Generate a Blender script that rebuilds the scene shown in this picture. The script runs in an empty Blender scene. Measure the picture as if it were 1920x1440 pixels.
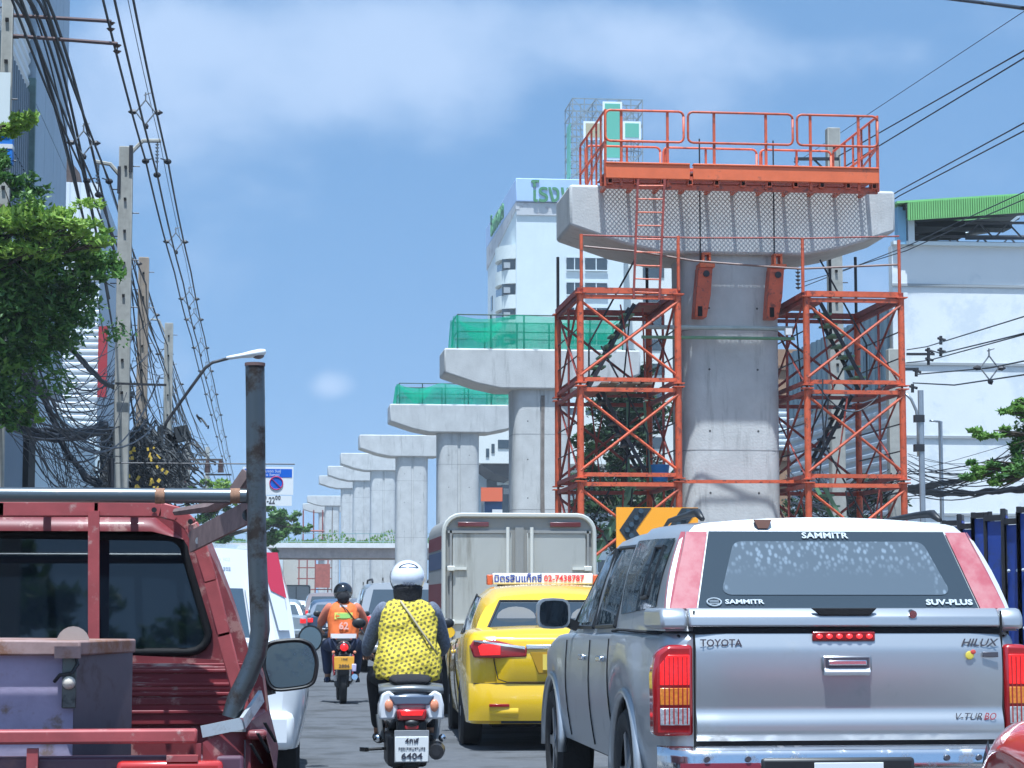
import bpy, math, random
from mathutils import Vector, Matrix, noise
random.seed(7)
S = bpy.context.scene
C = S.collection
PI = math.pi
# ------------------------------------------------------------------ camera, sky, sun, exposure
F = 4200.0
YAW, PITCH = 0.1113, 0.0983
CAMZ = 1.3
cam_data = bpy.data.cameras.new('camera')
cam = bpy.data.objects.new('camera', cam_data); C.objects.link(cam)
cam.location = (0, 0, CAMZ)
cam.rotation_euler = (PI / 2 + PITCH, 0, -YAW)
cam_data.sensor_width = 36; cam_data.lens = F / 1920 * 36
cam_data.clip_start = 0.1; cam_data.clip_end = 6000
S.camera = cam
CAMR = Matrix.Rotation(-YAW, 3, 'Z') @ Matrix.Rotation(PI / 2 + PITCH, 3, 'X')

def ray(px, py):
    return (CAMR @ Vector(((px - 960) / F, (720 - py) / F, -1))).normalized()

def at(px, py, Y):
    d = ray(px, py)
    return Vector((d.x * Y / d.y, Y, CAMZ + d.z * Y / d.y))

SUND = Vector((-0.22, -1.0, 3.5)).normalized()      # towards the sun
world = bpy.data.worlds.new("World"); S.world = world; world.use_nodes = True
nt = world.node_tree; nt.nodes.clear()
def N(t, typ, **kw):
    n = t.nodes.new(typ)
    for k, v in kw.items():
        if isinstance(k, str) and hasattr(n, k): setattr(n, k, v)
    return n
def build_sky():
    L = nt.links.new
    out = N(nt, 'ShaderNodeOutputWorld'); bg = N(nt, 'ShaderNodeBackground'); bg.inputs[1].default_value = 0.15
    L(bg.outputs[0], out.inputs[0])
    tc = N(nt, 'ShaderNodeTexCoord')
    add = N(nt, 'ShaderNodeVectorMath', operation='ADD'); add.inputs[1].default_value = (0, 0, 0.38)
    nrm = N(nt, 'ShaderNodeVectorMath', operation='NORMALIZE')
    L(tc.outputs['Generated'], add.inputs[0]); L(add.outputs[0], nrm.inputs[0])
    sky = N(nt, 'ShaderNodeTexSky'); sky.sky_type = 'NISHITA'; sky.sun_disc = False
    sky.sun_elevation = math.asin(SUND.z); sky.sun_rotation = math.atan2(SUND.x, SUND.y)
    sky.air_density = 1.0; sky.dust_density = 0.6; sky.ozone_density = 1.6
    L(nrm.outputs[0], sky.inputs[0])
    # clouds: soft noise on the view direction, denser where the photograph has its clouds
    mul = N(nt, 'ShaderNodeVectorMath', operation='MULTIPLY'); mul.inputs[1].default_value = (1, 1, 1.5)
    L(tc.outputs['Generated'], mul.inputs[0])
    nz = N(nt, 'ShaderNodeTexNoise'); nz.inputs['Scale'].default_value = 11; nz.inputs['Detail'].default_value = 8
    nz.inputs['Roughness'].default_value = 0.50; nz.inputs['Distortion'].default_value = 0.15
    L(mul.outputs[0], nz.inputs['Vector'])
    acc = nz.outputs['Fac']
    for px, py, sx, sy, w in ((950, 90, 700, 190, .36), (380, 170, 460, 240, .24), (1250, 70, 380, 170, .18), (700, 200, 480, 170, .16), (330, 60, 300, 120, .2),
                              (1650, 100, 230, 80, .17), (1800, 330, 260, 90, .13), (617, 722, 80, 52, .44), (300, 40, 200, 130, .16), (1000, 250, 400, 110, .06)):
        d = ray(px, py)
        right = Vector((math.cos(YAW), -math.sin(YAW), 0)); up = right.cross(d).normalized()
        dr = N(nt, 'ShaderNodeVectorMath', operation='DOT_PRODUCT'); dr.inputs[1].default_value = right
        du = N(nt, 'ShaderNodeVectorMath', operation='DOT_PRODUCT'); du.inputs[1].default_value = up
        L(tc.outputs['Generated'], dr.inputs[0]); L(tc.outputs['Generated'], du.inputs[0])
        cb = N(nt, 'ShaderNodeCombineXYZ'); L(dr.outputs['Value'], cb.inputs[0]); L(du.outputs['Value'], cb.inputs[1])
        sb = N(nt, 'ShaderNodeVectorMath', operation='SUBTRACT'); sb.inputs[1].default_value = (d.dot(right), 0, 0); L(cb.outputs[0], sb.inputs[0])
        sc = N(nt, 'ShaderNodeVectorMath', operation='MULTIPLY'); sc.inputs[1].default_value = (F / sx, F / sy, 1); L(sb.outputs[0], sc.inputs[0])
        ln = N(nt, 'ShaderNodeVectorMath', operation='LENGTH'); L(sc.outputs[0], ln.inputs[0])
        mr = N(nt, 'ShaderNodeMapRange', interpolation_type='SMOOTHSTEP'); mr.inputs[1].default_value = 1.0; mr.inputs[2].default_value = 0.0
        mr.inputs[3].default_value = 0.0; mr.inputs[4].default_value = w; L(ln.outputs['Value'], mr.inputs[0])
        # only in the forward half of the sky
        dd = N(nt, 'ShaderNodeVectorMath', operation='DOT_PRODUCT'); dd.inputs[1].default_value = d; L(tc.outputs['Generated'], dd.inputs[0])
        gt = N(nt, 'ShaderNodeMath', operation='GREATER_THAN'); gt.inputs[1].default_value = 0.5; L(dd.outputs['Value'], gt.inputs[0])
        m2 = N(nt, 'ShaderNodeMath', operation='MULTIPLY'); L(mr.outputs[0], m2.inputs[0]); L(gt.outputs[0], m2.inputs[1])
        ad = N(nt, 'ShaderNodeMath', operation='ADD'); L(acc, ad.inputs[0]); L(m2.outputs[0], ad.inputs[1]); acc = ad.outputs[0]
    cm = N(nt, 'ShaderNodeMapRange', interpolation_type='SMOOTHSTEP')
    cm.inputs[1].default_value = 0.50; cm.inputs[2].default_value = .96; cm.inputs[3].default_value = 0; cm.inputs[4].default_value = 0.85
    L(acc, cm.inputs[0])
    mix = N(nt, 'ShaderNodeMix', data_type='RGBA')
    L(cm.outputs[0], mix.inputs['Factor'])
    tint = N(nt, 'ShaderNodeMix', data_type='RGBA', blend_type='MULTIPLY'); tint.inputs['Factor'].default_value = 1.0
    tint.inputs['B'].default_value = SKYTINT
    L(sky.outputs[0], tint.inputs['A'])
    L(tint.outputs['Result'], mix.inputs['A']); mix.inputs['B'].default_value = CLOUDCOL
    L(mix.outputs['Result'], bg.inputs[0])
SKYTINT = (.73, .80, .745, 1)
CLOUDCOL = (2.35, 2.75, 3.45, 1)
build_sky()
sun_data = bpy.data.lights.new('sun', 'SUN'); sun_data.energy = 4.2; sun_data.angle = math.radians(0.55); sun_data.color = (1.0, 0.975, 0.93)
sun = bpy.data.objects.new('sun', sun_data); C.objects.link(sun)
sun.rotation_euler = SUND.to_track_quat('Z', 'Y').to_euler()
S.view_settings.view_transform = 'Standard'; S.view_settings.look = 'None'
S.view_settings.gamma = 1; S.view_settings.use_curve_mapping = False
S.view_settings.exposure = 0.80
S.view_settings.use_white_balance = True; S.view_settings.white_balance_temperature = 5650; S.view_settings.white_balance_tint = 6
S.cycles.max_bounces = 8; S.cycles.transparent_max_bounces = 24

# ------------------------------------------------------------------ materials
_m = {}
def mat(name, col, rough=0.6, metal=0.0, var=0.0, vscale=3.0, dirt=None, dscale=1.2, dlo=.5, dhi=.7, streak=False, bump=0.0, bscale=40.0,
        coat=0.0, emit=0.0, alpha=1.0, trans=0.0, spec=0.5, coat_rough=0.05, objvar=.04):
    if name in _m: return _m[name]
    m = bpy.data.materials.new(name); m.use_nodes = True; t = m.node_tree; L = t.links.new
    b = t.nodes['Principled BSDF']
    c = (*col, 1)
    b.inputs['Base Color'].default_value = c; b.inputs['Roughness'].default_value = rough; b.inputs['Metallic'].default_value = metal
    b.inputs['Specular IOR Level'].default_value = spec
    if coat: b.inputs['Coat Weight'].default_value = coat; b.inputs['Coat Roughness'].default_value = coat_rough
    if emit: b.inputs['Emission Color'].default_value = c; b.inputs['Emission Strength'].default_value = emit
    if alpha < 1: b.inputs['Alpha'].default_value = alpha
    if trans: b.inputs['Transmission Weight'].default_value = trans
    if var or dirt or bump:
        geo = N(t, 'ShaderNodeNewGeometry'); src = geo.outputs['Position']
        cur = None
        if var:
            nz = N(t, 'ShaderNodeTexNoise'); nz.inputs['Scale'].default_value = vscale; nz.inputs['Detail'].default_value = 6
            nz.inputs['Roughness'].default_value = 0.65; L(src, nz.inputs['Vector'])
            mr = N(t, 'ShaderNodeMapRange'); mr.inputs[1].default_value = .3; mr.inputs[2].default_value = .7
            mr.inputs[3].default_value = 1 - var; mr.inputs[4].default_value = 1 + var * .6; L(nz.outputs['Fac'], mr.inputs[0])
            oi = N(t, 'ShaderNodeObjectInfo'); orr = N(t, 'ShaderNodeMapRange'); orr.inputs[3].default_value = 1 - objvar; orr.inputs[4].default_value = 1 + objvar * .6; L(oi.outputs['Random'], orr.inputs[0])
            mm_ = N(t, 'ShaderNodeMath', operation='MULTIPLY'); L(mr.outputs[0], mm_.inputs[0]); L(orr.outputs[0], mm_.inputs[1])
            hs = N(t, 'ShaderNodeVectorMath', operation='SCALE'); hs.inputs[0].default_value = col; L(mm_.outputs[0], hs.inputs['Scale'])
            cur = hs.outputs[0]
        if dirt:
            mp = N(t, 'ShaderNodeVectorMath', operation='MULTIPLY'); mp.inputs[1].default_value = (.1, 1, 1.3) if streak == 'h' else ((1, 1, .12) if streak else (1, 1, 1)); L(src, mp.inputs[0])
            n2 = N(t, 'ShaderNodeTexNoise'); n2.inputs['Scale'].default_value = dscale; n2.inputs['Detail'].default_value = 8
            n2.inputs['Roughness'].default_value = 0.7; L(mp.outputs[0], n2.inputs['Vector'])
            r2 = N(t, 'ShaderNodeMapRange', interpolation_type='SMOOTHSTEP'); r2.inputs[1].default_value = dlo; r2.inputs[2].default_value = dhi; L(n2.outputs['Fac'], r2.inputs[0])
            mx = N(t, 'ShaderNodeMix', data_type='RGBA'); L(r2.outputs[0], mx.inputs['Factor'])
            if cur: L(cur, mx.inputs['A'])
            else: mx.inputs['A'].default_value = c
            mx.inputs['B'].default_value = (*dirt, 1); cur = mx.outputs['Result']
            if rough < .45:
                rr = N(t, 'ShaderNodeMapRange'); rr.inputs[3].default_value = rough; rr.inputs[4].default_value = .75; L(r2.outputs[0], rr.inputs[0]); L(rr.outputs[0], b.inputs['Roughness'])
        if cur: L(cur, b.inputs['Base Color'])
        if bump:
            n3 = N(t, 'ShaderNodeTexNoise'); n3.inputs['Scale'].default_value = bscale; n3.inputs['Detail'].default_value = 5; L(src, n3.inputs['Vector'])
            bp = N(t, 'ShaderNodeBump'); bp.inputs['Strength'].default_value = bump; bp.inputs['Distance'].default_value = .02
            L(n3.outputs['Fac'], bp.inputs['Height']); L(bp.outputs[0], b.inputs['Normal'])
    _m[name] = m
    return m

concrete = mat('concrete', (.56, .56, .545), .85, var=.14, vscale=1.6, dirt=(.32, .32, .31), dscale=4.5, dlo=.52, dhi=.78, streak=True, bump=.25, bscale=25)
concrete_old = mat('pole_concrete', (.38, .37, .33), .9, var=.2, vscale=4, dirt=(.2, .19, .16), dscale=3, dlo=.5, dhi=.8, streak=True)
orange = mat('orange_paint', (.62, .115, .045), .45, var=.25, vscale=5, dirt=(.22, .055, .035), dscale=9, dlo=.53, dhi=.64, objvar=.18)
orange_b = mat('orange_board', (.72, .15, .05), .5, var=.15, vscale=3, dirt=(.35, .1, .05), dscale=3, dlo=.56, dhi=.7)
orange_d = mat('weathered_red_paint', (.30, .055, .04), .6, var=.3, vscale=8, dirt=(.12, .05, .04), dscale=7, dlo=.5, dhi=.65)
steel_dark = mat('dark_steel', (.035, .035, .04), .5, metal=.3)
steel = mat('galvanised', (.42, .44, .46), .4, metal=.7, var=.15)
green_steel = mat('green_paint_steel', (.16, .30, .17), .5, var=.2)
asphalt = mat('asphalt', (.105, .11, .12), .88, var=.22, vscale=6, dirt=(.055, .057, .06), dscale=.9, dlo=.47, dhi=.62, bump=.5, bscale=120)
white_line = mat('road_paint', (.6, .6, .56), .7, var=.2, vscale=8, dirt=(.1, .1, .1), dscale=10, dlo=.52, dhi=.62)
rubber = mat('rubber', (.018, .018, .02), .8, bump=.2)
black = mat('black_plastic', (.015, .016, .018), .45)
void = mat('dark_gap', (.006, .006, .008), .9)
cablem = mat('cable_black', (.02, .025, .035), .6)
chrome = mat('chrome', (.72, .74, .77), .12, metal=1)
glass_dark = mat('tinted_glass', (.008, .012, .018), .03, spec=.5)
def leaf_mat(name, c1, c2):
    m = bpy.data.materials.new(name); m.use_nodes = True; t = m.node_tree; L = t.links.new; b = t.nodes['Principled BSDF']
    g = N(t, 'ShaderNodeNewGeometry'); mx = N(t, 'ShaderNodeMix', data_type='RGBA'); mx.inputs['A'].default_value = (*c1, 1); mx.inputs['B'].default_value = (*c2, 1)
    L(g.outputs['Random Per Island'], mx.inputs['Factor']); L(mx.outputs['Result'], b.inputs['Base Color']); b.inputs['Roughness'].default_value = .5
    tr = N(t, 'ShaderNodeBsdfTranslucent'); L(mx.outputs['Result'], tr.inputs[0]); ms = N(t, 'ShaderNodeMixShader'); ms.inputs[0].default_value = .35
    L(b.outputs[0], ms.inputs[1]); L(tr.outputs[0], ms.inputs[2]); L(ms.outputs[0], t.nodes['Material Output'].inputs[0])
    return m
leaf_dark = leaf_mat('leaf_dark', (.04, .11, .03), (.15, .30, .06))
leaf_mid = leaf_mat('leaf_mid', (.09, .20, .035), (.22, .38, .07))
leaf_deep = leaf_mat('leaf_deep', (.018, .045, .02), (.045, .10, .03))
leaf_light = leaf_mat('leaf_pale_sunlit', (.20, .36, .05), (.34, .48, .08))  # pale leaves; on crown tops the sunlight is put into this colour
bark = mat('bark', (.07, .055, .04), .9, var=.3, vscale=12)

# ------------------------------------------------------------------ mesh helpers
class MB:
    def __init__(s): s.v = []; s.f = []; s.m = []
    def add(s, vs, fs, mi=0):
        o = len(s.v); s.v += [Vector(v) for v in vs]; s.f += [tuple(i + o for i in f) for f in fs]; s.m += [mi] * len(fs); return s
    def box(s, c, d, mi=0, R=None, taper=None):
        hx, hy, hz = d[0] / 2, d[1] / 2, d[2] / 2; vs = []
        for z in (-1, 1):
            for x, y in ((-1, -1), (1, -1), (1, 1), (-1, 1)):
                k = 1 if (z < 0 or taper is None) else taper
                v = Vector((x * hx * k, y * hy * k, z * hz))
                if R is not None: v = R @ v
                vs.append(v + Vector(c))
        return s.add(vs, [(3, 2, 1, 0), (4, 5, 6, 7), (0, 1, 5, 4), (1, 2, 6, 5), (2, 3, 7, 6), (3, 0, 4, 7)], mi)
    def bb(s, a, b, mi=0):
        a, b = Vector(a), Vector(b); return s.box((a + b) / 2, [abs(b[i] - a[i]) for i in range(3)], mi)
    def tube(s, pts, r, n=8, mi=0, cap=True, square=False):
        pts = [Vector(p) for p in pts]; rs = r if isinstance(r, (list, tuple)) else [r] * len(pts)
        o = len(s.v); up = None
        for i, p in enumerate(pts):
            a = pts[max(0, i - 1)]; b = pts[min(len(pts) - 1, i + 1)]; t = (b - a)
            if t.length < 1e-9: t = Vector((0, 0, 1))
            t.normalize()
            if up is None:
                up = Vector((0, 0, 1)) if abs(t.z) < .9 else Vector((0, 1, 0))
            x = t.cross(up); 
            if x.length < 1e-5: x = t.cross(Vector((1, 0, 0)))
            x.normalize(); y = x.cross(t).normalized(); up = y
            for k in range(n):
                an = 2 * PI * (k + (.5 if square else 0)) / n; s.v.append(p + (x * math.cos(an) + y * math.sin(an)) * rs[i])
        for i in range(len(pts) - 1):
            for k in range(n):
                s.f.append((o + i * n + k, o + i * n + (k + 1) % n, o + (i + 1) * n + (k + 1) % n, o + (i + 1) * n + k)); s.m.append(mi)
        if cap:
            s.f.append(tuple(o + k for k in reversed(range(n)))); s.m.append(mi)
            e = o + (len(pts) - 1) * n; s.f.append(tuple(e + k for k in range(n))); s.m.append(mi)
        return s
    def bar(s, a, b, w, h=None, mi=0):
        """rectangular bar from a to b"""
        h = h or w; a, b = Vector(a), Vector(b); t = (b - a); l = t.length; t.normalize()
        up = Vector((0, 0, 1)) if abs(t.z) < .95 else Vector((0, 1, 0))
        x = t.cross(up).normalized(); y = x.cross(t).normalized()
        R = Matrix((x, t, y)).transposed()
        return s.box((a + b) / 2, (w, l, h), mi, R)
    def prism(s, poly, a, b, axis='y', mi=0):
        """poly in the plane across axis (x,z for y; y,z for x; x,y for z)"""
        n = len(poly); vs = []
        for t in (a, b):
            for p, q in poly:
                vs.append({'y': (p, t, q), 'x': (t, p, q), 'z': (p, q, t)}[axis])
        fs = [tuple(range(n)), tuple(reversed(range(n, 2 * n)))]
        fs += [(i, i + n, (i + 1) % n + n, (i + 1) % n) for i in range(n)]
        return s.add(vs, fs, mi)
    def grid(s, fn, us, vs_, mi=0):
        P = [[Vector(fn(u, v)) for v in vs_] for u in us]; nv = len(vs_)
        fs = [(i * nv + j, i * nv + j + 1, (i + 1) * nv + j + 1, (i + 1) * nv + j) for i in range(len(us) - 1) for j in range(nv - 1)]
        return s.add([p for r in P for p in r], fs, mi)
    def loft(s, rings, mi=0, cap=True, close=True):
        n = len(rings[0]); o = len(s.v)
        for r in rings: s.v += [Vector(p) for p in r]
        for i in range(len(rings) - 1):
            for k in range(n if close else n - 1):
                s.f.append((o + i * n + k, o + i * n + (k + 1) % n, o + (i + 1) * n + (k + 1) % n, o + (i + 1) * n + k)); s.m.append(mi)
        if cap:
            s.f.append(tuple(o + k for k in reversed(range(n)))); s.m.append(mi)
            e = o + (len(rings) - 1) * n; s.f.append(tuple(e + k for k in range(n))); s.m.append(mi)
        return s
    def sphere(s, c, r, nu=16, nv=10, mi=0, z0=-1.0, z1=1.0):
        c = Vector(c); r = (r, r, r) if not isinstance(r, (tuple, list)) else r
        rings = []
        for j in range(nv + 1):
            sz = z0 + (z1 - z0) * j / nv; a = math.asin(max(-1, min(1, sz))) if False else -PI / 2 * (1 - 2 * 0) 
            ph = math.asin(z0) + (math.asin(z1) - math.asin(z0)) * j / nv
            rings.append([c + Vector((r[0] * math.cos(ph) * math.cos(2 * PI * k / nu), r[1] * math.cos(ph) * math.sin(2 * PI * k / nu), r[2] * math.sin(ph))) for k in range(nu)])
        return s.loft(rings, mi)
    def wheelring(s, c, r, w, r2=None, n=28, mi=0):
        """tyre along x axis, rounded shoulders; c centre"""
        c = Vector(c); r2 = r2 or r * .62; k = w / 2
        prof = [(-k * .8, r2), (-k, r2 + (r - r2) * .35), (-k, r2 + (r - r2) * .75), (-k * .72, r), (k * .72, r), (k, r2 + (r - r2) * .75), (k, r2 + (r - r2) * .35), (k * .8, r2)]
        o = len(s.v); m = len(prof)
        for i in range(n):
            a = 2 * PI * i / n
            for x, rr in prof: s.v.append(c + Vector((x, rr * math.cos(a), rr * math.sin(a))))
        for i in range(n):
            for j in range(m - 1):
                s.f.append((o + i * m + j, o + ((i + 1) % n) * m + j, o + ((i + 1) % n) * m + j + 1, o + i * m + j + 1)); s.m.append(mi)
        return s
    def build(s, name, m, parent=None, world=False, smooth=False, bevel=0.0, seg=2, weld=False, kind=None):
        if world and parent is not None:
            inv = (Matrix.Translation(parent.location) @ parent.rotation_euler.to_matrix().to_4x4()).inverted()
            V = [inv @ v for v in s.v]
        else: V = s.v
        me = bpy.data.meshes.new(name); me.from_pydata([tuple(v) for v in V], [], s.f); me.validate()
        ms = m if isinstance(m, (list, tuple)) else [m]
        for x in ms: me.materials.append(x)
        if len(ms) > 1 and len(me.polygons) == len(s.m): me.polygons.foreach_set('material_index', s.m)
        if weld or bevel:
            import bmesh
            bm = bmesh.new(); bm.from_mesh(me); bmesh.ops.remove_doubles(bm, verts=bm.verts, dist=1e-4)
            bmesh.ops.recalc_face_normals(bm, faces=bm.faces)
            bm.to_mesh(me); bm.free()
        if smooth:
            me.polygons.foreach_set('use_smooth', [True] * len(me.polygons))
            if smooth == 'auto': me.set_sharp_from_angle(angle=math.radians(38))
        o = bpy.data.objects.new(name, me); C.objects.link(o)
        if parent is not None: o.parent = parent
        if bevel:
            b = o.modifiers.new('bevel', 'BEVEL'); b.width = bevel; b.segments = seg; b.limit_method = 'ANGLE'; b.angle_limit = math.radians(35)
            me.polygons.foreach_set('use_smooth', [True] * len(me.polygons)); me.set_sharp_from_angle(angle=math.radians(50))
        if kind: o['kind'] = kind
        return o

def tag(o, label, cat, group=None, kind=None):
    if label: o['label'] = label
    if cat: o['category'] = cat
    if group: o['group'] = group
    if kind: o['kind'] = kind
    return o
def thing(name, label, cat, loc=(0, 0, 0), rz=0.0, group=None):
    o = bpy.data.objects.new(name, None); C.objects.link(o); o.location = loc; o.rotation_euler = (0, 0, rz); o.empty_display_size = .2
    return tag(o, label, cat, group)
def struct(o): o['kind'] = 'structure'; return o
KIDS = {}
def dup(root, loc, rz=None, label=None, skip=()):
    r = root.copy(); C.objects.link(r); r.location = loc
    if rz is not None: r.rotation_euler = (0, 0, rz)
    if label: r['label'] = label
    for ch in list(root.children):
        if ch.name.split('.')[0] in skip: continue
        c = ch.copy(); C.objects.link(c); c.parent = r
        for g in list(ch.children):
            d = g.copy(); C.objects.link(d); d.parent = c
    return r
def text(name, body, m, size, loc, parent, rot=(PI / 2, 0, 0), extrude=.002, align='CENTER', sx=1.0, world=False, shear=0.0, bold=0.0):
    cu = bpy.data.curves.new(name, 'FONT'); cu.body = body; cu.size = size; cu.extrude = extrude; cu.align_x = align; cu.align_y = 'CENTER'
    cu.shear = shear; cu.offset = bold; cu.resolution_u = 2
    o = bpy.data.objects.new(name, cu); C.objects.link(o)
    bpy.context.view_layer.update()
    me = bpy.data.meshes.new_from_object(o.evaluated_get(bpy.context.evaluated_depsgraph_get()))
    C.objects.unlink(o); bpy.data.objects.remove(o)
    from mathutils import Euler
    M = Matrix.Translation(loc) @ Euler(rot).to_matrix().to_4x4() @ Matrix.Diagonal((sx, 1, 1, 1))
    if world and parent is not None:
        M = (Matrix.Translation(parent.location) @ parent.rotation_euler.to_matrix().to_4x4()).inverted() @ M
    me.transform(M); me.materials.clear(); me.materials.append(m); me.name = name
    o = bpy.data.objects.new(name, me); C.objects.link(o)
    if parent is not None: o.parent = parent
    return o
def lerp(a, b, t): return a + (b - a) * t
def V(*a): return Vector(a)
def sag(a, b, s, n=12):
    a, b = Vector(a), Vector(b); out = []
    for i in range(n + 1):
        t = i / n; p = a.lerp(b, t); p.z -= s * 4 * t * (1 - t); out.append(p)
    return out
def interp(pts, x):
    if x <= pts[0][0]: return pts[0][1]
    for (a, p), (b, q) in zip(pts, pts[1:]):
        if x <= b: return lerp(p, q, (x - a) / (b - a) if b > a else 0)
    return pts[-1][1]
def frange(a, b, n): return [a + (b - a) * i / n for i in range(n + 1)]
# ------------------------------------------------------------------ ground and road
def ground():
    soil = mat('ground', (.16, .15, .13), .95, var=.3, vscale=.3)
    o = MB().bb((-900, -300, -.3), (900, 1600, -.06)).build('ground', soil); struct(o)
    o = MB().bb((-2.9, -40, -.058), (5.0, 900, 0)).build('road', asphalt); struct(o)
    o = MB().bb((12.4, -40, -.058), (21, 900, 0)).build('road', asphalt); struct(o)
    paving = mat('paving', (.30, .29, .27), .9, var=.2, vscale=2)
    o = MB().bb((-7.0, -40, -.057), (-3.1, 900, .13)).build('pavement', paving); struct(o)
    o = MB().bb((21.2, -40, -.057), (26, 900, .13)).build('pavement', paving); struct(o)
    earth = mat('median_earth', (.20, .17, .13), .95, var=.35, vscale=1.5, bump=.6, bscale=6)
    o = MB().bb((5.2, -40, -.057), (12.2, 900, .10)).build('median', earth); struct(o)
    kerbm = mat('kerb', (.42, .41, .38), .85, var=.2)
    for x in (-3.1, 5.0, 12.2, 21.0):
        o = MB().bb((x, -40, -.056), (x + .2, 900, .14)).build('kerb', kerbm); struct(o)
    o = MB().bb((4.72, -20, .001), (4.84, 300, .005)).build('edge_line', white_line); struct(o)
    o = MB().bb((-2.75, -20, .001), (-2.63, 300, .005)).build('edge_line', white_line); struct(o)
ground()
def haze():
    m = bpy.data.materials.new('haze'); m.use_nodes = True; t = m.node_tree; t.nodes.clear()
    o = N(t, 'ShaderNodeOutputMaterial'); v = N(t, 'ShaderNodeVolumePrincipled'); v.inputs['Density'].default_value = HAZE
    v.inputs['Color'].default_value = (.86, .93, 1, 1); t.links.new(v.outputs[0], o.inputs['Volume'])
    MB().bb((-905, -305, -1.3), (905, 1605, 75)).build('haze', m, kind='stuff')
HAZE = 0.0004
haze()

# ------------------------------------------------------------------ viaduct piers
PX0, PX1, PC = 5.56, 11.66, 8.58
def pier(Y, top, label, h_end=.76, h_mid=1.24, first=False):
    t = thing('viaduct_pier', label, 'viaduct pier', (PC, Y + .95, 0), group='concrete piers of the unfinished viaduct')
    hw = (PX1 - PX0) / 2; yb = -.95; yf = .95
    m = MB()
    prof = [(-hw, top), (hw, top), (hw, top - h_end), (hw - 1.0, top - h_end - .33), (hw - 1.75, top - h_mid), (-hw + 1.75, top - h_mid), (-hw + 1.0, top - h_end - .33), (-hw, top - h_end)]
    m.prism(prof, yb, yf, 'y'); m.build('pier_cap', concrete, t, bevel=.05)
    # column: rounded corners, slight flare under the cap, shallow centre groove
    cw, cd = .9, .78; rings = []
    def ring(w, d, z, r=.3):
        pts = []
        for cx, cy, a0 in ((w - r, d - r, 0), (-w + r, d - r, PI / 2), (-w + r, -d + r, PI), (w - r, -d + r, 1.5 * PI)):
            for k in range(5):
                a = a0 + k * PI / 8; pts.append((cx + r * math.cos(a), cy + r * math.sin(a), z))
            if a0 == PI:
                pts += [(-.07, -d, z), (-.045, -d + .04, z), (.045, -d + .04, z), (.07, -d, z)] if not first else [(-.07, -d, z), (-.045, -d, z), (.045, -d, z), (.07, -d, z)]
        return pts
    zt = top - h_mid + .02
    for z, w in ((0.05, cw), (zt - 1.2, cw), (zt, cw + .01)):
        rings.append(ring(w, cd, z))
    MB().loft(rings).build('column', concrete, t, smooth='auto')
    j = MB()
    for z in frange(1.9, zt - 1.4, max(2, int((zt - 3) / 2.9))):
        j.loft([ring(cw + .002, cd + .002, z - .008), ring(cw + .002, cd + .002, z + .008)], cap=False)
    j.build('cast_joint', mat('joint', (.30, .30, .30), .9), t)
    h = MB(); r_ = random.Random(int(Y))
    for zz in frange(2.2, zt - 1, 4):
        for xx in (-.45, .45): h.tube([(xx, -cd - .003, zz), (xx, -cd + .0, zz)], .022, 6)
    h.build('tie_hole', mat('joint_dark', (.09, .09, .09), .9), t, kind='stuff')
    if not first: MB().bb((-.05, -cd - .02, 3.0), (.02, -cd, 3.22)).build('cast_in_box', void, t)
    if Y in (68.2, 274):
        MB().prism([(-.06, .1), (.07, .1), (.09, 3.5), (.05, 5.2), (.08, zt - .2), (-.03, zt - .2), (-.05, 4.0)], -cd - .004, -cd - .002, 'y').build('rust_stain', mat('stain_brown', (.22, .19, .17), .9, var=.3, vscale=5), t)
    return t
plist = [(40, None, 'nearest concrete pier, inside the orange scaffold towers'), (68.2, None, 'second concrete pier with green netting, hammerhead cap half behind the scaffold'),
         (97.5, None, 'third concrete pier, green netting folded over its cap'), (128, None, 'fourth concrete pier, bare cap just left of the third'),
         (158.5, None, 'fifth concrete pier, seen over the footbridge'), (189, None, 'sixth concrete pier of the row, bare cap above the footbridge'),
         (218, None, 'seventh concrete pier, last of the tightly stepped row'), (274, None, 'low-looking distant pier with a stain down its cap'),
         (303, None, 'farthest pier, with red access frame below its cap')]
tops = {40: 8.95, 68.2: 9.16, 97.5: 10.05, 128: 11.0, 158.5: 12.0, 189: 12.95, 218: 13.8, 274: 14.55, 303: 14.9}
for Y, _, lab in plist: pier(Y, tops[Y], lab, first=(Y == 40))

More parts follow.
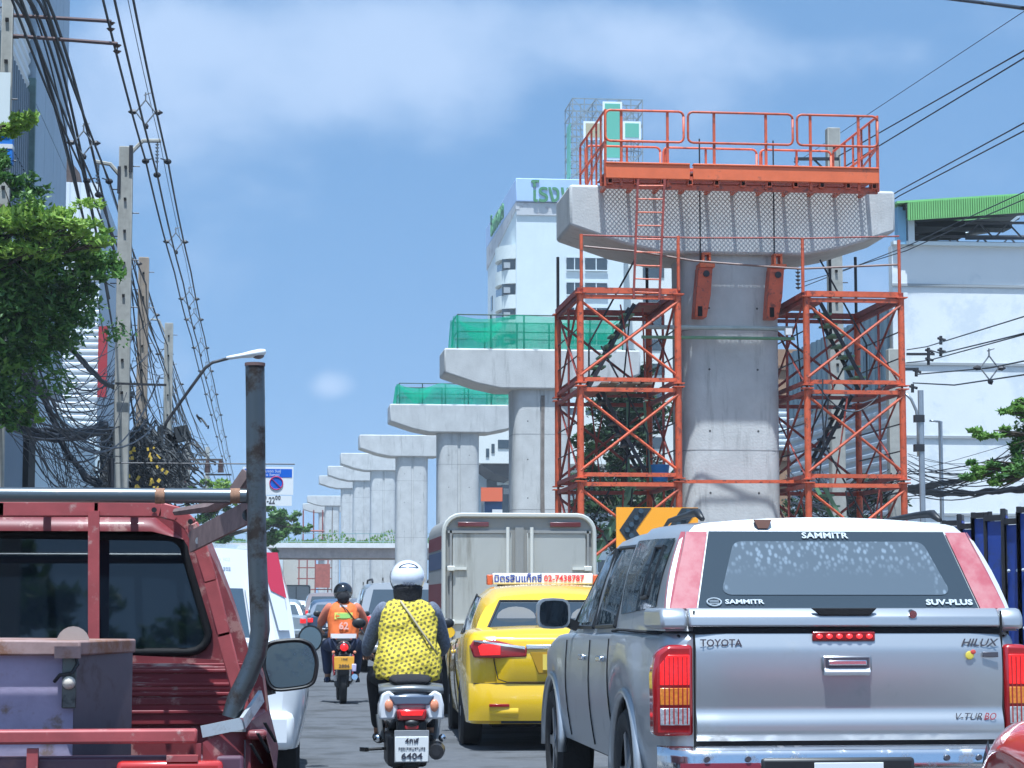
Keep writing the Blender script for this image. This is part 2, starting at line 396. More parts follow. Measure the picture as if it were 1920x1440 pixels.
# net cages on second and third pier
netm = bpy.data.materials.new('green_net'); netm.use_nodes = True
def _net():
    t = netm.node_tree; L = t.links.new; b = t.nodes['Principled BSDF']; b.inputs['Base Color'].default_value = (.02, .45, .26, 1); b.inputs['Roughness'].default_value = .8
    tp = N(t, 'ShaderNodeBsdfTransparent'); tl = N(t, 'ShaderNodeBsdfTranslucent'); tl.inputs[0].default_value = (.03, .62, .36, 1)
    a = N(t, 'ShaderNodeMixShader'); a.inputs[0].default_value = .5; L(b.outputs[0], a.inputs[1]); L(tl.outputs[0], a.inputs[2])
    m = N(t, 'ShaderNodeMixShader'); m.inputs[0].default_value = .6; L(tp.outputs[0], m.inputs[1]); L(a.outputs[0], m.inputs[2]); L(m.outputs[0], t.nodes['Material Output'].inputs[0])
_net()
gpost = mat('dark_green_post', (.015, .06, .045), .6)
def netcage(Y, top, x0, x1, h, label, drape):
    t = thing('netted_guardrail', label, 'guardrail', (PC, Y + .95, top), group='green netted guardrails on pier caps')
    a, b = x0 - PC, x1 - PC; y0, y1 = -.82, 1.1
    for x in frange(a, b, 5):
        for y in (y0, y1): MB().tube([(x, y, 0), (x, y, h)], .025, 6).build('post', gpost, t)
    for z in (h, h * .5):
        MB().tube([(a, y1, z), (a, y0, z), (b, y0, z), (b, y1, z), (a, y1, z)], .022, 6).build('rail', gpost, t)
    m = MB()
    def top_z(x, y): return h + .02 - (.03 + drape * .5 * abs(math.sin(x * 1.3 + 1))) * .2
    def f(u, v):
        x = lerp(a - .05, b, u); k = .08 * math.sin(x * 5) + .05 * math.sin(x * 13 + 1)
        return (x, y0 - .05 + k * (1 - v) - drape * .1 * math.sin(PI * v), lerp(.03, top_z(x, 0), v) - drape * .15 * math.sin(PI * min(1, u * 3)) * v)
    m.grid(f, frange(0, 1, 40), frange(0, 1, 8))
    def g(u, v):
        y = lerp(y0, y1, u); return (a - .05 - .12 * (1 - v) * drape + .05 * math.sin(y * 6), y, lerp(.02, h, v))
    m.grid(g, frange(0, 1, 10), frange(0, 1, 6))
    def g2(u, v):
        x = lerp(a, b, u); return (x, y1 + .03 * math.sin(x * 7), lerp(.02, h, v))
    m.grid(g2, frange(0, 1, 20), frange(0, 1, 6))
    def g3(u, v):                                                       # loose flap sagging inside the left corner
        x = lerp(a, a + 1.4, u); return (x, y0 + .25 + .3 * v, h - (.75 * math.sin(PI * u * .9) + .1) * (1 - v * .6))
    m.grid(g3, frange(0, 1, 12), frange(0, 1, 6))
    m.build('safety_net', netm, t, smooth=True)
netcage(68.2, 9.16, 5.95, 11.1, 1.06, 'sheer green netting around the rail on the second pier cap', .6)
netcage(97.5, 10.05, 5.95, 11.0, .92, 'green netting bunched and sagging on the third pier cap', 1.0)

# red access frame beneath the farthest pier cap
t = thing('access_frame', 'small red hanging frame below the farthest pier cap', 'work platform', (6.6, 302.6, 11))
m = MB()
for x in (-1.0, .4, 1.6):
    m.tube([(x, 0, -3.2), (x, 0, 3)], .1, 5)
for z in (-3.2, -2.2, 0.2): m.tube([(-1.3, 0, z), (2, 0, z)], .12, 5)
m.build('frame_bars', orange_d, t)
MB().bb((-1.3, -.3, -3.3), (2.0, 1.2, -3.1)).build('deck', orange_d, t)

# ------------------------------------------------------------------ work platform on the nearest pier
def platform():
    x0, x1, y0, y1 = 6.04, 11.03, 39.0, 42.15
    t = thing('work_platform', 'orange steel work platform with railings on top of the nearest pier', 'work platform', (PC, 41, 8.8))
    def B(name, mb, m=orange, **k): return mb.build(name, m, t, world=True, **k)
    zt, zm, zf = 10.12, 9.56, 9.04
    # front railing: three rounded frames, uprights
    spans = [(x0, 7.46), (7.54, 9.46), (9.54, x1)]
    def frame(xa, xb, y, z0, z1, r=.022):
        c = .09; pts = []
        for cx, cz, a0 in ((xb - c, z1 - c, 0), (xa + c, z1 - c, 90), (xa + c, z0 + c, 180), (xb - c, z0 + c, 270)):
            for k in range(4):
                a = math.radians(a0 + k * 30); pts.append((cx + c * math.cos(a), y, cz + c * math.sin(a)))
        pts.append(pts[0]); return MB().tube(pts, r, 6)
    for xa, xb in spans: B('rail_frame', frame(xa, xb, y0, zm, zt), smooth=True)
    for x in (x0, 6.33, 7.17, 8.02, 8.97, 9.79, 10.68, x1): B('upright', MB().bar((x, y0 + .03, zf - .3), (x, y0 + .03, zt - .01), .045))
    for xa, xb in ((x0 + .1, 7.6), (7.66, 9.5), (9.57, x1 - .05)): B('rail_frame', frame(xa, xb, y1, zm - .25, zt), smooth=True)
    for x in (x0, 6.95, 7.7, 8.5, 9.6, 10.3, x1): B('upright', MB().bar((x, y1 + .03, zf - .2), (x, y1 + .03, zt - .02), .04))
    for x in (x0, x1):
        for z in (zt, zm): B('side_rail', MB().tube([(x, y0, z), (x, y1, z)], .024, 6))
        for y in (y0 + .55, y0 + 1.1, y0 + 1.7, y0 + 2.3): B('upright', MB().bar((x, y, zf - .2), (x, y, zt), .035))
        B('brace', MB().bar((x, y0, zm), (x, y1, zf), .03))
    # toe boards: channel sections with a gap
    for xa, xb in ((x0, 7.56), (7.62, x1)):
        m = MB(); m.bb((xa, y0 - .05, zf - .13), (xb, y0 - .02, zf + .1)); m.bb((xa, y0 - .05, zf - .16), (xb, y0 + .1, zf - .13)); m.bb((xa, y0 - .07, zf + .1), (xb, y0 + .06, zf + .13))
        B('toe_board', m, orange_b, bevel=.008)
        B('toe_board', MB().bb((xa, y1 - .02, zf - .12), (xb, y1 + .03, zf + .08)), orange_b)
    for i, x in enumerate(frange(x0 + .08, x1 - .08, 10)):
        m = MB(); m.bb((x - .03, y0 - .02, zf - .24), (x + .03, y0 + 1.06, zf - .17)); m.bb((x - .045, y0 - .02, zf - .26), (x + .045, y0 + .12, zf - .1))
        B('floor_joist', m)
    B('edge_beam', MB().bb((x0, y0 + .5, zf - .2), (x1, y0 + .56, zf - .13)))
    B('edge_beam', MB().bb((x0, y0 + .04, zf - .33), (x1, y0 + .12, zf - .24)))
    # expanded metal walkway (its shadow falls on the cap)
    m = MB(); ya, yb = y0 + .05, y0 + 1.05; a_, b_ = .082, .026; sl = b_ / a_; n = int((x1 - x0 + (yb - ya) / sl) / a_)
    for s in (1, -1):
        for i in range(n):
            xa = x0 - (yb - ya) / sl + i * a_; p, q = (xa, ya), (xa + (yb - ya) / sl, yb)
            if q[0] > x1: q = (x1, ya + (x1 - xa) * sl)
            if p[0] < x0: p = (x0, ya + (x0 - xa) * sl)
            if q[0] - p[0] < .02: continue
            if s < 0: p, q = (p[0], yb - (p[1] - ya)), (q[0], yb - (q[1] - ya))
            m.bar((*p, zf - .05 + s * .002), (*q, zf - .05 + s * .002), .007, .004)
    B_ = lambda yy0, yy1: [B('deck_plank', MB().bb((lerp(x0, x1, i / 4) + .01, yy0, zf - .04), (lerp(x0, x1, (i + 1) / 4) - .01, yy1, zf - .01)), mat('plank_steel', (.30, .12, .07), .7, var=.2)) for i in range(4)]
    B_(y0 + .05, y0 + .30); B_(y0 + .38, y0 + .63)
    B('mesh_floor', m, orange_d, kind='stuff')
    # rear decking, gate, threaded rods
    for i in range(3):
        B('deck_plate', MB().bb((x0 + i * 1.66, 41.2, zf - .06), (x0 + i * 1.66 + 1.63, y1 - .05, zf - .02)), orange_b)
    g = B('gate', frame(7.75, 8.45, 41.9, zf, zf + .6, .035))
    mm = MB()
    for z in frange(zf + .05, zf + .55, 8): mm.bar((7.78, 41.9, z), (8.42, 41.9, z), .012)
    for x in frange(7.8, 8.4, 9): mm.bar((x, 41.9, zf + .02), (x, 41.9, zf + .57), .012)
    B('gate_mesh', mm, orange, kind='stuff')
    for x in (7.92, 9.3):
        B('threaded_rod', MB().tube([(x, 39.88, 7.1), (x, 39.88, 9.82)], .014, 6), steel_dark)
        B('threaded_rod', MB().tube([(x + .1, 41.97, 7.2), (x + .1, 41.97, 9.65)], .012, 6), steel_dark)
    for x in (7.35, 8.6): B('rod_stub', MB().tube([(x, 41.0, 8.8), (x, 41.0, 9.35)], .014, 6), steel_dark)
platform()

def brackets():
    for i, (x, w) in enumerate(((7.98, 'left'), (9.31, 'right'))):
        t = thing('column_bracket', 'orange hanging bracket clamped on the %s of the nearest column under the cap' % w, 'bracket', (x, 39.9, 7.0), group='orange brackets under the nearest pier cap')
        m = MB(); R = Matrix.Rotation(math.radians(-9), 3, 'Y')
        m.prism([(-.12, .42), (.14, .42), (.10, -.1), (.02, -.5), (-.2, -.5), (-.16, 0)], -.16, .18, 'y'); m.build('bracket_arm', orange, t, bevel=.012)
        m = MB(); m.bb((-.1, -.18, .42), (.18, .2, .5)); m.bb((-.04, -.12, .5), (.0, .12, .68)); m.bb((.08, -.12, .5), (.12, .12, .68)); m.bb((-.04, -.12, .66), (.12, .12, .7)); m.build('jack_seat', orange_b, t, bevel=.006)
        MB().tube([(.02, -.19, .3), (.02, -.15, .3)], .06, 12).build('bolt', steel_dark, t)
        MB().bb((-.14, -.175, -.48), (-.06, -.16, -.3)).build('slot', void, t)
brackets()

# ------------------------------------------------------------------ scaffold towers
LV = [.1, 1.8, 3.49, 5.17, 6.82]
def tower(x0, x1, y0, y1, label, flip):
    t = thing('scaffold_tower', label, 'scaffold', ((x0 + x1) / 2, (y0 + y1) / 2, 0), group='orange scaffold towers beside the nearest pier')
    def B(name, mb, m=orange, **k): return mb.build(name, m, t, world=True, **k)
    cs = [(x0, y0), (x1, y0), (x1, y1), (x0, y1)]
    for li in range(4):
        za, zb = LV[li], LV[li + 1]
        for x, y in cs:
            m = MB(); m.tube([(x, y, za + .02), (x, y, zb - .02)], .062, 10); m.box((x, y, za + .03), (.2, .2, .02)); m.box((x, y, zb - .03), (.2, .2, .02))
            B('leg', m, smooth='auto')
        for a, b in ((0, 1), (2, 3), (1, 2), (3, 0)):
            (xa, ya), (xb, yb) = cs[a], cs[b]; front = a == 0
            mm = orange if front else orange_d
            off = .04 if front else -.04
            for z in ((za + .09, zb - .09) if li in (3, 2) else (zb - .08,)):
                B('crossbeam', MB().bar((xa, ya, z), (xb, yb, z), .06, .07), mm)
            if a in (0, 2):
                ya2 = ya - off
                B('brace', MB().tube([(xa, ya2, za + .16), (xb, ya2, zb - .16)], .026, 7), mm)
                B('brace', MB().tube([(xa, ya2 + .03, zb - .16), (xb, ya2 + .03, za + .16)], .026, 7), mm)
            else:
                u, v = ((za, zb) if (li + a) % 2 else (zb, za))
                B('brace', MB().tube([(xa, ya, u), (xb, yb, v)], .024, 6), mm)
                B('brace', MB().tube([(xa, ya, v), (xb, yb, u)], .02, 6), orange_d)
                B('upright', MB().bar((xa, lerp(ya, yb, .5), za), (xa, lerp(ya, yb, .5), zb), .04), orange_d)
                for f in (.33, .62): B('guard_pipe', MB().tube([(xa, ya, lerp(za, zb, f)), (xb, yb, lerp(za, zb, f))], .014, 5), steel_dark)
    for li in (1, 2, 3):
        for k in range(3):
            r_ = random.Random(li * 10 + k + int(x0 * 7)); xx = lerp(x0, x1, r_.uniform(.15, .85)); yy = r_.uniform(y0 + .6, y1 - .2)
            B('loose_pipe', MB().tube([(xx, yy, LV[li]), (xx + r_.uniform(-.35, .35), yy + .1, LV[li + 1] - .1)], .016, 5), orange_d if k else steel_dark)
    # heavier head frame
    z = LV[4] + .02
    for a, b in ((0, 1), (1, 2), (2, 3), (3, 0)):
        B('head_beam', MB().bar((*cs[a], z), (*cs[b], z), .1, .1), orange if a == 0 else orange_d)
    # stair flights zig-zag inside
    for li in range(4):
        za, zb = LV[li], LV[li + 1]; s = 1 if (li + flip) % 2 else -1
        yc = (y0 + y1) / 2 + (.3 if s > 0 else -.2); xm = (x0 + x1) / 2
        xa, xb = (xm - s * .5, xm + s * .35)
        st = MB()
        for dy in (-.28, .28): st.bar((xa, yc + dy, za + .1), (xb, yc + dy, zb), .03, .07)
        o = B('stair_flight', st, green_steel if li == 1 else steel_dark)
        for k in range(7):
            f = (k + 1) / 8
            MB().box((lerp(xa, xb, f) - t.location.x, yc - t.location.y, lerp(za + .1, zb, f)), (.22, .54, .035)).build('tread', steel_dark if li % 2 == 0 else green_steel, o)
        hr = MB()
        hr.tube([(xa, yc - .3, za + .9), (xb, yc - .3, zb + .8)], .018, 5); hr.tube([(xa, yc - .3, za + .1), (xa, yc - .3, za + .9)], .018, 5)
        B('handrail', hr, steel_dark)
        B('landing', MB().bb((xm + s * .4, yc - .5, zb - .05), (xm + s * .78, yc + .5, zb)), orange_d)
    return t
tower(5.56, 7.31, 38.9, 41.9, 'orange scaffold tower on the left of the nearest pier', 0)
tower(9.64, 11.38, 38.9, 41.9, 'orange scaffold tower on the right of the nearest pier, dark stair inside', 1)

def clutter():
    t = thing('plank_stack', 'loose planks and a green panel lying on the left scaffold tower', 'planks', (6.4, 40.2, 5.19))
    for i in range(5): MB().box((-.3 + .16 * i, .1 * (i % 2), .03 + .02 * (i % 2)), (.14, 2.2, .03), R=Matrix.Rotation(.03 * (i - 2), 3, 'Z')).build('plank', mat('plank_wood', (.22, .17, .12), .9, var=.3, objvar=.2), t)
    t = thing('rope_coil', 'dark rope hanging from the right scaffold tower', 'rope', (9.8, 38.8, 5.2))
    MB().tube(sag((0, 0, 0), (1.3, .1, .05), .5, 12), .014, 5).build('rope', cablem, t); MB().tube([(.1, 0, .1), (.08, -.02, -.5), (.12, .0, -1.1)], .014, 5).build('rope_end', cablem, t)
    t = thing('steel_ladder', 'short green ladder inside the left scaffold tower', 'ladder', (6.9, 40.5, 3.55))
    for x in (-.2, .2): MB().bar((x, .1, 0), (x * .8, .5, 1.5), .04).build('stile', green_steel, t)
    for k in range(5): MB().bar((-.19, .15 + .07 * k, .2 + .28 * k), (.19, .15 + .07 * k, .2 + .28 * k), .03).build('rung', green_steel, t)
    t = thing('water_bucket', 'blue plastic tub behind the arrow board', 'bucket', (7.1, 39.6, 3.5))
    MB().loft([[(r * math.cos(a), r * math.sin(a), z) for a in [2 * PI * i / 14 for i in range(14)]] for z, r in ((0, .13), (.28, .17), (.3, .18))]).build('tub', mat('tub_blue', (.03, .2, .5), .5), t, smooth='auto')
clutter()
# guard pipes above the towers
def guard_pipes():
    t = thing('guard_rail', 'rusty pipe guard rail around the pier just under its cap', 'guardrail', (8.5, 39, 6.85))
    def B(n, mb, m=orange_d): mb.build(n, m, t, world=True)
    y = 38.85; zt = at(1085, 441, y).z
    for px in (1090, 1272, 1505, 1686):
        x = at(px, 500, y).x; B('post', MB().tube([(x, y, 6.86), (x, y, zt + .02)], .03, 7), orange)
    pts = [at(1088, 441, y), at(1300, 446, y), at(1470, 446, y), at(1503, 447, y)]
    B('rail', MB().tube(pts, .017, 6)); B('rail', MB().tube([at(1503, 447, y), at(1686, 443, y)], .015, 6))
    B('rail', MB().tube([at(1095, 462, 39.3), at(1200, 472, 39.2), at(1300, 489, 39.1), at(1400, 497, 39), at(1500, 504, 38.95), at(1688, 496, 38.9)], .02, 6), mat('pipe_brown', (.2, .12, .1), .5, var=.3))
    for px, Y in ((1046, 42.2), (1213, 42), (1556, 42.2), (1604, 42)):
        x = at(px, 500, Y).x; B('post', MB().tube([(x, Y, 6.5), (x, Y, at(px, 482, Y).z)], .03, 6), steel_dark)
guard_pipes()
def ladder():
    t = thing('ladder', 'rusty orange ladder leading up to the platform on the pier cap', 'ladder', (6.75, 38.8, 6.6))
    a, b = at(1188, 560, 38.8), at(1196, 336, 38.8); c, d = at(1236, 562, 38.8), at(1246, 336, 38.8)
    for p, q in ((a, b), (c, d)): MB().bar(p, q, .04, .03).build('stile', orange_d, t, world=True)
    for k in range(9):
        f = (k + .5) / 9; MB().tube([a.lerp(b, f), c.lerp(d, f)], .014, 6).build('rung', orange, t, world=True)
ladder()
def ties():
    t = thing('tie_beam', 'pair of pale pipes tied across the nearest column between the towers', 'scaffold pipe', (8.3, 39.7, 6.2))
    for py, yy in ((613, 39.85), (632, 39.83)):
        p, q = at(1203, py, yy), at(1490, py + 3, yy); MB().tube([p, q], .04 if py < 620 else .03, 8).build('pipe', green_steel if py > 620 else mat('pale_pipe', (.4, .45, .43), .6, var=.2), t, world=True)
    MB().box(at(1478, 622, 39.7), (.12, .1, .12)).build('clamp', mat('white_paint', (.7, .7, .7), .6), t, world=True)
    t = thing('tie_bar', 'orange bar across the front of the nearest column low down', 'scaffold pipe', (8.3, 39.9, 3.45))
    MB().bar(at(1268, 903, 39.9), at(1512, 903, 39.9), .06, .06).build('bar', orange, t, world=True)
ties()

# arrow board standing by the left tower
def arrow():
    t = thing('arrow_board', 'orange arrow board with black lamp chevron in front of the left scaffold tower', 'traffic sign', (6.4, 36, 0))
    Y = 36; a = at(1155, 951, Y); w = 1.35; h = .74
    ob = mat('sign_orange', (1.0, .40, .015), .5)
    R = lambda x, z, y=0: (a.x - 6.4 + x, y, a.z - z)
    MB().bb((a.x - 6.4, -.02, a.z - h), (a.x - 6.4 + w, .02, a.z)).build('board', ob, t)
    m = MB(); y0 = -.03
    def chev(xs):
        m.prism([(a.x - 6.4 + p, a.z - q) for p, q in ((xs + .22, .01), (xs + .50, .01), (xs + .24, .37), (xs + .5, .73), (xs + .22, .73), (xs - .03, .37))], -.028, -.0205, 'y')
    chev(.08); chev(.86)
    m.build('chevron', mat('sign_black', (.02, .03, .04), .6), t)
    for xs in (.08, .86):
        for q in (.06, .17, .28, .37, .46, .57, .68):
            dx = .36 - .26 * (1 - abs(q - .37) / .36)
            MB().tube([(a.x - 6.4 + xs + dx, -.028, a.z - q), (a.x - 6.4 + xs + dx, -.05, a.z - q)], .042, 12).build('lamp', mat('lamp_off', (.05, .08, .11), .25), t)
    for x in (.15, 1.2): MB().bar((a.x - 6.4 + x, .05, .1), (a.x - 6.4 + x, .05, a.z), .05).build('support', orange, t)
arrow()

# ------------------------------------------------------------------ footbridge across the road
def bridge():
    t = thing('overpass', 'low overpass with white edge and brown underside crossing the road behind the piers', 'bridge', (2, 145, 4.3))
    Y = 145; z1 = at(600, 1018, Y).z; zm = at(600, 1027, Y).z; z0 = at(600, 1046, Y).z; xl = -40; xr = 4.9 + 10
    MB().bb((xl, Y + .25, z0), (xr, Y + 6, zm)).build('deck', mat('deck_brown', (.42, .37, .35), .9, var=.2), t, world=True)
    MB().bb((xl, Y, zm), (xr, Y + .3, z1)).build('edge_beam', mat('deck_white', (.75, .75, .73), .8, var=.1), t, world=True)
    MB().bb((xl, Y + .3, z1 - .1), (xr, Y + 6, z1 - .02)).build('deck_slab', concrete, t, world=True)
    rail = mat('bridge_rail', (.25, .36, .36), .6)
    z2 = at(600, 1000, Y).z
    m = MB(); m.bar((xl, Y + .4, z2), (xr, Y + .4, z2), .05)
    m.bar((xl, Y + .4, z1 + .1), (xr, Y + .4, z1 + .1), .04); m.build('handrail', rail, t, world=True)
    for x in frange(-8, xr, 26): MB().bar((x, Y + .4, z1), (x, Y + .4, z2), .05).build('baluster', rail, t, world=True)
    m = MB(); rnd = random.Random(3)
    for i in range(1700):
        x = rnd.uniform(-6, xr); k = rnd.random() ** 2; y = Y + .6 + rnd.random() * .6
        z = z1 + k * (.45 + .35 * math.sin(x * 1.7)); s = .05 + .05 * rnd.random(); a = rnd.uniform(0, PI)
        m.add([(x - s * math.cos(a), y, z), (x + s * math.cos(a), y + s * math.sin(a), z + s * .4), (x, y, z + s * 2.2)], [(0, 1, 2)])
    tag(m.build('overpass_planting', leaf_mid), 'weeds and low shrubs growing along the overpass edge', 'plants', kind='stuff')
    for x in (-6, 16):
        MB().bb((x, Y + 1, 0), (x + 1, Y + 5, z0)).build('abutment', concrete, t, world=True)
bridge()
# ------------------------------------------------------------------ buildings
def corr(mb, x0, x1, z0, z1, y, pitch, depth, axis='x', mi=0):
    """corrugated sheet: ribs vertical, running along x (axis x) at plane y, or along y (axis y) at plane x=y"""
    n = max(1, int(abs(x1 - x0) / pitch)); prof = []
    for i in range(n):
        a = x0 + (x1 - x0) * i / n; p = (x1 - x0) / n
        prof += [(a, 0), (a + p * .35, 0), (a + p * .5, depth), (a + p * .85, depth)]
    prof.append((x1, 0))
    vs = []
    for u, d in prof:
        for z in (z0, z1): vs.append((u, y - d, z) if axis == 'x' else (y + d, u, z))
    fs = [(2 * i, 2 * i + 2, 2 * i + 3, 2 * i + 1) for i in range(len(prof) - 1)]
    mb.add(vs, fs, mi)

def hcorr(mb, a0, a1, z0, z1, y, pitch, depth, axis='x', sgn=-1, mi=0):
    """corrugated sheet with horizontal ribs"""
    n = max(1, int((z1 - z0) / pitch)); prof = []
    for i in range(n):
        a = z0 + (z1 - z0) * i / n; p = (z1 - z0) / n
        prof += [(a, 0), (a + p * .3, 0), (a + p * .5, depth), (a + p * .8, depth)]
    prof.append((z1, 0)); vs = []
    for z, d in prof:
        for u in (a0, a1): vs.append((u, y + sgn * d, z) if axis == 'x' else (y - sgn * d, u, z))
    mb.add(vs, [(2 * i, 2 * i + 1, 2 * i + 3, 2 * i + 2) for i in range(len(prof) - 1)], mi)

def hospital():
    Y0 = 280.0; s = 15.0
    t = thing('hospital_building', 'tall white hospital tower with curved balconies and a green lettered sign band', 'building', (39, 300, 0))
    wall = mat('hospital_white', (.66, .72, .72), .8, var=.07, vscale=.3, dirt=(.55, .6, .58), dscale=.25, dlo=.55, dhi=.85, streak=True)
    wall2 = mat('hospital_side', (.70, .71, .66), .8, var=.08, vscale=.3)
    win = mat('window_dark', (.025, .04, .05), .15, spec=.7)
    B = lambda n, mb, m=wall, **k: mb.build(n, m, t, world=True, **k)
    xa, xb, xc = at(968, 700, Y0).x, at(1170, 700, Y0).x, at(1262, 700, Y0).x
    zr = at(968, 380, Y0).z; zsign = at(968, 335, Y0).z
    B('wall', MB().bb((xa, Y0, 0), (xb, Y0 + 36, zr)))
    B('wing_wall', MB().bb((xb + .02, Y0 + 6, 0), (xc + 4, Y0 + 34, zr - 3)), wall2)
    B('sign_band', MB().bb((xa - .1, Y0 - .5, zr + .1), (xb + 1, Y0 + 38, zsign)), mat('sign_band', (.42, .55, .78), .6, var=.08, vscale=.4), bevel=.1)
    # sloping eaves between the band and the wall
    B('eaves', MB().prism([(Y0 - .3, zr), (Y0 + 37, zr), (Y0 + 37, zr - 3.2), (Y0 - .3, zr - .9)], xa - .1, xa + .4, 'x'), mat('eaves_grey', (.5, .5, .5), .8, dirt=(.25, .2, .2), dscale=.6))
    B('parapet', MB().bb((xa + .02, Y0 - .25, zr - 1.6), (xb, Y0 - .003, zr)), mat('eaves_grey', (.5, .5, .5)))
    g = mat('sign_green', (.06, .22, .08), .6)
    p = at(995, 358, Y0)
    text('sign_lettering', 'โรงพยาบาล', g, 3.3, (p.x, Y0 - .55, p.z - .45), t, align='LEFT', extrude=.12, world=True, bold=.05, sx=.85)
    text('sign_lettering', 'โรงพยาบาล', g, 3.6, (xa - .2, Y0 + 30, p.z), t, rot=(PI / 2, 0, -PI / 2), align='LEFT', extrude=.1, world=True)
    # front windows in pairs, floor by floor
    fl = 3.2; zt = at(1062, 483, Y0).z
    for k in range(13):
        z = zt - k * fl
        if z < 5: break
        for pa, pb in ((1062, 1092), (1097, 1138)):
            a, b = at(pa, 500, Y0).x, at(pb, 500, Y0).x
            w = B('window', MB().bb((a, Y0 - .12, z - 1.55), (b, Y0 - .02, z)), win)
            fr = MB(); fr.bb((a - .08, Y0 - .2, z - .02), (b + .08, Y0 - .122, z + .14)); fr.bb((a - .08, Y0 - .28, z - 1.7), (b + .08, Y0 - .122, z - 1.56)); fr.bb(((a + b) / 2 - .06, Y0 - .16, z - 1.55), ((a + b) / 2 + .06, Y0 - .122, z))
            fr.build('window_frame', wall, w) if False else None
            o = fr.build('window_frame', wall, t, world=True)
        a, b = at(1205, 500, Y0 + 6).x, at(1245, 500, Y0 + 6).x
        B('window', MB().bb((a, Y0 + 5.9, z - 1.5), (b, Y0 + 5.98, z)), win)
        # curved corner balconies
        bx = at(933, 500, Y0 + 3).x
        zb = at(950, 483, Y0).z - k * fl
        if zb > 16:
            rings = []
            for zz in (zb, zb + 1.75):
                rings.append([(xa + .05 - 2.3 * math.sin(q), Y0 + 4.2 - 3.8 * math.cos(q), zz) for q in frange(0, PI, 10)])
            B('balcony', MB().loft(rings), mat('balcony_cream', (.66, .70, .66), .8, var=.08), smooth='auto')
            B('air_conditioner', MB().bb((xa - 1.5, Y0 + .7, zb - 1.2), (xa - .7, Y0 + 1.15, zb - .5)), mat('ac_grey', (.35, .37, .38), .6))
            B('balcony_recess', MB().bb((xa - 1.7, Y0 + 1.2, zb - 1.4), (xa - .02, Y0 + 7.2, zb - .02)), win)
    # side face towards the road, with small dark windows
    for k in range(13):
        z = zt - k * fl - 1
        if z < 20: break
        for yy in (Y0 + 14, Y0 + 22, Y0 + 29):
            B('window', MB().bb((xa - .1, yy, z - 2.0), (xa - .02, yy + 2, z)), win)
    # set-back lower floors and overhang
    yo = Y0 - 8; P = lambda px, py: at(px, py, yo)
    B('overhang', MB().bb((P(896, 0).x, yo, P(0, 862).z), (xb, Y0 + 34, P(0, 862).z + 6)), wall2)
    for a_, b_, c_, d_ in ((912, 834, 918, 851), (922, 825, 928, 843), (934, 817, 960, 834)):
        B('window', MB().bb((P(a_, 0).x, yo - .1, P(0, d_).z), (P(b_ if False else c_, 0).x, yo - .02, P(0, b_).z)), win)
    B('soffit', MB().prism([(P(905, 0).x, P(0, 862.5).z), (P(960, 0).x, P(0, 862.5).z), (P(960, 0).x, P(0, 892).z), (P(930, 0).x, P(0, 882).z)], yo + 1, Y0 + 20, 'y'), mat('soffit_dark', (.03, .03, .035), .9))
    B('lower_wall', MB().bb((P(880, 0).x, yo + 12, 0), (xb, Y0 + 30, P(0, 864).z)), mat('lower_pale', (.45, .55, .6), .8))
    B('lower_window', MB().bb((P(931, 0).x, yo + 11, 8), (xb, yo + 11.9, P(0, 884).z)), win)
    B('roof_room', MB().bb((xa + 3, Y0 + 10, zsign), (xb - 2, Y0 + 30, zsign + 1.5)), wall2)
    return zsign
zroof = hospital()

def cross_sign():
    Y = 286.0; t = thing('cross_sign', 'green cross billboard in a steel lattice frame on the hospital roof', 'rooftop sign', (41, 288, zroof))
    def P(px, py, y=Y): return at(px, py, y)
    B = lambda n, mb, m, **k: mb.build(n, m, t, world=True, **k)
    gp = mat('cross_green', (.12, .42, .28), .5); wp = mat('cross_white', (.8, .82, .8), .5); bp = mat('cross_beige', (.42, .36, .20), .6)
    m = MB(); z0 = zroof; z1 = P(1100, 183).z; x0, x1 = P(1075, 200).x, P(1206, 200).x; y1 = Y + 8
    r = .13
    for y in (Y + .6, Y + 4, y1):
        for x in frange(x0, x1, 6): m.bar((x, y, z0), (x, y, z1), r)
        for z in frange(z0, z1, 7): m.bar((x0, y, z), (x1, y, z), r)
        for i in range(6):
            for j in range(7):
                if (i + j) % 2: m.bar((lerp(x0, x1, i / 6), y, lerp(z0, z1, j / 7)), (lerp(x0, x1, (i + 1) / 6), y, lerp(z0, z1, (j + 1) / 7)), r * .7)
                else: m.bar((lerp(x0, x1, (i + 1) / 6), y, lerp(z0, z1, j / 7)), (lerp(x0, x1, i / 6), y, lerp(z0, z1, (j + 1) / 7)), r * .7)
    for x in frange(x0, x1, 3):
        for z in frange(z0, z1, 7): m.bar((x, Y + .6, z), (x, y1, z), r)
        for j in range(7): m.bar((x, Y + .6, lerp(z0, z1, j / 7)), (x, y1, lerp(z0, z1, (j + 1) / 7)), r * .7)
    B('lattice', m, mat('lattice_grey', (.22, .26, .28), .6))
    for a, b, c, d, mm in ((1130, 190, 1167, 300, gp), (1094, 227, 1129, 262, bp), (1168, 227, 1202, 262, gp)):
        p, q = P(a, b), P(c, d)
        B('cross_border', MB().bb((p.x, Y, q.z), (q.x, Y + .2, p.z)), wp)
        B('cross_panel', MB().bb((p.x + .28, Y - .06, q.z + .28), (q.x - .28, Y - .003, p.z - .28)), mm)
    # side cross facing the road
    B('cross_panel', MB().bb((x0 - .2, Y + 2, z0 + 2), (x0 - .1, Y + 5, z1 - 3)), gp)
cross_sign()

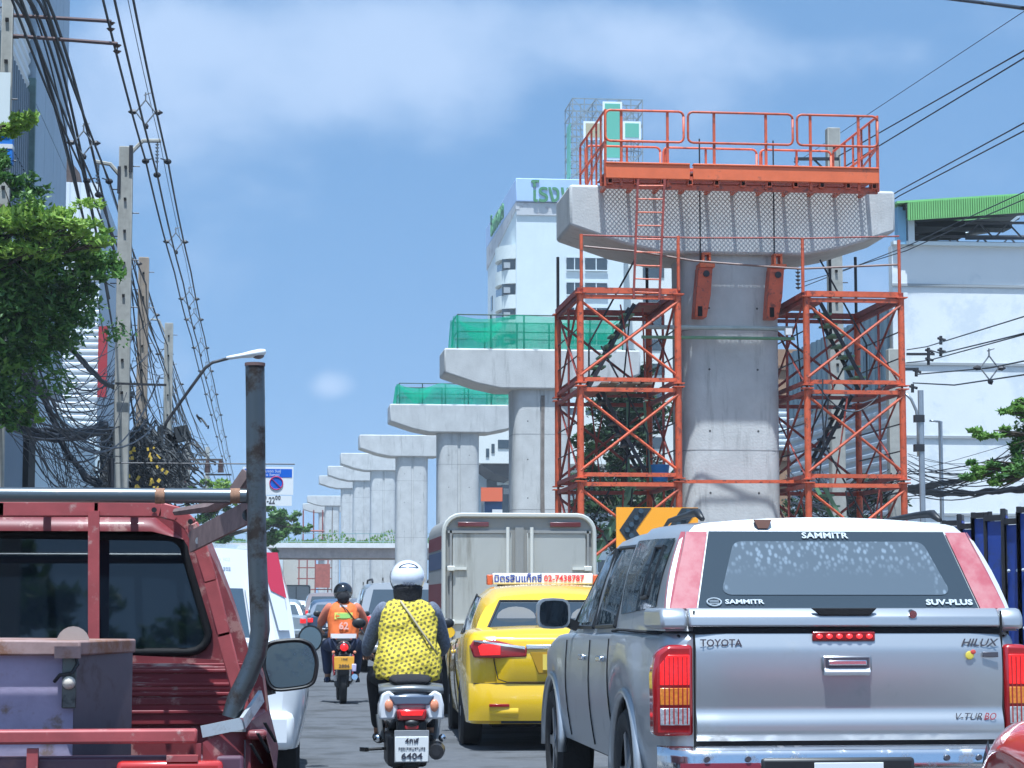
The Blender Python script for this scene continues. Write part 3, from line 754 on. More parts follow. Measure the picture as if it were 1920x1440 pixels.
def right_building():
    Y0 = 60.0; xl = at(1676, 700, Y0).x; zt = at(1800, 462, Y0).z; zside = at(1673, 575, Y0).z
    t = thing('warehouse', 'large stained white warehouse wall with an open green-roofed top floor', 'building', (26, 68, 0))
    B = lambda n, mb, m, **k: mb.build(n, m, t, world=True, **k)
    wm = mat('stained_white_wall', (.78, .80, .80), .85, var=.05, vscale=.6, dirt=(.64, .68, .70), dscale=.5, dlo=.50, dhi=.60, bump=.1, bscale=8)
    B('wall', MB().bb((xl, Y0, 0), (42, Y0 + .35, zt)), wm)
    B('wall_block', MB().bb((xl + .05, Y0 + .36, 0), (42, Y0 + 12, zside)), wm)
    B('upper_floor', MB().bb((xl + 2.4, Y0 + .36, zt - .4), (42, Y0 + 6.5, zt - .05)), wm)
    for py in (536, 683, 820, 965):
        z = at(1800, py, Y0).z; B('ledge', MB().bb((xl - .03, Y0 - .05, z - .035), (42, Y0 - .012, z + .035)), mat('ledge_grey', (.34, .36, .37), .8))
    m = MB(); corr(m, Y0 + .1, Y0 + 11.9, at(1673, 720, Y0).z, zside, xl - .08, .6, -.08, 'y'); B('side_cladding', m, mat('blue_grey_sheet', (.12, .18, .23), .5))
    m = MB(); hcorr(m, Y0 + .1, Y0 + 12, 0, at(1673, 720, Y0).z - .05, xl - .05, .28, .05, 'y', 1); B('side_cladding', m, mat('pale_sheet', (.50, .55, .60), .5))
    # open top floor: green fascia, columns, trusses
    gm = mat('green_sheet', (.26, .56, .20), .5, var=.08)
    a, b = at(1692, 390, Y0), at(1990, 370, Y0); m = MB(); n = 70
    for i in range(n):
        x = lerp(a.x, b.x, i / n); x2 = lerp(a.x, b.x, (i + 1) / n); z = lerp(a.z, b.z, i / n)
        m.bb((x, Y0 - .60, z - .45), (x2 - .07, Y0 - .53, z + .06)); m.bb((x2 - .08, Y0 - .56, z - .44), (x2 + .005, Y0 - .52, z + .05))
    B('fascia', m, gm)
    slm = bpy.data.materials.new('skylight_sheet'); slm.use_nodes = True; tt = slm.node_tree; tl = N(tt, 'ShaderNodeBsdfTranslucent'); tl.inputs[0].default_value = (.7, .75, .78, 1); tt.links.new(tl.outputs[0], tt.nodes['Material Output'].inputs[0])
    dk = mat('interior_shade', (.03, .035, .035), .9); zr = lambda y: a.z + .04 + (y + .5) * .02  # near-black ceiling and walls: the open floor's shade put into the colour
    sx = lambda y: xl + .42 + max(0, y) * .32
    for y0, y1, sky_ in ((-.5, 2.7, 0), (2.7, 3.5, 1), (3.5, 4.4, 0), (4.4, 5.3, 1), (5.3, 6.4, 0)):
        xs = xl + 4.4 - (y0 - 2.7) * .5 if sky_ else 0
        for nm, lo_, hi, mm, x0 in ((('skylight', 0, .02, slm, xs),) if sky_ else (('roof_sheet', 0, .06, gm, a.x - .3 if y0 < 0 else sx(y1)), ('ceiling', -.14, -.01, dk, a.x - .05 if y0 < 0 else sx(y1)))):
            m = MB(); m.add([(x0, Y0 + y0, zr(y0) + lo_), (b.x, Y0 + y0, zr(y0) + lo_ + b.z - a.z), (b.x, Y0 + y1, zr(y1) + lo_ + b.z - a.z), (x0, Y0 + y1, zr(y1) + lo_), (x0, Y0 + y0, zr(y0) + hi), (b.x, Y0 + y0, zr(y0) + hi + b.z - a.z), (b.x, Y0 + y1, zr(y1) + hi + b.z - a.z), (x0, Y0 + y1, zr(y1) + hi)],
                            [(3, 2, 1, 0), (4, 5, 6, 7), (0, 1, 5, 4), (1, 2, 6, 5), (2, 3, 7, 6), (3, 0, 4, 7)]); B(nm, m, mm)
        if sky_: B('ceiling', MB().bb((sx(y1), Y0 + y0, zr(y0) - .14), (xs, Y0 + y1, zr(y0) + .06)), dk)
    B('rear_wall', MB().bb((xl + 2.3, Y0 + 6.0, zt), (42, Y0 + 6.1, a.z + .1)), mat('interior_shade', (.03, .035, .035), .9))
    B('side_wall', MB().add([(xl + .5, Y0 + .1, zt), (xl + 2.5, Y0 + 6.3, zt), (xl + 2.5, Y0 + 6.3, a.z + .15), (xl + .5, Y0 + .1, a.z)], [(0, 1, 2, 3)]), mat('interior_shade', (.03, .035, .035), .9))
    B('column', MB().bb((xl + .12, Y0 - .2, zt), (xl + .36, Y0 + .1, a.z)), mat('blue_column', (.25, .45, .62), .6))
    B('column', MB().bb((xl + .42, Y0 - .2, zt), (xl + .6, Y0 + .1, a.z - .3)), mat('pale_column', (.7, .75, .75), .6))
    for yy, zo in ((1.5, .95), (3.9, 1.0), (5.8, 1.0)):
        m = MB(); z1 = a.z - .12; z0_ = z1 - .45
        m.bar((xl + 2.6, Y0 + yy, z1), (42, Y0 + yy, z1 + .4), .07); m.bar((xl + 2.6, Y0 + yy, z0_), (42, Y0 + yy, z0_ + .4), .07)
        for i in range(26):
            x = xl + 2.6 + i * .85; dz = .4 * i / 26
            m.bar((x, Y0 + yy, z0_ + dz), (x + .42, Y0 + yy, z1 + dz), .04); m.bar((x + .42, Y0 + yy, z1 + dz), (x + .85, Y0 + yy, z0_ + dz), .04)
        B('roof_truss', m, mat('truss', (.12, .12, .13), .6))
    B('parapet_cap', MB().bb((xl, Y0 - .18, zt), (42, Y0 + .1, zt + .1)), mat('pale_column', (.7, .75, .75)))
    t = thing('brown_building', 'brown brick-coloured block behind the right scaffold tower', 'building', (19.5, 84, 0))
    x0, x1 = at(1440, 700, 80).x, at(1512, 700, 80).x; bm = mat('brown_render', (.34, .21, .13), .85, var=.1)
    z1 = at(1490, 655, 80).z
    MB().bb((x0, 80, 0), (x1, 86, z1)).build('wall', bm, t, world=True)
    for py in (690, 745, 860, 905): z = at(1490, py, 80).z; MB().bb((x0, 79.9, z - .08), (x1, 79.996, z + .08)).build('ledge', mat('ledge_brown', (.2, .12, .08), .9), t, world=True)
    m = MB(); hcorr(m, x0 + .1, x1, at(1490, 845, 80).z, at(1490, 762, 80).z, 79.85, .2, .05); m.build('shutter', mat('pale_shutter', (.6, .65, .68), .5), t, world=True)
right_building()

def left_buildings():
    t = thing('clad_building', 'tall grey and white metal-clad building at the left edge', 'building', (-12, 55, 0))
    B = lambda n, mb, m, **k: mb.build(n, m, t, world=True, **k)
    X = -7.0; Z1 = 24.5
    lw = mat('pale_sheet_white', (.74, .78, .80), .5, var=.04); dg = mat('slate_sheet', (.14, .17, .20), .5, var=.1); lp = mat('blue_grey_panel', (.36, .43, .50), .55, var=.06, dirt=(.25, .3, .33), dscale=.6, dlo=.5, dhi=.8, streak=True)
    B('core_wall', MB().bb((-20, 30, 0), (X - .4, 77.5, Z1)), dg)
    m = MB(); hcorr(m, 40, 67.2, 16.6, Z1, X - .1, .35, .06, 'y', -1); B('upper_cladding', m, lw)
    m = MB(); corr(m, 40, 67.2, 14.0, 16.55, X - .12, .55, .1, 'y'); B('mid_cladding', m, dg)
    m = MB()                                                              # triangular slate cladding over the opening
    corr(m, 62.5, 67.2, 11.6, 13.95, X - .12, .5, .1, 'y'); B('mid_cladding', m, dg)
    B('opening', MB().bb((X - .35, 45, 8.2), (X - .3, 67.2, 13.98)), void)
    for y in frange(58.2, 66.8, 5): B('column', MB().bb((X - .28, y, 8.1), (X - .05, y + .35, 13.9 - (y - 58) * .12)), mat('pale_column', (.7, .75, .75)))
    # light end panel, separate sheets with open joints
    for i, (y0, y1) in enumerate(((67.3, 70.3), (70.34, 73.3), (73.34, 75.9), (75.94, 78.2))):
        for j, (z0, z1) in enumerate(((8.3, 12.2), (12.24, 16.3), (16.34, 20.4), (20.44, Z1))):
            B('panel', MB().bb((X - .3, y0, z0), (X + .12, y1, z1)), lp)
    B('end_strip', MB().bb((X - .1, 67.0, 8.3), (X + .14, 67.28, 17)), mat('green_stain', (.13, .20, .19), .8, var=.3))
    # ground floor along the pavement
    B('shopfront', MB().bb((X - .4, 45, .1), (X - .1, 68, 7.9)), mat('shop_grey', (.17, .23, .30), .7, var=.06))
    B('pillar', MB().bb((X - .4, 68.2, .1), (X + .05, 70.2, 7.9)), void)
    B('shop_wall', MB().bb((X - .4, 70.4, .1), (X - .12, 97, 8.0)), mat('pale_blue_wall', (.55, .66, .72), .8, var=.04))
    B('signboard', MB().bb((X - .1, 45, 7.0), (X + .1, 60, 7.8)), mat('orange_sign', (.5, .1, .05), .6))
    t = thing('white_ribbed_building', 'white ribbed-metal building behind the first utility pole', 'building', (-9, 103, 0))
    B = lambda n, mb, m, **k: mb.build(n, m, t, world=True, **k)
    Y = 97.2; xa, xb = at(112, 500, Y).x, at(187, 500, Y).x; z = at(150, 348, Y).z
    B('core_wall', MB().bb((xa - 10, Y + .1, 0), (xb - .02, Y + 14, z - .05)), lp)
    m = MB(); hcorr(m, xa, xb, 8, z, Y, .28, .07); B('front_cladding', m, lw)
    m = MB(); corr(m, xa, xb, z - 4.0, z + .12, Y - .1, .42, .05); B('front_cladding', m, lw)
    B('gable', MB().prism([(xa, z), (xa + .9, z), (xa + .75, z + .6), (xa, z + 1.6)], Y + .2, Y + .5, 'y'), mat('rusty_gable', (.12, .09, .08), .9, var=.3))
    red = mat('red_banner', (.40, .03, .04), .6, var=.1)
    p, q = at(185, 612, 96), at(200, 745, 96)
    B('banner', MB().bb((p.x, 95.9, q.z), (q.x, 96, p.z)), red)
    B('lower_wall', MB().bb((xa - .6, Y - .4, 0), (xb + .2, Y, 8)), mat('pale_blue_wall', (.55, .66, .72)))
    B('pillar', MB().bb((xb + .2, Y - .5, 0), (xb + 1.0, Y, 8.6)), void)
    # rows of plain blocks farther on
    rnd = random.Random(11)
    t = thing('distant_shophouse', 'pale distant shophouse row past the far utility poles on the left', 'building', (-10, 170, 0))
    B = lambda n, mb, m, **k: mb.build(n, m, t, world=True, **k)
    B('wall', MB().bb((-16, 150, 0), (-7.6, 200, 6.5)), mat('pale_blue_wall', (.55, .66, .72)))
    for y in frange(152, 196, 8): B('window', MB().bb((-7.58, y, 3.6), (-7.5, y + 3, 5.2)), void)
    t = thing('stepped_facade', 'pale building with dark window ledges under the overpass', 'building', (1, 330, 0))
    B = lambda n, mb, m, **k: mb.build(n, m, t, world=True, **k)
    B('wall', MB().bb((-8, 330, 0), (3.2, 350, 8.5)), mat('facade_pale', (.62, .66, .68), .8, var=.05))
    B('side_wall', MB().bb((3.3, 335, 0), (8, 350, 9.5)), mat('facade_beige', (.55, .52, .46), .8, var=.1))
    for k in range(5):
        z = 1.8 + k * 1.3; B('ledge', MB().bb((-2, 329.6, z), (2.6 - k * .25, 329.95, z + .16)), void)
    t = thing('site_gantry', 'small red-brown site gantry far off below the overpass', 'scaffold', (6.5, 250, 0))
    m = MB()
    for x in (4.2, 5.1, 6, 7.4): m.bar((x, 250, 0), (x, 250, 6.4), .14)
    for z in (3.0, 4.2, 5.4, 6.3): m.bar((4.0, 250, z), (7.8, 250, z), .12)
    m.build('frame_bars', orange_d, t, world=True); MB().bb((6.0, 249, 3.2), (7.6, 251, 5.8)).build('cabin', mat('gantry_cabin', (.38, .10, .07), .7, var=.3), t, world=True)
    # banner and parked blue box between the second and third columns
    t = thing('roadside_billboard', 'orange banner above a blue board, seen between two pier columns', 'billboard', (11.6, 110, 0))
    p, q, r = at(902, 914, 110), at(942, 940, 110), at(938, 985, 110)
    MB().bb((p.x, 110, q.z), (q.x, 110.1, p.z)).build('banner', mat('orange_banner', (.75, .16, .07), .6), t, world=True)
    MB().bb((p.x + .2, 110.2, r.z - .8), (q.x, 110.3, q.z)).build('board', mat('blue_board', (.06, .12, .25), .6), t, world=True)
    MB().box((q.x - .25, 110.05, q.z - .55), (.5, .08, .3)).build('lamp', mat('white_paint', (.7, .7, .7)), t, world=True)
    for x in (p.x + .1, q.x - .1): MB().bar((x, 110.4, 0), (x, 110.4, p.z), .12).build('post', steel, t, world=True)
left_buildings()

# ------------------------------------------------------------------ utility poles
def pole(px, ptop, Y, label, r=.16, arms=True, taper=.85, brown=False, x=None, steps=True):
    a = at(px, ptop, Y); X = a.x if x is None else x
    t = thing('utility_pole', label, 'utility pole', (X, Y, 0), group='concrete utility poles')
    pm = mat('pole_brown', (.33, .27, .21), .9, var=.2, vscale=4) if brown else concrete_old
    MB().box((0, 0, a.z / 2), (r * 2.3, r * 2.0, a.z), taper=taper).build('shaft', pm, t, bevel=.02)
    if steps:
        m = MB()
        for k in range(8): m.box((0, -r * .96, a.z - .5 - k * .75), (.06, .08, .06))
        m.build('bolt_hole', void, t, kind='stuff')
        m = MB()
        for k in range(7): m.tube([(-r * .8 * (1 if k % 2 else -1), 0, a.z - .45 - k * .55), (-r * 2.0 * (1 if k % 2 else -1), 0, a.z - .45 - k * .55)], .014, 5)
        m.build('step_bolt', steel_dark, t)
    return t, a
def insulator(m, p, L=.45, r=.07, n=5, axis=Vector((0, 0, -1))):
    for k in range(n):
        c = Vector(p) + axis * (L * (k + .5) / n); m.tube([c - axis * .012, c + axis * .03], [r, r * .45], 8)
    m.tube([p, Vector(p) + axis * L], .012, 5)
def bent_arm(t, a, pts, name='arm', r=.05):
    MB().tube([Vector(p) for p in pts], r, 6).build(name, concrete_old, t, world=True)
t0, a0 = pole(10, -90, 39.5, 'near utility pole at the left edge with a blue band', x=-4.55, r=.1)
MB().bb((-.14, -.14, 9.0), (.14, .14, 9.5)).build('band', mat('blue_band', (.02, .18, .6), .6), t0)
MB().bb((-.15, -.15, 9.25), (.15, .15, 9.33)).build('band', mat('white_paint', (.7, .7, .7)), t0)
MB().bb((-.1, -.17, 9.5), (.09, -.15, 10.6)).build('cable_duct', mat('pale_column', (.7, .75, .75)), t0)
for (pa, pb) in (((70, 30), (208, 40)), ((70, 68), (220, 82))):
    p, q = at(pa[0], pa[1], 39.5), at(pb[0], pb[1], 39.5); p.x = -4.5
    MB().tube([p, q], .035, 6).build('arm', mat('rusty_arm', (.12, .08, .08), .8), t0, world=True)
    m = MB(); insulator(m, q + V(0, 0, .02), .22, .08, 2); m.build('insulator', mat('insulator_brown', (.08, .05, .045), .35), t0, world=True)
t1, a1 = pole(237, 276, 52, 'tallest full-height utility pole on the left with two bent arms')
Y = 52
bent_arm(t1, a1, [at(242, 300, Y), at(247, 285, Y), at(268, 264, Y), at(302, 264, Y)])
bent_arm(t1, a1, [at(232, 360, Y), at(230, 335, Y), at(207, 308, Y), at(178, 303, Y)])
m = MB(); m.bb((at(243, 275, Y).x, 51.82, at(243, 325, Y).z), (at(250, 275, Y).x, 51.9, at(243, 275, Y).z)); m.bb((at(222, 275, Y).x, 51.82, at(243, 365, Y).z), (at(228, 275, Y).x, 51.9, at(243, 315, Y).z)); m.build('arm_plate', steel_dark, t1, world=True)
for px, py in ((295, 268), (183, 307)):
    m = MB(); insulator(m, at(px, py, Y), .48, .05, 6); m.build('insulator', mat('insulator_grey', (.35, .38, .4), .3), t1, world=True)
t2, a2 = pole(270, 483, 69, 'brownish bare utility pole second in the row', brown=True)
t3, a3 = pole(317, 606, 85, 'third utility pole in the row, just behind the street lamp arm')
bent_arm(t3, a3, [at(314, 640, 85), at(311, 628, 85), at(298, 600, 85), at(282, 599, 85)], r=.04)
t4, a4 = pole(353, 808, 139, 'fourth utility pole, low between the hanging cables', steps=False)
t5, a5 = pole(385, 838, 175, 'farthest utility pole on the left with a crossarm', steps=False, x=-4.2)
# crossarms
m = MB(); m.bar(at(216, 719, 51.7), at(312, 722, 51.7), .05, .05); m.build('crossarm', steel_dark, t1, world=True)
m = MB(); m.bar(at(300, 862, 84), at(417, 862, 84), .07, .07); m.bar(at(290, 866, 84), at(372, 880, 84), .14, .14); m.build('crossarm', mat('arm_timber', (.09, .07, .065), .8), t3, world=True)
for px, py in ((389, 864), (414, 864), (345, 895)):
    m = MB(); m.tube([at(px, py, 84), at(px, py + 22, 84)], [.07, .12], 8); m.sphere(at(px, py + 10, 84), (.11, .11, .2), 8, 6); m.build('insulator', mat('insulator_brown', (.08, .05, .045)), t3, world=True)
MB().bar(at(385, 890, 139), at(434, 890, 139), .12, .1).build('crossarm', steel_dark, t4, world=True)

# right-hand poles
t6, a6 = pole(1561, 241, 52, 'tall utility pole behind the nearest pier on its right')
m = MB(); m.bar(at(1490, 298, 51.7), at(1573, 298, 51.7), .07, .07); m.bar(at(1525, 298, 51.7), at(1548, 320, 51.7), .04, .04); m.build('crossarm', steel_dark, t6, world=True)
m = MB(); insulator(m, at(1493, 300, 51.6), .5, .07, 5); m.build('insulator', mat('insulator_brown', (.08, .05, .045)), t6, world=True)
m = MB(); insulator(m, at(1496, 500, 51.6), .55, .07, 6); m.build('insulator', mat('insulator_brown', (.08, .05, .045)), t6, world=True)
t7, a7 = pole(1678, 655, 53, 'short pole beside the white warehouse wall', steps=False, taper=.9, x=at(1678, 800, 53).x)
m = MB()
for py, pa, pb in ((664, 1700, 1752), (692, 1690, 1722)): m.bar(at(pa, py, 53), at(pb, py, 53), .06, .06)
m.build('crossarm', steel_dark, t7, world=True)
m = MB()
for px, py in ((1741, 662), (1741, 678), (1764, 640), (1764, 662), (1718, 700), (1711, 730)): m.tube([at(px, py - 10, 53), at(px, py + 6, 53)], .04, 6); m.tube([at(px - 6, py - 6, 53), at(px + 9, py - 2, 53)], .035, 5)
m.build('insulator', steel_dark, t7, world=True)

def street_lamp(name_label, pts, Y, head, r=.05, hm=None, base=None):
    t = thing('street_lamp', name_label, 'street lamp', (at(*pts[0], Y).x, Y, 0))
    P = [at(px, py, Y) for px, py in pts]
    MB().tube([(P[0].x, Y, 0), P[0]], r * 1.5, 8).build('pole', steel, t, world=True)
    MB().tube(P, r, 7).build('arm', steel_dark if hm is None else hm, t, world=True, smooth=True)
    return t
t = street_lamp('street lamp with white head on a dark angled arm, seen beside the rack post', [(305, 815), (312, 792), (350, 738), (385, 690), (398, 680), (432, 671)], 62, None, .045)
a, b = at(424, 673, 62), at(499, 661, 62)
rings = []
for u, w, h in ((0, .05, .05), (.12, .07, .06), (.4, .10, .07), (.62, .15, .10), (.85, .17, .11), (.97, .12, .08), (1, .03, .03)):
    c = a.lerp(b, u); rings.append([c + V(0, w * math.cos(q), h * math.sin(q) + .02) for q in [2 * PI * k / 12 for k in range(12)]])
MB().loft(rings).build('lamp_head', mat('lamp_white', (.78, .8, .82), .35), t, world=True, smooth=True)
MB().sphere(a.lerp(b, .8) - V(0, 0, .05), (.17, .12, .1), 12, 8).build('lens', mat('lamp_lens', (.16, .12, .12), .2), t, world=True, smooth=True)
def post_lamp(px, ptop, Y, label, r, arm):
    a = at(px, ptop, Y); t = thing('street_lamp', label, 'street lamp', (a.x, Y, 0))
    MB().tube([(0, 0, 0), (0, 0, a.z)], r, 10).build('pole', steel, t)
    MB().tube([at(x, y, Y) for x, y in arm], r * .5, 7).build('arm', steel, t, world=True, smooth=True)
    return t
t = post_lamp(1726, 732, 36, 'grey steel lamp post with curved conduit just right of the right scaffold', .05, [(1722, 855), (1721, 790), (1718, 770), (1708, 748), (1698, 738)])
m = MB()
for py in (785, 840): m.box(at(1723, py, 36), (.16, .12, .12))
m.build('clamp', steel_dark, t, world=True)
post_lamp(1763, 790, 50, 'slim white lamp post in front of the warehouse wall', .05, [(1763, 791), (1750, 789), (1743, 789)])

# ------------------------------------------------------------------ overhead cables
def cable(pts, r, label, group, n=5, cat='cable', m=cablem, name='overhead_cable'):
    return tag(MB().tube(pts, r, n, cap=False).build(name, m, smooth=True), label, cat, group)
HG = 'high-voltage cables on the left'
def hv(x, z, y0, y1, span, s, r, label, z1=None):
    pts = []; n = 90
    for i in range(n + 1):
        y = lerp(y0, y1, (i / n) ** 1.6); u = ((y - 52) / span) % 1.0; zz = z if z1 is None else lerp(z, z1, min(1, (y - y0) / (y1 - y0)))
        pts.append((x, y, zz + s * (1 - 4 * u * (1 - u)) - s))
    cable(pts, r, label, HG)
# right-hand group: three conductors and an earth wire with diamond spacers
XA, ZA = at(295, 300, 52).x, at(295, 305, 52).z
g1 = [(-.27, 0), (.24, 0), (.0, -.32), (.06, .42)]
for i, (dx, dz) in enumerate(g1):
    hv(XA + dx, ZA + dz + .05, 14, 235, 17.5, .12, .024 if i < 3 else .008, ['left conductor of the right-hand high-voltage group', 'right conductor of the right-hand high-voltage group', 'lowest conductor of the right-hand high-voltage group', 'thin messenger wire above the right-hand high-voltage group'][i])
XB, ZB = at(185, 340, 52).x, at(185, 342, 52).z
for i, (dx, dz) in enumerate(g1):
    hv(XB + dx, ZB + dz + .05, 14, 235, 17.5, .12, .024 if i < 3 else .008, ['left conductor of the left-hand high-voltage group', 'right conductor of the left-hand high-voltage group', 'lowest conductor of the left-hand high-voltage group', 'thin messenger wire above the left-hand high-voltage group'][i])
def spacer(X, Y, Z, label, grp, s=1.0):
    t = thing('cable_spacer', label, 'cable spacer', (X, Y, Z), group=grp)
    m = MB(); L, R, U, D = V(-.2 * s, 0, 0), V(.2 * s, 0, 0), V(0, 0, .26 * s), V(0, 0, -.26 * s)
    for a, b in ((U, L), (U, R), (L, D), (R, D)): m.tube([a, b], .016, 5)
    m.tube([U, U + V(0, 0, .16 * s)], .016, 5); m.tube([U + V(-.04, 0, .1), U + V(.12 * s, 0, .16 * s)], .012, 5)
    m.build('diamond_frame', mat('spacer_grey', (.18, .19, .2), .6), t)
    for p, q in ((L, V(-1, 0, 0)), (R, V(1, 0, 0)), (D, V(.3, 0, -.6))):
        mm = MB(); mm.tube([p, p + q * .08, p + q * .16 * s], [.05, .06, .012], 6); mm.build('clamp', steel_dark, t)
sg = 'diamond spacers on the high-voltage cables'
for i, y in enumerate((46.6, 63.5, 75.5, 81, 90, 99, 110, 122, 138, 156)):
    spacer(XA, y, ZA, 'diamond cable spacer on the right-hand high-voltage group, ' + ['nearest, above the pole top', 'first below the pole top', 'second below the pole top', 'third below the pole top', 'fourth below the pole top', 'fifth below the pole top', 'level with the street lamp head', 'just under the street lamp head', 'second from the far end', 'at the far end'][i], sg)
for i, y in enumerate((47.5, 64.5, 76, 88, 100)):
    spacer(XB, y, ZB, 'diamond cable spacer on the left-hand high-voltage group, ' + ['left of the first pole arm', 'first beyond the tallest pole', 'second beyond the tallest pole', 'third beyond the tallest pole', 'farthest one'][i], sg)
# insulators where the conductors pass the first pole
for X_, Z_ in ((XA, ZA), (XB, ZB)):
    m = MB()
    for dx, dz in g1[:3]: m.sphere((X_ + dx, 52, Z_ + dz + .03), (.09, .07, .07), 8, 6); m.bar((X_ + dx, 52, Z_ + dz + .05), (X_ + dx * .3, 52, Z_ + .1), .025)
    m.bar((X_, 52, Z_ + .1), (X_, 52, Z_ + .5), .02); m.build('cable_clamp', steel_dark, t1, world=True)
# thick service cables fanning down the left side
LG = 'black service cables along the left buildings'
rnd = random.Random(4)
svc = [((22, -10), (105, 200), (180, 520)), ((48, -10), (128, 210), (205, 560)), ((62, -10), (140, 230), (215, 640)), ((84, -10), (165, 250), (232, 560)), ((30, -10), (90, 160), (160, 430)), ((38, -10), (118, 220), (196, 640))]
for i, (a, b, c) in enumerate(svc):
    A, Bp, Cc = at(*a, 37), at(*b, 48), at(*c, 66 + i)
    pts = []
    for k in range(21):
        u = k / 20; p = A * (1 - u) ** 2 + (Bp * 2 - (A + Cc) * .5) * 2 * u * (1 - u) + Cc * u * u; pts.append(p)
    pts.insert(0, pts[0] + (pts[0] - pts[1]) * 9)
    cable(pts, .03 if i < 4 else .018, ['outermost black service cable left of the others', 'second black service cable from the left', 'third black service cable, close beside the second', 'fourth black service cable from the left, nearest the pole arms', 'thin service cable running down into the tree', 'thin service cable between two thick ones'][i], LG)
# sagging tangle from the pole row
def tangle():
    m = MB(); rnd = random.Random(21)
    for i in range(58):
        a = (rnd.uniform(-30, 110), rnd.uniform(560, 800)); b = (rnd.uniform(205, 300), rnd.uniform(600, 880))
        Y0, Y1 = rnd.uniform(38, 50), rnd.uniform(51, 68)
        p, q = at(*a, Y0), at(*b, Y1); m.tube(sag(p, q, rnd.uniform(.3, 2.0), 12), rnd.choice((.008, .010, .012, .016, .022)), 4, cap=False)
    for i in range(26):
        k = rnd.random(); a = (rnd.uniform(228, 246), rnd.uniform(360, 700)) if k < .55 else (rnd.uniform(264, 276), rnd.uniform(540, 760))
        b = (rnd.uniform(264, 322), rnd.uniform(max(a[1] + 40, 640), 880))
        m.tube(sag(at(*a, 53 if k < .55 else 69), at(*b, 69 if k < .55 else 84), rnd.uniform(.1, .9), 9), rnd.choice((.01, .012, .018)), 4, cap=False)
    for i in range(30):
        a = (rnd.uniform(312, 322), rnd.uniform(640, 840)); b = (rnd.uniform(350, 415), rnd.uniform(820, 885))
        m.tube(sag(at(*a, 86), at(*b, 150), rnd.uniform(.2, 1.4), 9), .016, 4, cap=False)
    for i in range(26):
        a = (rnd.uniform(60, 130), rnd.uniform(805, 850)); b = (rnd.uniform(120, 200), rnd.uniform(850, 960))
        m.tube(sag(at(*a, 50), at(*b, 56), rnd.uniform(.1, .9), 9), .008, 4, cap=False)
    tag(m.build('cable_tangle', cablem), 'dense tangle of drooping black telephone wires around the left poles', 'cables', kind='stuff')
    m = MB()
    for i in range(300):
        px, py = rnd.gauss(285, 36), rnd.gauss(876, 32)
        if py > 960: continue
        p = at(px, py, rnd.uniform(56, 64)); a = rnd.uniform(0, PI); r = rnd.uniform(.12, .42)
        pts = [p + V(r * math.cos(q + a), .1 * math.sin(3 * q), r * rnd.uniform(.6, 1.4) * math.sin(q)) for q in frange(0, rnd.uniform(3, 6.2), 9)]
        m.tube(pts, rnd.choice((.012, .02, .03)), 4, cap=False)
    for i in range(60):
        px, py = rnd.gauss(290, 34), rnd.gauss(880, 26); p = at(px, py, 62.5); m.box(p, (rnd.uniform(.15, .5), .15, rnd.uniform(.15, .6)), R=Matrix.Rotation(rnd.uniform(-.5, .5), 3, 'Y'))
    for px in (205, 212, 222, 262, 300):
        m.tube([at(px, 800, 60), at(px + 2, 950, 60)], .09, 5)
    tag(m.build('cable_coils', mat('coil_dark', (.03, .035, .04), .7)), 'dark coils and splice boxes heaped at the foot of the left poles', 'cables', kind='stuff')
    m = MB()
    for px, py in ((250, 848), (256, 856), (246, 852), (292, 848), (296, 862), (298, 893), (293, 905), (290, 912), (300, 886), (245, 908), (252, 903), (243, 914), (286, 842), (238, 912)):
        for k in range(2):
            p = at(px + rnd.uniform(-14, 14), py + rnd.uniform(-12, 12), rnd.uniform(54.6, 56)); m.box(p, (rnd.uniform(.03, .08), .02, rnd.uniform(.04, .15)), R=Matrix.Rotation(rnd.uniform(-.8, .8), 3, 'Y'))
    tag(m.build('cable_tags', mat('tag_yellow', (.70, .48, .06), .6)), 'yellow plastic tags tied among the cable coils', 'cable tags', kind='stuff')
tangle()
def bundle(pts, Ys, r, label, seed, strands=9, grp='thick cable bundles'):
    rnd = random.Random(seed); base = [at(px, py, y) for (px, py), y in zip(pts, Ys)]; m = MB()
    if pts[-1][0] > 1900: base.append(base[-1] + (base[-1] - base[-2]) * 2)
    def sm(u):
        k = u * (len(base) - 1); i = min(int(k), len(base) - 2); return base[i].lerp(base[i + 1], k - i)
    for s in range(strands):
        ph = rnd.uniform(0, 6.28); rr = rnd.uniform(.3, 1) * r; f = rnd.uniform(3, 8)
        m.tube([sm(u) + V(0, rr * math.cos(ph + f * u), rr * math.sin(ph + f * u) + .02 * math.sin(u * 40 + s)) for u in frange(0, 1, 26)], r * .42, 5, cap=False)
    return tag(m.build('cable_bundle', cablem, smooth=True), label, 'cable bundle', grp)
bundle([(58, 690), (75, 730), (95, 775), (110, 820), (128, 850), (145, 872), (160, 895), (190, 912)], [52] * 8, .09, 'thick black cable bundle hanging diagonally under the left tree', 1, 9)
bundle([(-30, 785), (20, 795), (60, 812), (110, 818), (160, 812), (200, 800)], [50, 50, 51, 52, 53, 54], .12, 'horizontal sagging cable bundle between tree and first pole', 2, 11)
bundle([(95, 618), (130, 650), (165, 688), (200, 720), (250, 740)], [45, 47, 49, 51, 55], .06, 'cable bundle sloping from the tree to the first pole', 3, 6)
bundle([(1704, 914), (1740, 912), (1790, 905), (1840, 888), (1930, 862)], [50, 48, 46, 44, 41], .06, 'upper black cable bundle rising to the right tree', 4, 9)
bundle([(1704, 918), (1760, 925), (1820, 924), (1880, 920), (1940, 916)], [50, 47, 45, 43, 41], .055, 'lower black cable bundle above the blue hoarding', 5, 9)
RG = 'overhead cables on the right'
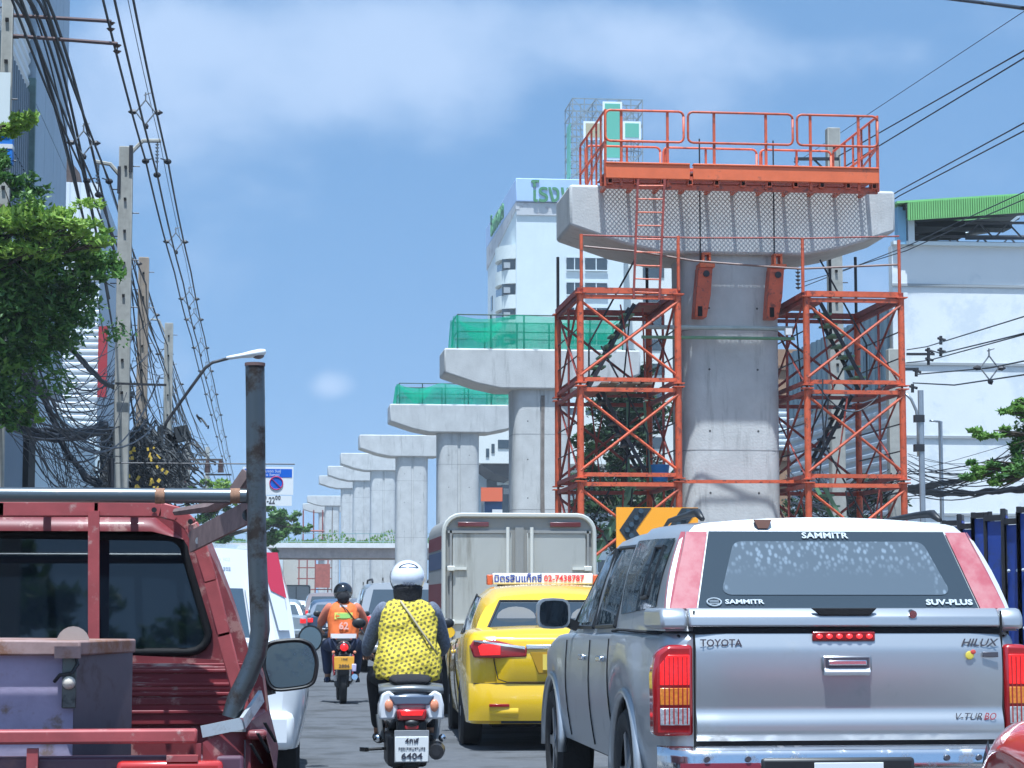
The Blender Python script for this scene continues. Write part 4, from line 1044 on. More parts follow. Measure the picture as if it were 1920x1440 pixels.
def rc(pp, ys, r, label, s=0.0):
    P = [at(px, py, y) for (px, py), y in zip(pp, ys)]; P.append(P[-1] + (P[-1] - P[-2]) * 1.5); pts = []
    if ys[0] < 30: P.insert(0, P[0] + (P[0] - P[1]) * 3)
    for a, b in zip(P, P[1:]): pts += sag(a, b, s, 8)
    cable(pts, r, label, RG)
rc([(1570, 294), (1925, 92)], [52, 39], .016, 'upper wire of the paired cables rising right above the platform')
rc([(1575, 318), (1925, 106)], [52, 39], .016, 'lower wire of the paired cables rising right above the platform')
rc([(1500, 475), (1685, 358), (1925, 228)], [60, 52, 40], .016, 'upper wire of the paired cables at the cap\'s right end')
rc([(1505, 490), (1685, 368), (1925, 243)], [60, 52, 40], .016, 'lower wire of the paired cables at the cap\'s right end')
rc([(1500, 300), (1640, 206), (1925, 18)], [60, 50, 39], .008, 'thin single wire high above the platform\'s right side')
rc([(1775, -3), (1850, 6), (1925, 16)], [26, 24, 22], .022, 'thick black cable crossing the top right corner')
rc([(1500, 540), (1700, 462), (1800, 415), (1925, 358)], [60, 50, 46, 40], .012, 'wire crossing in front of the green roof')
rc([(1504, 530), (1700, 470), (1800, 425), (1925, 372)], [60, 50, 46, 40], .012, 'second wire crossing in front of the green roof')
rc([(1700, 656), (1738, 650), (1925, 592)], [53, 53, 40], .014, 'cable over the warehouse wall, highest of the fan')
rc([(1740, 655), (1764, 663), (1925, 624)], [53, 53, 40], .016, 'cable over the warehouse wall, second of the fan')
rc([(1700, 680), (1741, 676), (1925, 626)], [53, 53, 40], .014, 'cable over the warehouse wall, third of the fan')
rc([(1718, 702), (1855, 690), (1925, 676)], [53, 44, 40], .016, 'cable over the warehouse wall through the spacer')
rc([(1712, 718), (1790, 722), (1925, 702)], [53, 46, 40], .016, 'lowest of the fan of cables over the warehouse wall')
spacer(at(1855, 690, 44).x, 44, at(1855, 690, 44).z, 'diamond spacer in front of the white warehouse wall', 'cable spacer right', .95)
m = MB(); rnd = random.Random(9)
for i in range(22):
    m.tube(sag(at(1702, rnd.uniform(850, 935), 50), at(1935, rnd.uniform(800, 915), 40), rnd.uniform(.0, .45), 10), rnd.choice((.006, .009, .012)), 4, cap=False)
for i in range(45):
    m.tube(sag(at(rnd.uniform(1470, 1560), rnd.uniform(880, 950), 56), at(rnd.uniform(1600, 1710), rnd.uniform(880, 960), 52), rnd.uniform(.1, .9), 10), rnd.choice((.01, .014, .025)), 4, cap=False)
tag(m.build('cable_tangle', cablem), 'thin drooping wires in front of the white warehouse and behind the right scaffold', 'cables', kind='stuff')
for k, (pa, pb) in enumerate((((1778, 184), (1806, 181)), ((1782, 304), (1812, 300)))):
    pass

# ------------------------------------------------------------------ parking sign on a cantilever arm
def parking_sign():
    Y = 50; a = at(500, 870, Y); t = thing('parking_sign', 'hanging no-parking sign with blue strip and hours plate right of the rack post', 'traffic sign', (-3.3, Y, 0))
    B = lambda n, mb, m, **k: mb.build(n, m, t, world=True, **k)
    xl, xr = at(455, 900, Y).x, at(550, 900, Y).x
    B('mast', MB().tube([(-3.3, Y, 0), (-3.3, Y, a.z + .1)], .07, 8), steel_dark); B('arm', MB().tube([(-3.3, Y, a.z), (xr + .03, Y, a.z)], .016, 6), steel_dark)
    B('panel', MB().bb((xl, Y - .03, at(0, 925, Y).z), (xr, Y, at(0, 872, Y).z)), mat('sign_white', (.8, .82, .82), .5))
    B('strip', MB().bb((xl + .04, Y - .036, at(0, 892, Y).z), (xr - .03, Y - .0305, at(0, 876, Y).z)), mat('sign_blue', (.01, .12, .6), .5))
    B('hours_plate', MB().bb((xl, Y - .03, at(0, 946, Y).z), (xr - .03, Y, at(0, 927, Y).z)), mat('sign_white', (.8, .82, .82)))
    cx, cz = at(518, 906, Y).x, at(518, 906, Y).z
    B('disc', MB().tube([(cx, Y - .032, cz), (cx, Y - .036, cz)], .155, 24), mat('sign_blue', (.01, .12, .6)))
    m = MB(); m.tube([(cx + .145 * math.cos(q), Y - .04, cz + .145 * math.sin(q)) for q in frange(0, 2 * PI, 24)], .012, 5); m.bar((cx - .1, Y - .04, cz + .1), (cx + .1, Y - .04, cz - .1), .028, .01)
    B('ring', m, mat('sign_red', (.55, .03, .12), .5))
    text('lettering', '15⁰⁰-22⁰⁰', mat('sign_text', (.03, .03, .04), .6), .21, (at(512, 0, Y).x, Y - .034, at(0, 936.5, Y).z), t, world=True, bold=.003, sx=.66)
    text('lettering', 'ห้ามจอด วันคู่\nเว้น วันหยุด', mat('sign_white', (.8, .82, .82)), .08, (at(518, 0, Y).x, Y - .038, at(0, 884, Y).z), t, world=True)
parking_sign()

# ------------------------------------------------------------------ blue hoarding beside the median
def hoarding():
    X = 6.55; n = 34; t = thing('hoarding', 'dark blue folding hoarding panels with black frames at the right edge', 'hoarding', (X, 17, 0))
    bm = [mat('hoarding_blue', (.025, .06, .30), .5, var=.2, dirt=(.03, .05, .10), dscale=5), mat('hoarding_blue_bright', (.04, .08, .46), .45, var=.15)]
    for i in range(n):
        y = 21.0 - i * .21; s = (i % 3 - 1) * .02; h = 2.05 + .05 * math.sin(i * 2.1)
        a, b = V(X + .09 * (1 if i % 2 else 0) + s, y, 0), V(X + .09 * (0 if i % 2 else 1), y - .21, 0)
        q = MB(); q.add([a + V(0, 0, .1), b + V(0, 0, .1), b + V(0, 0, h), a + V(0, 0, h), a + V(.03, 0, .1), b + V(.03, 0, .1), b + V(.03, 0, h), a + V(.03, 0, h)], [(0, 1, 2, 3), (7, 6, 5, 4), (3, 2, 6, 7), (0, 3, 7, 4), (1, 5, 6, 2)])
        q.build('panel', bm[i % 2], t, world=True)
        m = MB(); m.bar(a + V(0, 0, .05), a + V(0, 0, h + .06), .035); m.bar(b + V(0, 0, .05), b + V(0, 0, h + .06), .035); m.bar(a + V(0, 0, h + .03), b + V(0, 0, h + .03), .05)
        m.build('frame', steel_dark, t, world=True)
        m = MB()
        for z in (.6, 1.1, 1.6): m.sphere(a.lerp(b, .3) + V(-.02, 0, z), .016, 6, 4)
        m.build('rivet', mat('rivet_pale', (.5, .55, .6), .4), t, world=True, kind='stuff')
hoarding()

# ------------------------------------------------------------------ trees
def tree(label, base, trunk, clumps, leaf, seed, mats, per=1.0, group=None, name='street_tree', cat='tree', droop=0.0):
    rnd = random.Random(seed); t = thing(name, label, cat, base, group=group); b0 = Vector(base); m = MB()
    top = Vector(trunk[-1][0]) if trunk else b0
    if trunk:
        m.tube([p for p, r in trunk], [r for p, r in trunk], 9)
        for c, r, n, mi in clumps:
            c = Vector(c); r = max(r) * .8 if isinstance(r, (tuple, list)) else r; st = min((Vector(p) for p, r_ in trunk[1:]), key=lambda q: (q - c).length)
            mid = st.lerp(c, .5) + V(rnd.uniform(-.1, .1), 0, rnd.uniform(-.1, .2)) * r; m.tube([st, mid, c], [trunk[-1][1] * .7, trunk[-1][1] * .4, .015], 5)
            for k in range(5):
                m.tube([mid.lerp(c, .3 + .1 * k), c + V(rnd.uniform(-1, 1), rnd.uniform(-1, 1), rnd.uniform(-1, 1)) * r * .7], [.02, .006], 4)
        m.build('trunk', bark, t, world=True, smooth=True)
    mb = MB(); vs, fs, mi_ = mb.v, mb.f, mb.m
    for c, r, n, mi in clumps:
        c = Vector(c); r = Vector(r) if isinstance(r, (tuple, list)) else V(r, r, r)
        subs = [(c + Vector((rnd.gauss(0, .5) * r.x, rnd.gauss(0, .5) * r.y, rnd.gauss(0, .5) * r.z)), rnd.uniform(.22, .42)) for _ in range(max(3, int(n / 60)))]
        for k in range(int(n * per)):
            sc, sr = rnd.choice(subs)
            d = Vector((rnd.gauss(0, 1), rnd.gauss(0, 1), rnd.gauss(0, 1))).normalized() * (rnd.random() ** .4)
            p = sc + Vector((d.x * r.x, d.y * r.y, d.z * r.z)) * sr
            L = leaf * rnd.choice((.6, .8, 1.0, 1.25, 1.6)) * rnd.uniform(.85, 1.15); w = L * .45
            ax = Vector((rnd.gauss(0, 1), rnd.gauss(0, 1), rnd.gauss(-.2 - droop, .6))).normalized(); side = ax.cross(Vector((rnd.gauss(0, .6), rnd.gauss(0, .6), 1))).normalized()
            nn = ax.cross(side) * L * .12; o = len(vs)
            vs += [p - ax * L * .5, p + side * w * .5 + nn, p + ax * L * .5, p - side * w * .5 + nn]; fs += [(o, o + 1, o + 2), (o, o + 2, o + 3)]; mi_ += [mi, mi]
    mb.build('crown', mats, t, world=True)
    return t
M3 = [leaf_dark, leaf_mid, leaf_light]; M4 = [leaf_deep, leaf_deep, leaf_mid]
def cl(px, py, Y, r, n, mi): return (at(px, py, Y), r, n, mi)
Y = 37
tree('leafy street tree filling the left edge with its top leaves coloured bright as if sunlit', (-5.2, 38, 0), [((-5.2, 38, 0), .22), ((-5.1, 38, 3), .18), ((-4.9, 37.6, 5), .14), ((-4.6, 37.2, 6.6), .09)],
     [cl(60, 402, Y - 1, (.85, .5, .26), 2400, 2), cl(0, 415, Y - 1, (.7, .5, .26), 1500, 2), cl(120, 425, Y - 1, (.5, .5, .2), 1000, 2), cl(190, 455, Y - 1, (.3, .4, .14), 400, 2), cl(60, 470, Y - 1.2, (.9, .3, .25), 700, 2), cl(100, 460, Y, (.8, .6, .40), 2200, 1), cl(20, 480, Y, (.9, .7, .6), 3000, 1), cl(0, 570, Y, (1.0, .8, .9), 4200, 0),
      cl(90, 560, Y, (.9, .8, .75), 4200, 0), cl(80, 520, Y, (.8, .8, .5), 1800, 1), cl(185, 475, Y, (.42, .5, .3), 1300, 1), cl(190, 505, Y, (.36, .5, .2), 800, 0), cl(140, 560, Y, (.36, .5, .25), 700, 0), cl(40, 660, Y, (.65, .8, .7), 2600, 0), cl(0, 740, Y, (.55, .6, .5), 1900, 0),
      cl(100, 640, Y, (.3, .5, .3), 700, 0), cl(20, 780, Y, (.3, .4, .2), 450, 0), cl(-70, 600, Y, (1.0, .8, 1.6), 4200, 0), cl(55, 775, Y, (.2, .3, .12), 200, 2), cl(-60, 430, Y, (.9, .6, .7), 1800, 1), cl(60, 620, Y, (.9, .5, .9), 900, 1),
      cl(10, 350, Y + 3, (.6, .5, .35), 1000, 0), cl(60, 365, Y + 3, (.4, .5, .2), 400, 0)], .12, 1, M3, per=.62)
tree('sprig of pale young leaves on a branch at the upper left edge', (-4.9, 36, 0), [((-4.9, 36, 0), .12), ((-4.8, 36, 5), .1), ((-4.6, 36, 8.8), .05)],
     [cl(15, 240, 36, (.5, .3, .2), 600, 2), cl(50, 225, 36, (.3, .3, .12), 320, 2), cl(-30, 240, 36, (.4, .3, .2), 300, 1), cl(5, 300, 36, (.2, .3, .25), 260, 0), cl(0, 335, 36, (.35, .4, .2), 380, 0)], .14, 2, M3, droop=.3)
tree('low dark street tree overhanging the road before the overpass', (-3.4, 130, 0), [((-3.4, 130, 0), .3), ((-3.2, 130, 3.5), .22), ((-2.2, 130, 5.2), .15), ((0, 129.5, 5.8), .08)],
     [cl(400, 920, 130, (1.1, .9, .6), 700, 2), cl(440, 925, 130, (.9, .9, .5), 600, 1), cl(385, 960, 130, (1.0, .9, .9), 900, 0), cl(430, 985, 130, (1.0, .9, .8), 900, 0), cl(520, 965, 130, (.9, .9, .5), 900, 0), cl(545, 985, 130, (.7, .8, .4), 700, 0),
      cl(515, 1000, 130, (.7, .8, .6), 800, 0), cl(570, 990, 130, (.35, .6, .25), 200, 0), cl(510, 1018, 130, (.4, .6, .3), 250, 0), cl(355, 930, 130, (.8, .8, .6), 500, 1)], .3, 3, M3)
tree('tall dark roadside tree behind the left scaffold tower', (13.6, 85, 0), [((13.6, 85, 0), .35), ((13.7, 85, 5), .28), ((13.9, 85, 8), .16)],
     [cl(1150, 760, 85, (1.3, 1.1, 1.2), 2400, 0), cl(1180, 700, 85, (.9, 1.0, .9), 1200, 0), cl(1205, 800, 85, (1.1, 1, 1.0), 1400, 0), cl(1125, 830, 85, (.9, 1, .9), 1200, 0),
      cl(1160, 900, 85, (1.6, 1, 1), 1500, 1), cl(1250, 930, 85, (1.6, 1, .8), 1200, 1)], .26, 4, M4)
tree('green bush low behind the left scaffold tower', (13.0, 75, 0), [((13, 75, 0), .15), ((13, 75, 2), .1)],
     [cl(1130, 930, 75, (1.3, 1, .8), 1400, 1), cl(1200, 960, 75, (1.5, 1, .8), 1500, 0), cl(1150, 1000, 75, (1.6, 1, .8), 1300, 0), cl(1110, 870, 75, (.6, .8, .6), 500, 0)], .22, 5, M4)
tree('leafy branches of a roadside tree reaching in from the right edge', (12.6, 30, 0), [((12.6, 30, 0), .2), ((12.5, 30, 2.5), .14), ((12.0, 30, 3.6), .06)],
     [cl(1900, 762, 30, (.3, .3, .1), 420, 1), cl(1880, 815, 30, (.33, .3, .08), 380, 1), cl(1915, 850, 30, (.2, .3, .25), 380, 0), cl(1860, 880, 30, (.3, .3, .12), 480, 0), cl(1825, 885, 30, (.22, .3, .08), 320, 1), cl(1905, 890, 30, (.25, .3, .2), 500, 0), cl(1870, 905, 30, (.2, .2, .07), 160, 1),
      cl(1960, 820, 30, (.4, .4, .6), 900, 0)], .1, 6, M3)
tree('shrubs behind the right scaffold tower', (16, 58, 0), [((16, 58, 0), .1), ((16, 58, 1.5), .08)],
     [cl(1640, 930, 58, (.9, .5, .5), 900, 0), cl(1560, 950, 58, (1.2, .6, .4), 1000, 0), cl(1500, 960, 58, (.6, .6, .4), 500, 1)], .14, 7, M4, name='shrub', cat='shrub')
# trees and a pole behind the camera: they are what the tinted rear windows mirror
BT = [(-16, -34, 'spreading tree behind the viewpoint on the far left'), (-9, -46, 'round tree behind the viewpoint left of centre'), (-1, -60, 'small tree far behind the viewpoint near the centre'), (7, -50, 'round tree behind the viewpoint right of centre'), (13, -40, 'broad tree behind the viewpoint on the right'), (20, -34, 'spreading tree behind the viewpoint on the far right')]
for i, (x, y, lab) in enumerate(BT):
    r_ = random.Random(40 + i)
    tree(lab, (x, y, 0), [((x, y, 0), .3), ((x, y, 3), .25), ((x, y, 5), .15)],
         [((x + r_.uniform(-3, 3), y + r_.uniform(-2, 2), 4.2 + r_.uniform(-2.5, 3.5)), (2.2, 1.6, 1.7), 520, 0) for _ in range(8)], .5, 20 + i, M3)
tb = thing('utility_pole', 'utility pole behind the viewpoint with two crossarms', 'utility pole', (-3.6, -16, 0))
MB().box((0, 0, 6), (.3, .26, 12), taper=.8).build('shaft', concrete_old, tb)
for z in (9.2, 11): MB().bb((-1.2, -.06, z), (1.2, .06, z + .12)).build('crossarm', steel_dark, tb)
for k, x in enumerate((-4.7, -3.0, -2.5)):
    cable(sag((x, -60, 10.8), (x, -16, 11), .7, 8) + sag((x, -16, 11), (x, 14, 11.6), .5, 8)[1:], .022, 'overhead conductor behind the viewpoint, ' + ['left one', 'middle one', 'right one'][k], 'cables behind the viewpoint')
# ------------------------------------------------------------------ vehicles
class Shell:
    """body shell: stations (y, zb, zt, wb, wt, ysh) from rear to front; r = edge radius, crown = roof crown"""
    def __init__(s, st, r=.07, crown=.03, bulge=.02, ns=6):
        s.st = st; s.r = r; s.crown = crown; s.bulge = bulge; s.ns = ns
    def par(s, y):
        st = s.st
        if y <= st[0][0]: return st[0]
        for a, b in zip(st, st[1:]):
            if y <= b[0]:
                k = (y - a[0]) / (b[0] - a[0]); return tuple(lerp(p, q, k) for p, q in zip(a, b))
        return st[-1]
    def side(s, y, t, sg, off=.006):
        p = s.par(y); return V(sg * (lerp(p[3], p[4], t) + s.bulge * math.sin(PI * min(1, t)) + off), y + p[5] * t, lerp(p[1], p[2], t))
    def end(s, u, t, front=False, off=.006):
        p = s.st[-1] if front else s.st[0]; return V(u * lerp(p[3], p[4], t), p[0] + p[5] * t + (off if front else -off), lerp(p[1], p[2], t))
    def ring(s, p):
        y, zb, zt, wb, wt, ysh = p; r = min(s.r, (zt - zb) * .45); L = []
        for i in range(s.ns + 1):
            z = lerp(zb, zt - r, i / s.ns); t = (z - zb) / max(1e-6, (zt - zb)); L.append((-(lerp(wb, wt, t) + s.bulge * math.sin(PI * t)), y + ysh * t, z))
        for k in (1, 2, 3):
            a = k * PI / 6; z = zt - r + r * math.sin(a); L.append((-(wt - r + r * math.cos(a)), y + ysh * (z - zb) / max(.01, zt - zb), z))
        for u in (-.75, -.45, -.15): x = (wt - r) * -u; z = zt + s.crown * (1 - (x / (wt - r)) ** 2); L.append((-x, y + ysh * (z - zb) / max(.01, zt - zb), z))
        return L + [(-x, yy, z) for x, yy, z in reversed(L)]
    def mesh(s, m, mi=0, cap0=True, cap1=True):
        rings = [s.ring(p) for p in s.st]; m.loft(rings, mi, cap=False, close=False)
        n = len(rings[0])
        if cap0: m.add(rings[0], [tuple(reversed(range(n)))], mi)
        if cap1: m.add(rings[-1], [tuple(range(n))], mi)
        return m
    def patch(s, m, q, sg, off=.006, n=6, mi=0):
        """q: four (y,t) corners in order"""
        f = lambda u, v: s.side(lerp(lerp(q[0][0], q[1][0], u), lerp(q[3][0], q[2][0], u), v), lerp(lerp(q[0][1], q[1][1], u), lerp(q[3][1], q[2][1], u), v), sg, off)
        return m.grid(f, frange(0, 1, n), frange(0, 1, n), mi)
    def epatch(s, m, q, front=False, off=.006, n=6, mi=0, bow=0):
        f = lambda u, v: s.end(lerp(lerp(q[0][0], q[1][0], u), lerp(q[3][0], q[2][0], u), v), lerp(lerp(q[0][1], q[1][1], u), lerp(q[3][1], q[2][1], u), v), front, off)
        return m.grid(f, frange(0, 1, n), frange(0, 1, n), mi)
def lower(L, zbase, zt, w, wheels, rw, ra, rear=.1, front=.12, tuck=.05, n=None):
    ys = sorted(set([0, .03, .08, .15] + [round(v, 3) for v in frange(.2, L - .2, int(L / .09))] + [L - .12, L - .05, L]))
    st = []
    for y in ys:
        zb = zbase
        for wy in wheels:
            d = abs(y - wy)
            if d < ra: zb = max(zb, rw + math.sqrt(ra * ra - d * d))
        i0 = rear * (1 - math.sqrt(max(0, 1 - (1 - min(1, y / .15)) ** 2))); i1 = front * (1 - math.sqrt(max(0, 1 - (1 - min(1, (L - y) / .3)) ** 2)))
        fl = sum(.022 * max(0, 1 - (abs(y - wy) / (ra + .1)) ** 4) for wy in wheels if abs(y - wy) < ra + .1)
        ww = interp(w, y) - i0 - i1 + fl; st.append((y, zb, max(interp(zt, y) - (i0 + i1) * .25, zb + .05), ww - tuck, ww - .02, 0))
    return st
def wheel(t, x, y, r, w, label=None, rim=None, hub='rim', spokes=5, steer=0):
    o = bpy.data.objects.new('wheel', None)
    m = MB(); m.wheelring((x, y, r), r, w)
    if x != 0: pass
    wo = m.build('wheel', rubber, t, smooth='auto')
    sg = -1 if x < 0 else 1; m = MB(); R = r * .63; xo = x + sg * w * .36
    m.tube([(x - w * .3, y, r), (x + w * .3, y, r)], R, 24); 
    for k in range(spokes):
        a = 2 * PI * k / spokes; m.bar((xo, y, r), (xo, y + R * math.cos(a), r + R * math.sin(a)), .03, .06)
    m.tube([(xo - sg * .02, y, r), (xo + sg * .02, y, r)], r * .16, 10)
    m.build('rim', rim or mat('alloy', (.45, .46, .48), .3, metal=.8), wo)
    return wo
def sq(v): return math.copysign(abs(v) ** .55, v)
silver = mat('silver_paint', (.44, .46, .48), .36, metal=.66, coat=.25, dirt=(.22, .22, .21), dscale=2.5, dlo=.56, dhi=.9)
def silver_pickup():
    t = thing('parked_pickup', 'silver pickup truck with matching canopy and red strips beside its rear glass', 'pickup truck', (2.949, 11.2, 0)); t.name = 'pickup_truck'; t.scale = (1.035, 1, 1)
    zt = [(0, 1.165), (1.5, 1.165), (1.6, 1.15), (3.6, 1.12), (4.0, 1.10), (4.7, .98), (5.0, .88), (5.05, .80)]
    lo = Shell(lower(5.05, .42, zt, [(0, .905), (.5, .92), (1.2, .93), (4.3, .92), (5.05, .84)], (1.15, 4.23), .37, .45), r=.05, crown=.02, bulge=.03)
    lo.mesh(MB(), cap0=True).build('body', silver, t, smooth='auto')
    MB().bb((-.62, .12, .3), (.62, 4.9, .9)).build('underbody', void, t)
    for x in (-.8, .8):
        for y in (1.15, 4.23): wheel(t, x, y, .37, .24)
    for sg in (-1, 1):
        for wy in (1.15, 4.23):
            pts = [(sg * .905, wy + .45 * math.cos(a), .37 + .45 * math.sin(a)) for a in frange(-.1, PI + .1, 16)]; MB().tube(pts, .03, 6).build('arch_flare', silver, t, smooth=True)
    # canopy
    ca = Shell([(.02, 1.168, 1.725, .885, .72, .34), (.3, 1.168, 1.73, .89, .73, .26), (.8, 1.165, 1.74, .89, .74, .14), (1.5, 1.165, 1.745, .885, .74, .02)], r=.09, crown=.035, bulge=.03)
    ca.mesh(MB()).build('canopy', silver, t, smooth='auto')
    cg = Shell([(1.56, 1.12, 1.72, .885, .69, .0), (2.2, 1.12, 1.73, .885, .70, 0), (2.9, 1.11, 1.71, .88, .69, -.02), (3.9, 1.10, 1.60, .85, .66, -.85)], r=.09, crown=.03, bulge=.03)
    cg.mesh(MB()).build('cab', silver, t, smooth='auto')
    gl = mat('canopy_glass', (.035, .05, .065), .08, spec=.5)
    side_gl = mat('side_glass', (.02, .03, .036), .04, spec=.6, dirt=(.07, .09, .10), dscale=14, dlo=.5, dhi=.62)
    for sg in (-1, 1):
        m = MB(); ca.patch(m, [(.28, .22), (1.44, .14), (1.42, .86), (.12, .86)], sg); m.build('canopy_side_glass', side_gl, t, smooth=True)
        m = MB(); 
        q = [(.5, .32), (.72, .3), (.60, .78), (.36, .78)]
        for a, b in zip(q, q[1:] + q[:1]): m.tube([ca.side(*a, sg, .01), ca.side(*b, sg, .01)], .012, 5)
        m.build('sliding_frame', black, t)
        for qq in ([(1.66, .1), (2.36, .08), (2.34, .86), (1.66, .86)], [(2.5, .08), (3.62, .10), (3.38, .86), (2.5, .86)]):
            m = MB(); cg.patch(m, qq, sg); m.build('side_window', side_gl, t, smooth=True)
            m = MB(); P = [cg.side(*a, sg, .008) for a in qq]
            for a, b in zip(P, P[1:] + P[:1]): m.tube([a, b], .014, 5)
            m.build('window_seal', black, t)
        # door shut lines, handles
        for y in (1.58, 2.44, 3.5): MB().tube([lo.side(y, tt, sg, .001) for tt in frange(.05, .93, 8)], .006, 4).build('shut_line', void, t)
        m = MB(); m.tube([lo.side(yy, .99, sg, -.01) for yy in frange(.02, 1.55, 6)], .008, 4)
        m.build('shut_line', void, t)
        for y in (1.85, 2.6): MB().box(lo.side(y, .78, sg, .02), (.03, .17, .035)).build('door_handle', chrome, t, bevel=.008)
        # mirror
        m = MB(); m.loft([[(sg * (1.035 + .105 * sq(math.cos(a)) * k), 3.18 + dy, 1.245 + .098 * sq(math.sin(a)) * k) for a in [math.copysign(abs(q), 1) for q in frange(0, 2 * PI * 15 / 16, 15)]] for dy, k in ((0, 1), (.05, 1.02), (.12, .8), (.16, .3))])
        mo = m.build('mirror_housing', silver, t, smooth='auto')
        MB().loft([[(sg * (1.035 + .09 * sq(math.cos(a))), 3.172, 1.245 + .084 * sq(math.sin(a))) for a in frange(0, 2 * PI * 15 / 16, 15)], [(sg * (1.035 + .09 * sq(math.cos(a))), 3.168, 1.245 + .084 * sq(math.sin(a))) for a in frange(0, 2 * PI * 15 / 16, 15)]]).build('mirror_glass', glass_dark, mo)
        MB().bar((sg * .88, 3.25, 1.16), (sg * .97, 3.24, 1.2), .06).build('mirror_arm', black, mo)
        # roof rail
        m = MB(); m.tube([(sg * .62, .42, 1.75), (sg * .62, .55, 1.788), (sg * .61, .8, 1.79), (sg * .60, 1.5, 1.78), (sg * .60, 1.7, 1.74)], [.014, .024, .02, .014, .008], 6); m.build('roof_rail', black, t, smooth=True)
    m = MB(); cg.epatch(m, [(-.86, .1), (.86, .1), (.86, .9), (-.86, .9)], front=True); m.build('windscreen', glass_dark, t)
    # rear glass with frit border and lighter pane
    m = MB(); ca.epatch(m, [(-.835, .205), (.835, .205), (.83, .925), (-.83, .925)], off=.008); m.build('rear_glass', gl, t, smooth=True)
    pm = bpy.data.materials.new('dewy_pane'); pm.use_nodes = True; tt = pm.node_tree; L = tt.links.new; b = tt.nodes['Principled BSDF']
    g = N(tt, 'ShaderNodeNewGeometry'); vo = N(tt, 'ShaderNodeTexVoronoi'); vo.inputs['Scale'].default_value = 42
    ml = N(tt, 'ShaderNodeVectorMath', operation='MULTIPLY'); ml.inputs[1].default_value = (1, 1, .42); L(g.outputs['Position'], ml.inputs[0]); L(ml.outputs[0], vo.inputs['Vector'])
    mr = N(tt, 'ShaderNodeMapRange'); mr.inputs[1].default_value = .50; mr.inputs[2].default_value = .22; L(vo.outputs['Distance'], mr.inputs[0])
    sx = N(tt, 'ShaderNodeSeparateXYZ'); L(g.outputs['Position'], sx.inputs[0])
    nz = N(tt, 'ShaderNodeTexNoise'); nz.inputs['Scale'].default_value = 5; L(g.outputs['Position'], nz.inputs['Vector'])
    zz = N(tt, 'ShaderNodeMapRange'); zz.inputs[1].default_value = 1.44; zz.inputs[2].default_value = 1.54; L(sx.outputs['Z'], zz.inputs[0])
    xx = N(tt, 'ShaderNodeMath', operation='SUBTRACT'); L(sx.outputs['X'], xx.inputs[0]); xx.inputs[1].default_value = 2.936
    xa = N(tt, 'ShaderNodeMath', operation='ABSOLUTE'); L(xx.outputs[0], xa.inputs[0])
    xe = N(tt, 'ShaderNodeMapRange'); xe.inputs[1].default_value = .53; xe.inputs[2].default_value = .58; L(xa.outputs[0], xe.inputs[0])
    mx = N(tt, 'ShaderNodeMath', operation='MAXIMUM'); L(zz.outputs[0], mx.inputs[0]); L(xe.outputs[0], mx.inputs[1])
    n2 = N(tt, 'ShaderNodeMath', operation='MULTIPLY'); L(mx.outputs[0], n2.inputs[0]); L(mr.outputs[0], n2.inputs[1])
    n3 = N(tt, 'ShaderNodeMath', operation='MULTIPLY'); L(n2.outputs[0], n3.inputs[0]); n4 = N(tt, 'ShaderNodeMapRange'); n4.inputs[1].default_value = .35; n4.inputs[2].default_value = .6; n4.inputs[3].default_value = .6; L(nz.outputs['Fac'], n4.inputs[0]); L(n4.outputs[0], n3.inputs[1])
    c = N(tt, 'ShaderNodeMix', data_type='RGBA'); c.inputs['A'].default_value = (.085, .11, .135, 1); c.inputs['B'].default_value = (.20, .25, .30, 1); L(n3.outputs[0], c.inputs['Factor']); L(c.outputs['Result'], b.inputs['Base Color'])
    b.inputs['Roughness'].default_value = .12; b.inputs['Coat Weight'].default_value = .5
    m = MB(); q = [(-.70, .33), (.70, .33), (.66, .83), (-.66, .83)]
    P = []
    for i, (u, v) in enumerate(q):
        for k in range(5):
            a = [PI * 1.25, PI * 1.75, PI * .25, PI * .75][i] + (k - 2) * PI / 8
            P.append(ca.end(u - math.copysign(.06, u) + .06 * math.cos(a) * 1.0, v + (.07 if i < 2 else -.07) + .07 * math.sin(a), off=.012))
    m.add(P, [tuple(range(len(P)))]); m.build('rear_pane', pm, t)
    strip = mat('red_reflector_strip', (.36, .065, .085), .3, coat=.5, dirt=(.42, .19, .19), dscale=4, dlo=.4, dhi=.8)
    for sg in (-1, 1):
        m = MB(); ca.epatch(m, [(sg * .845, .205), (sg * .995, .205), (sg * .985, .92), (sg * .84, .92)], off=.012)
        def wrap(u, v): return lerp(ca.end(sg * .99, lerp(.205, .92, v), off=.012), ca.side(.05, lerp(.205, .92, v), sg, .002), u)
        m.grid(wrap, frange(0, 1, 2), frange(0, 1, 6)); m.build('corner_strip', strip, t, smooth=True)
    lab = mat('label_white', (.42, .47, .50), .5); bd = mat('badge_dark', (.13, .13, .15), .3, metal=.6)
    sl = math.atan2(.34, .525)
    def onglass(body, u, v, size, **k): p = ca.end(u, v, off=.016); text('lettering', body, lab, size, p, t, rot=(PI / 2 - sl, 0, 0), extrude=.001, **k)
    onglass('SAMMITR', -.02, .885, .05, sx=1.15, bold=.0012); onglass('SAMMITR', -.565, .265, .036, sx=1.3, bold=.001); onglass('SUV-PLUS', (.67), .26, .045, sx=1.25, bold=.0018)
    p = ca.end(-.745, .265, off=.016); m = MB(); m.tube([p + V(.036 * math.cos(q), .012 * math.sin(q), .02 * math.sin(q)) for q in frange(0, 2 * PI, 16)], .004, 4)
    for dz in (-.008, 0, .008): m.bar(p + V(-.024, dz * .6, dz), p + V(.024, dz * .6, dz), .004)
    m.build('logo', lab, t)
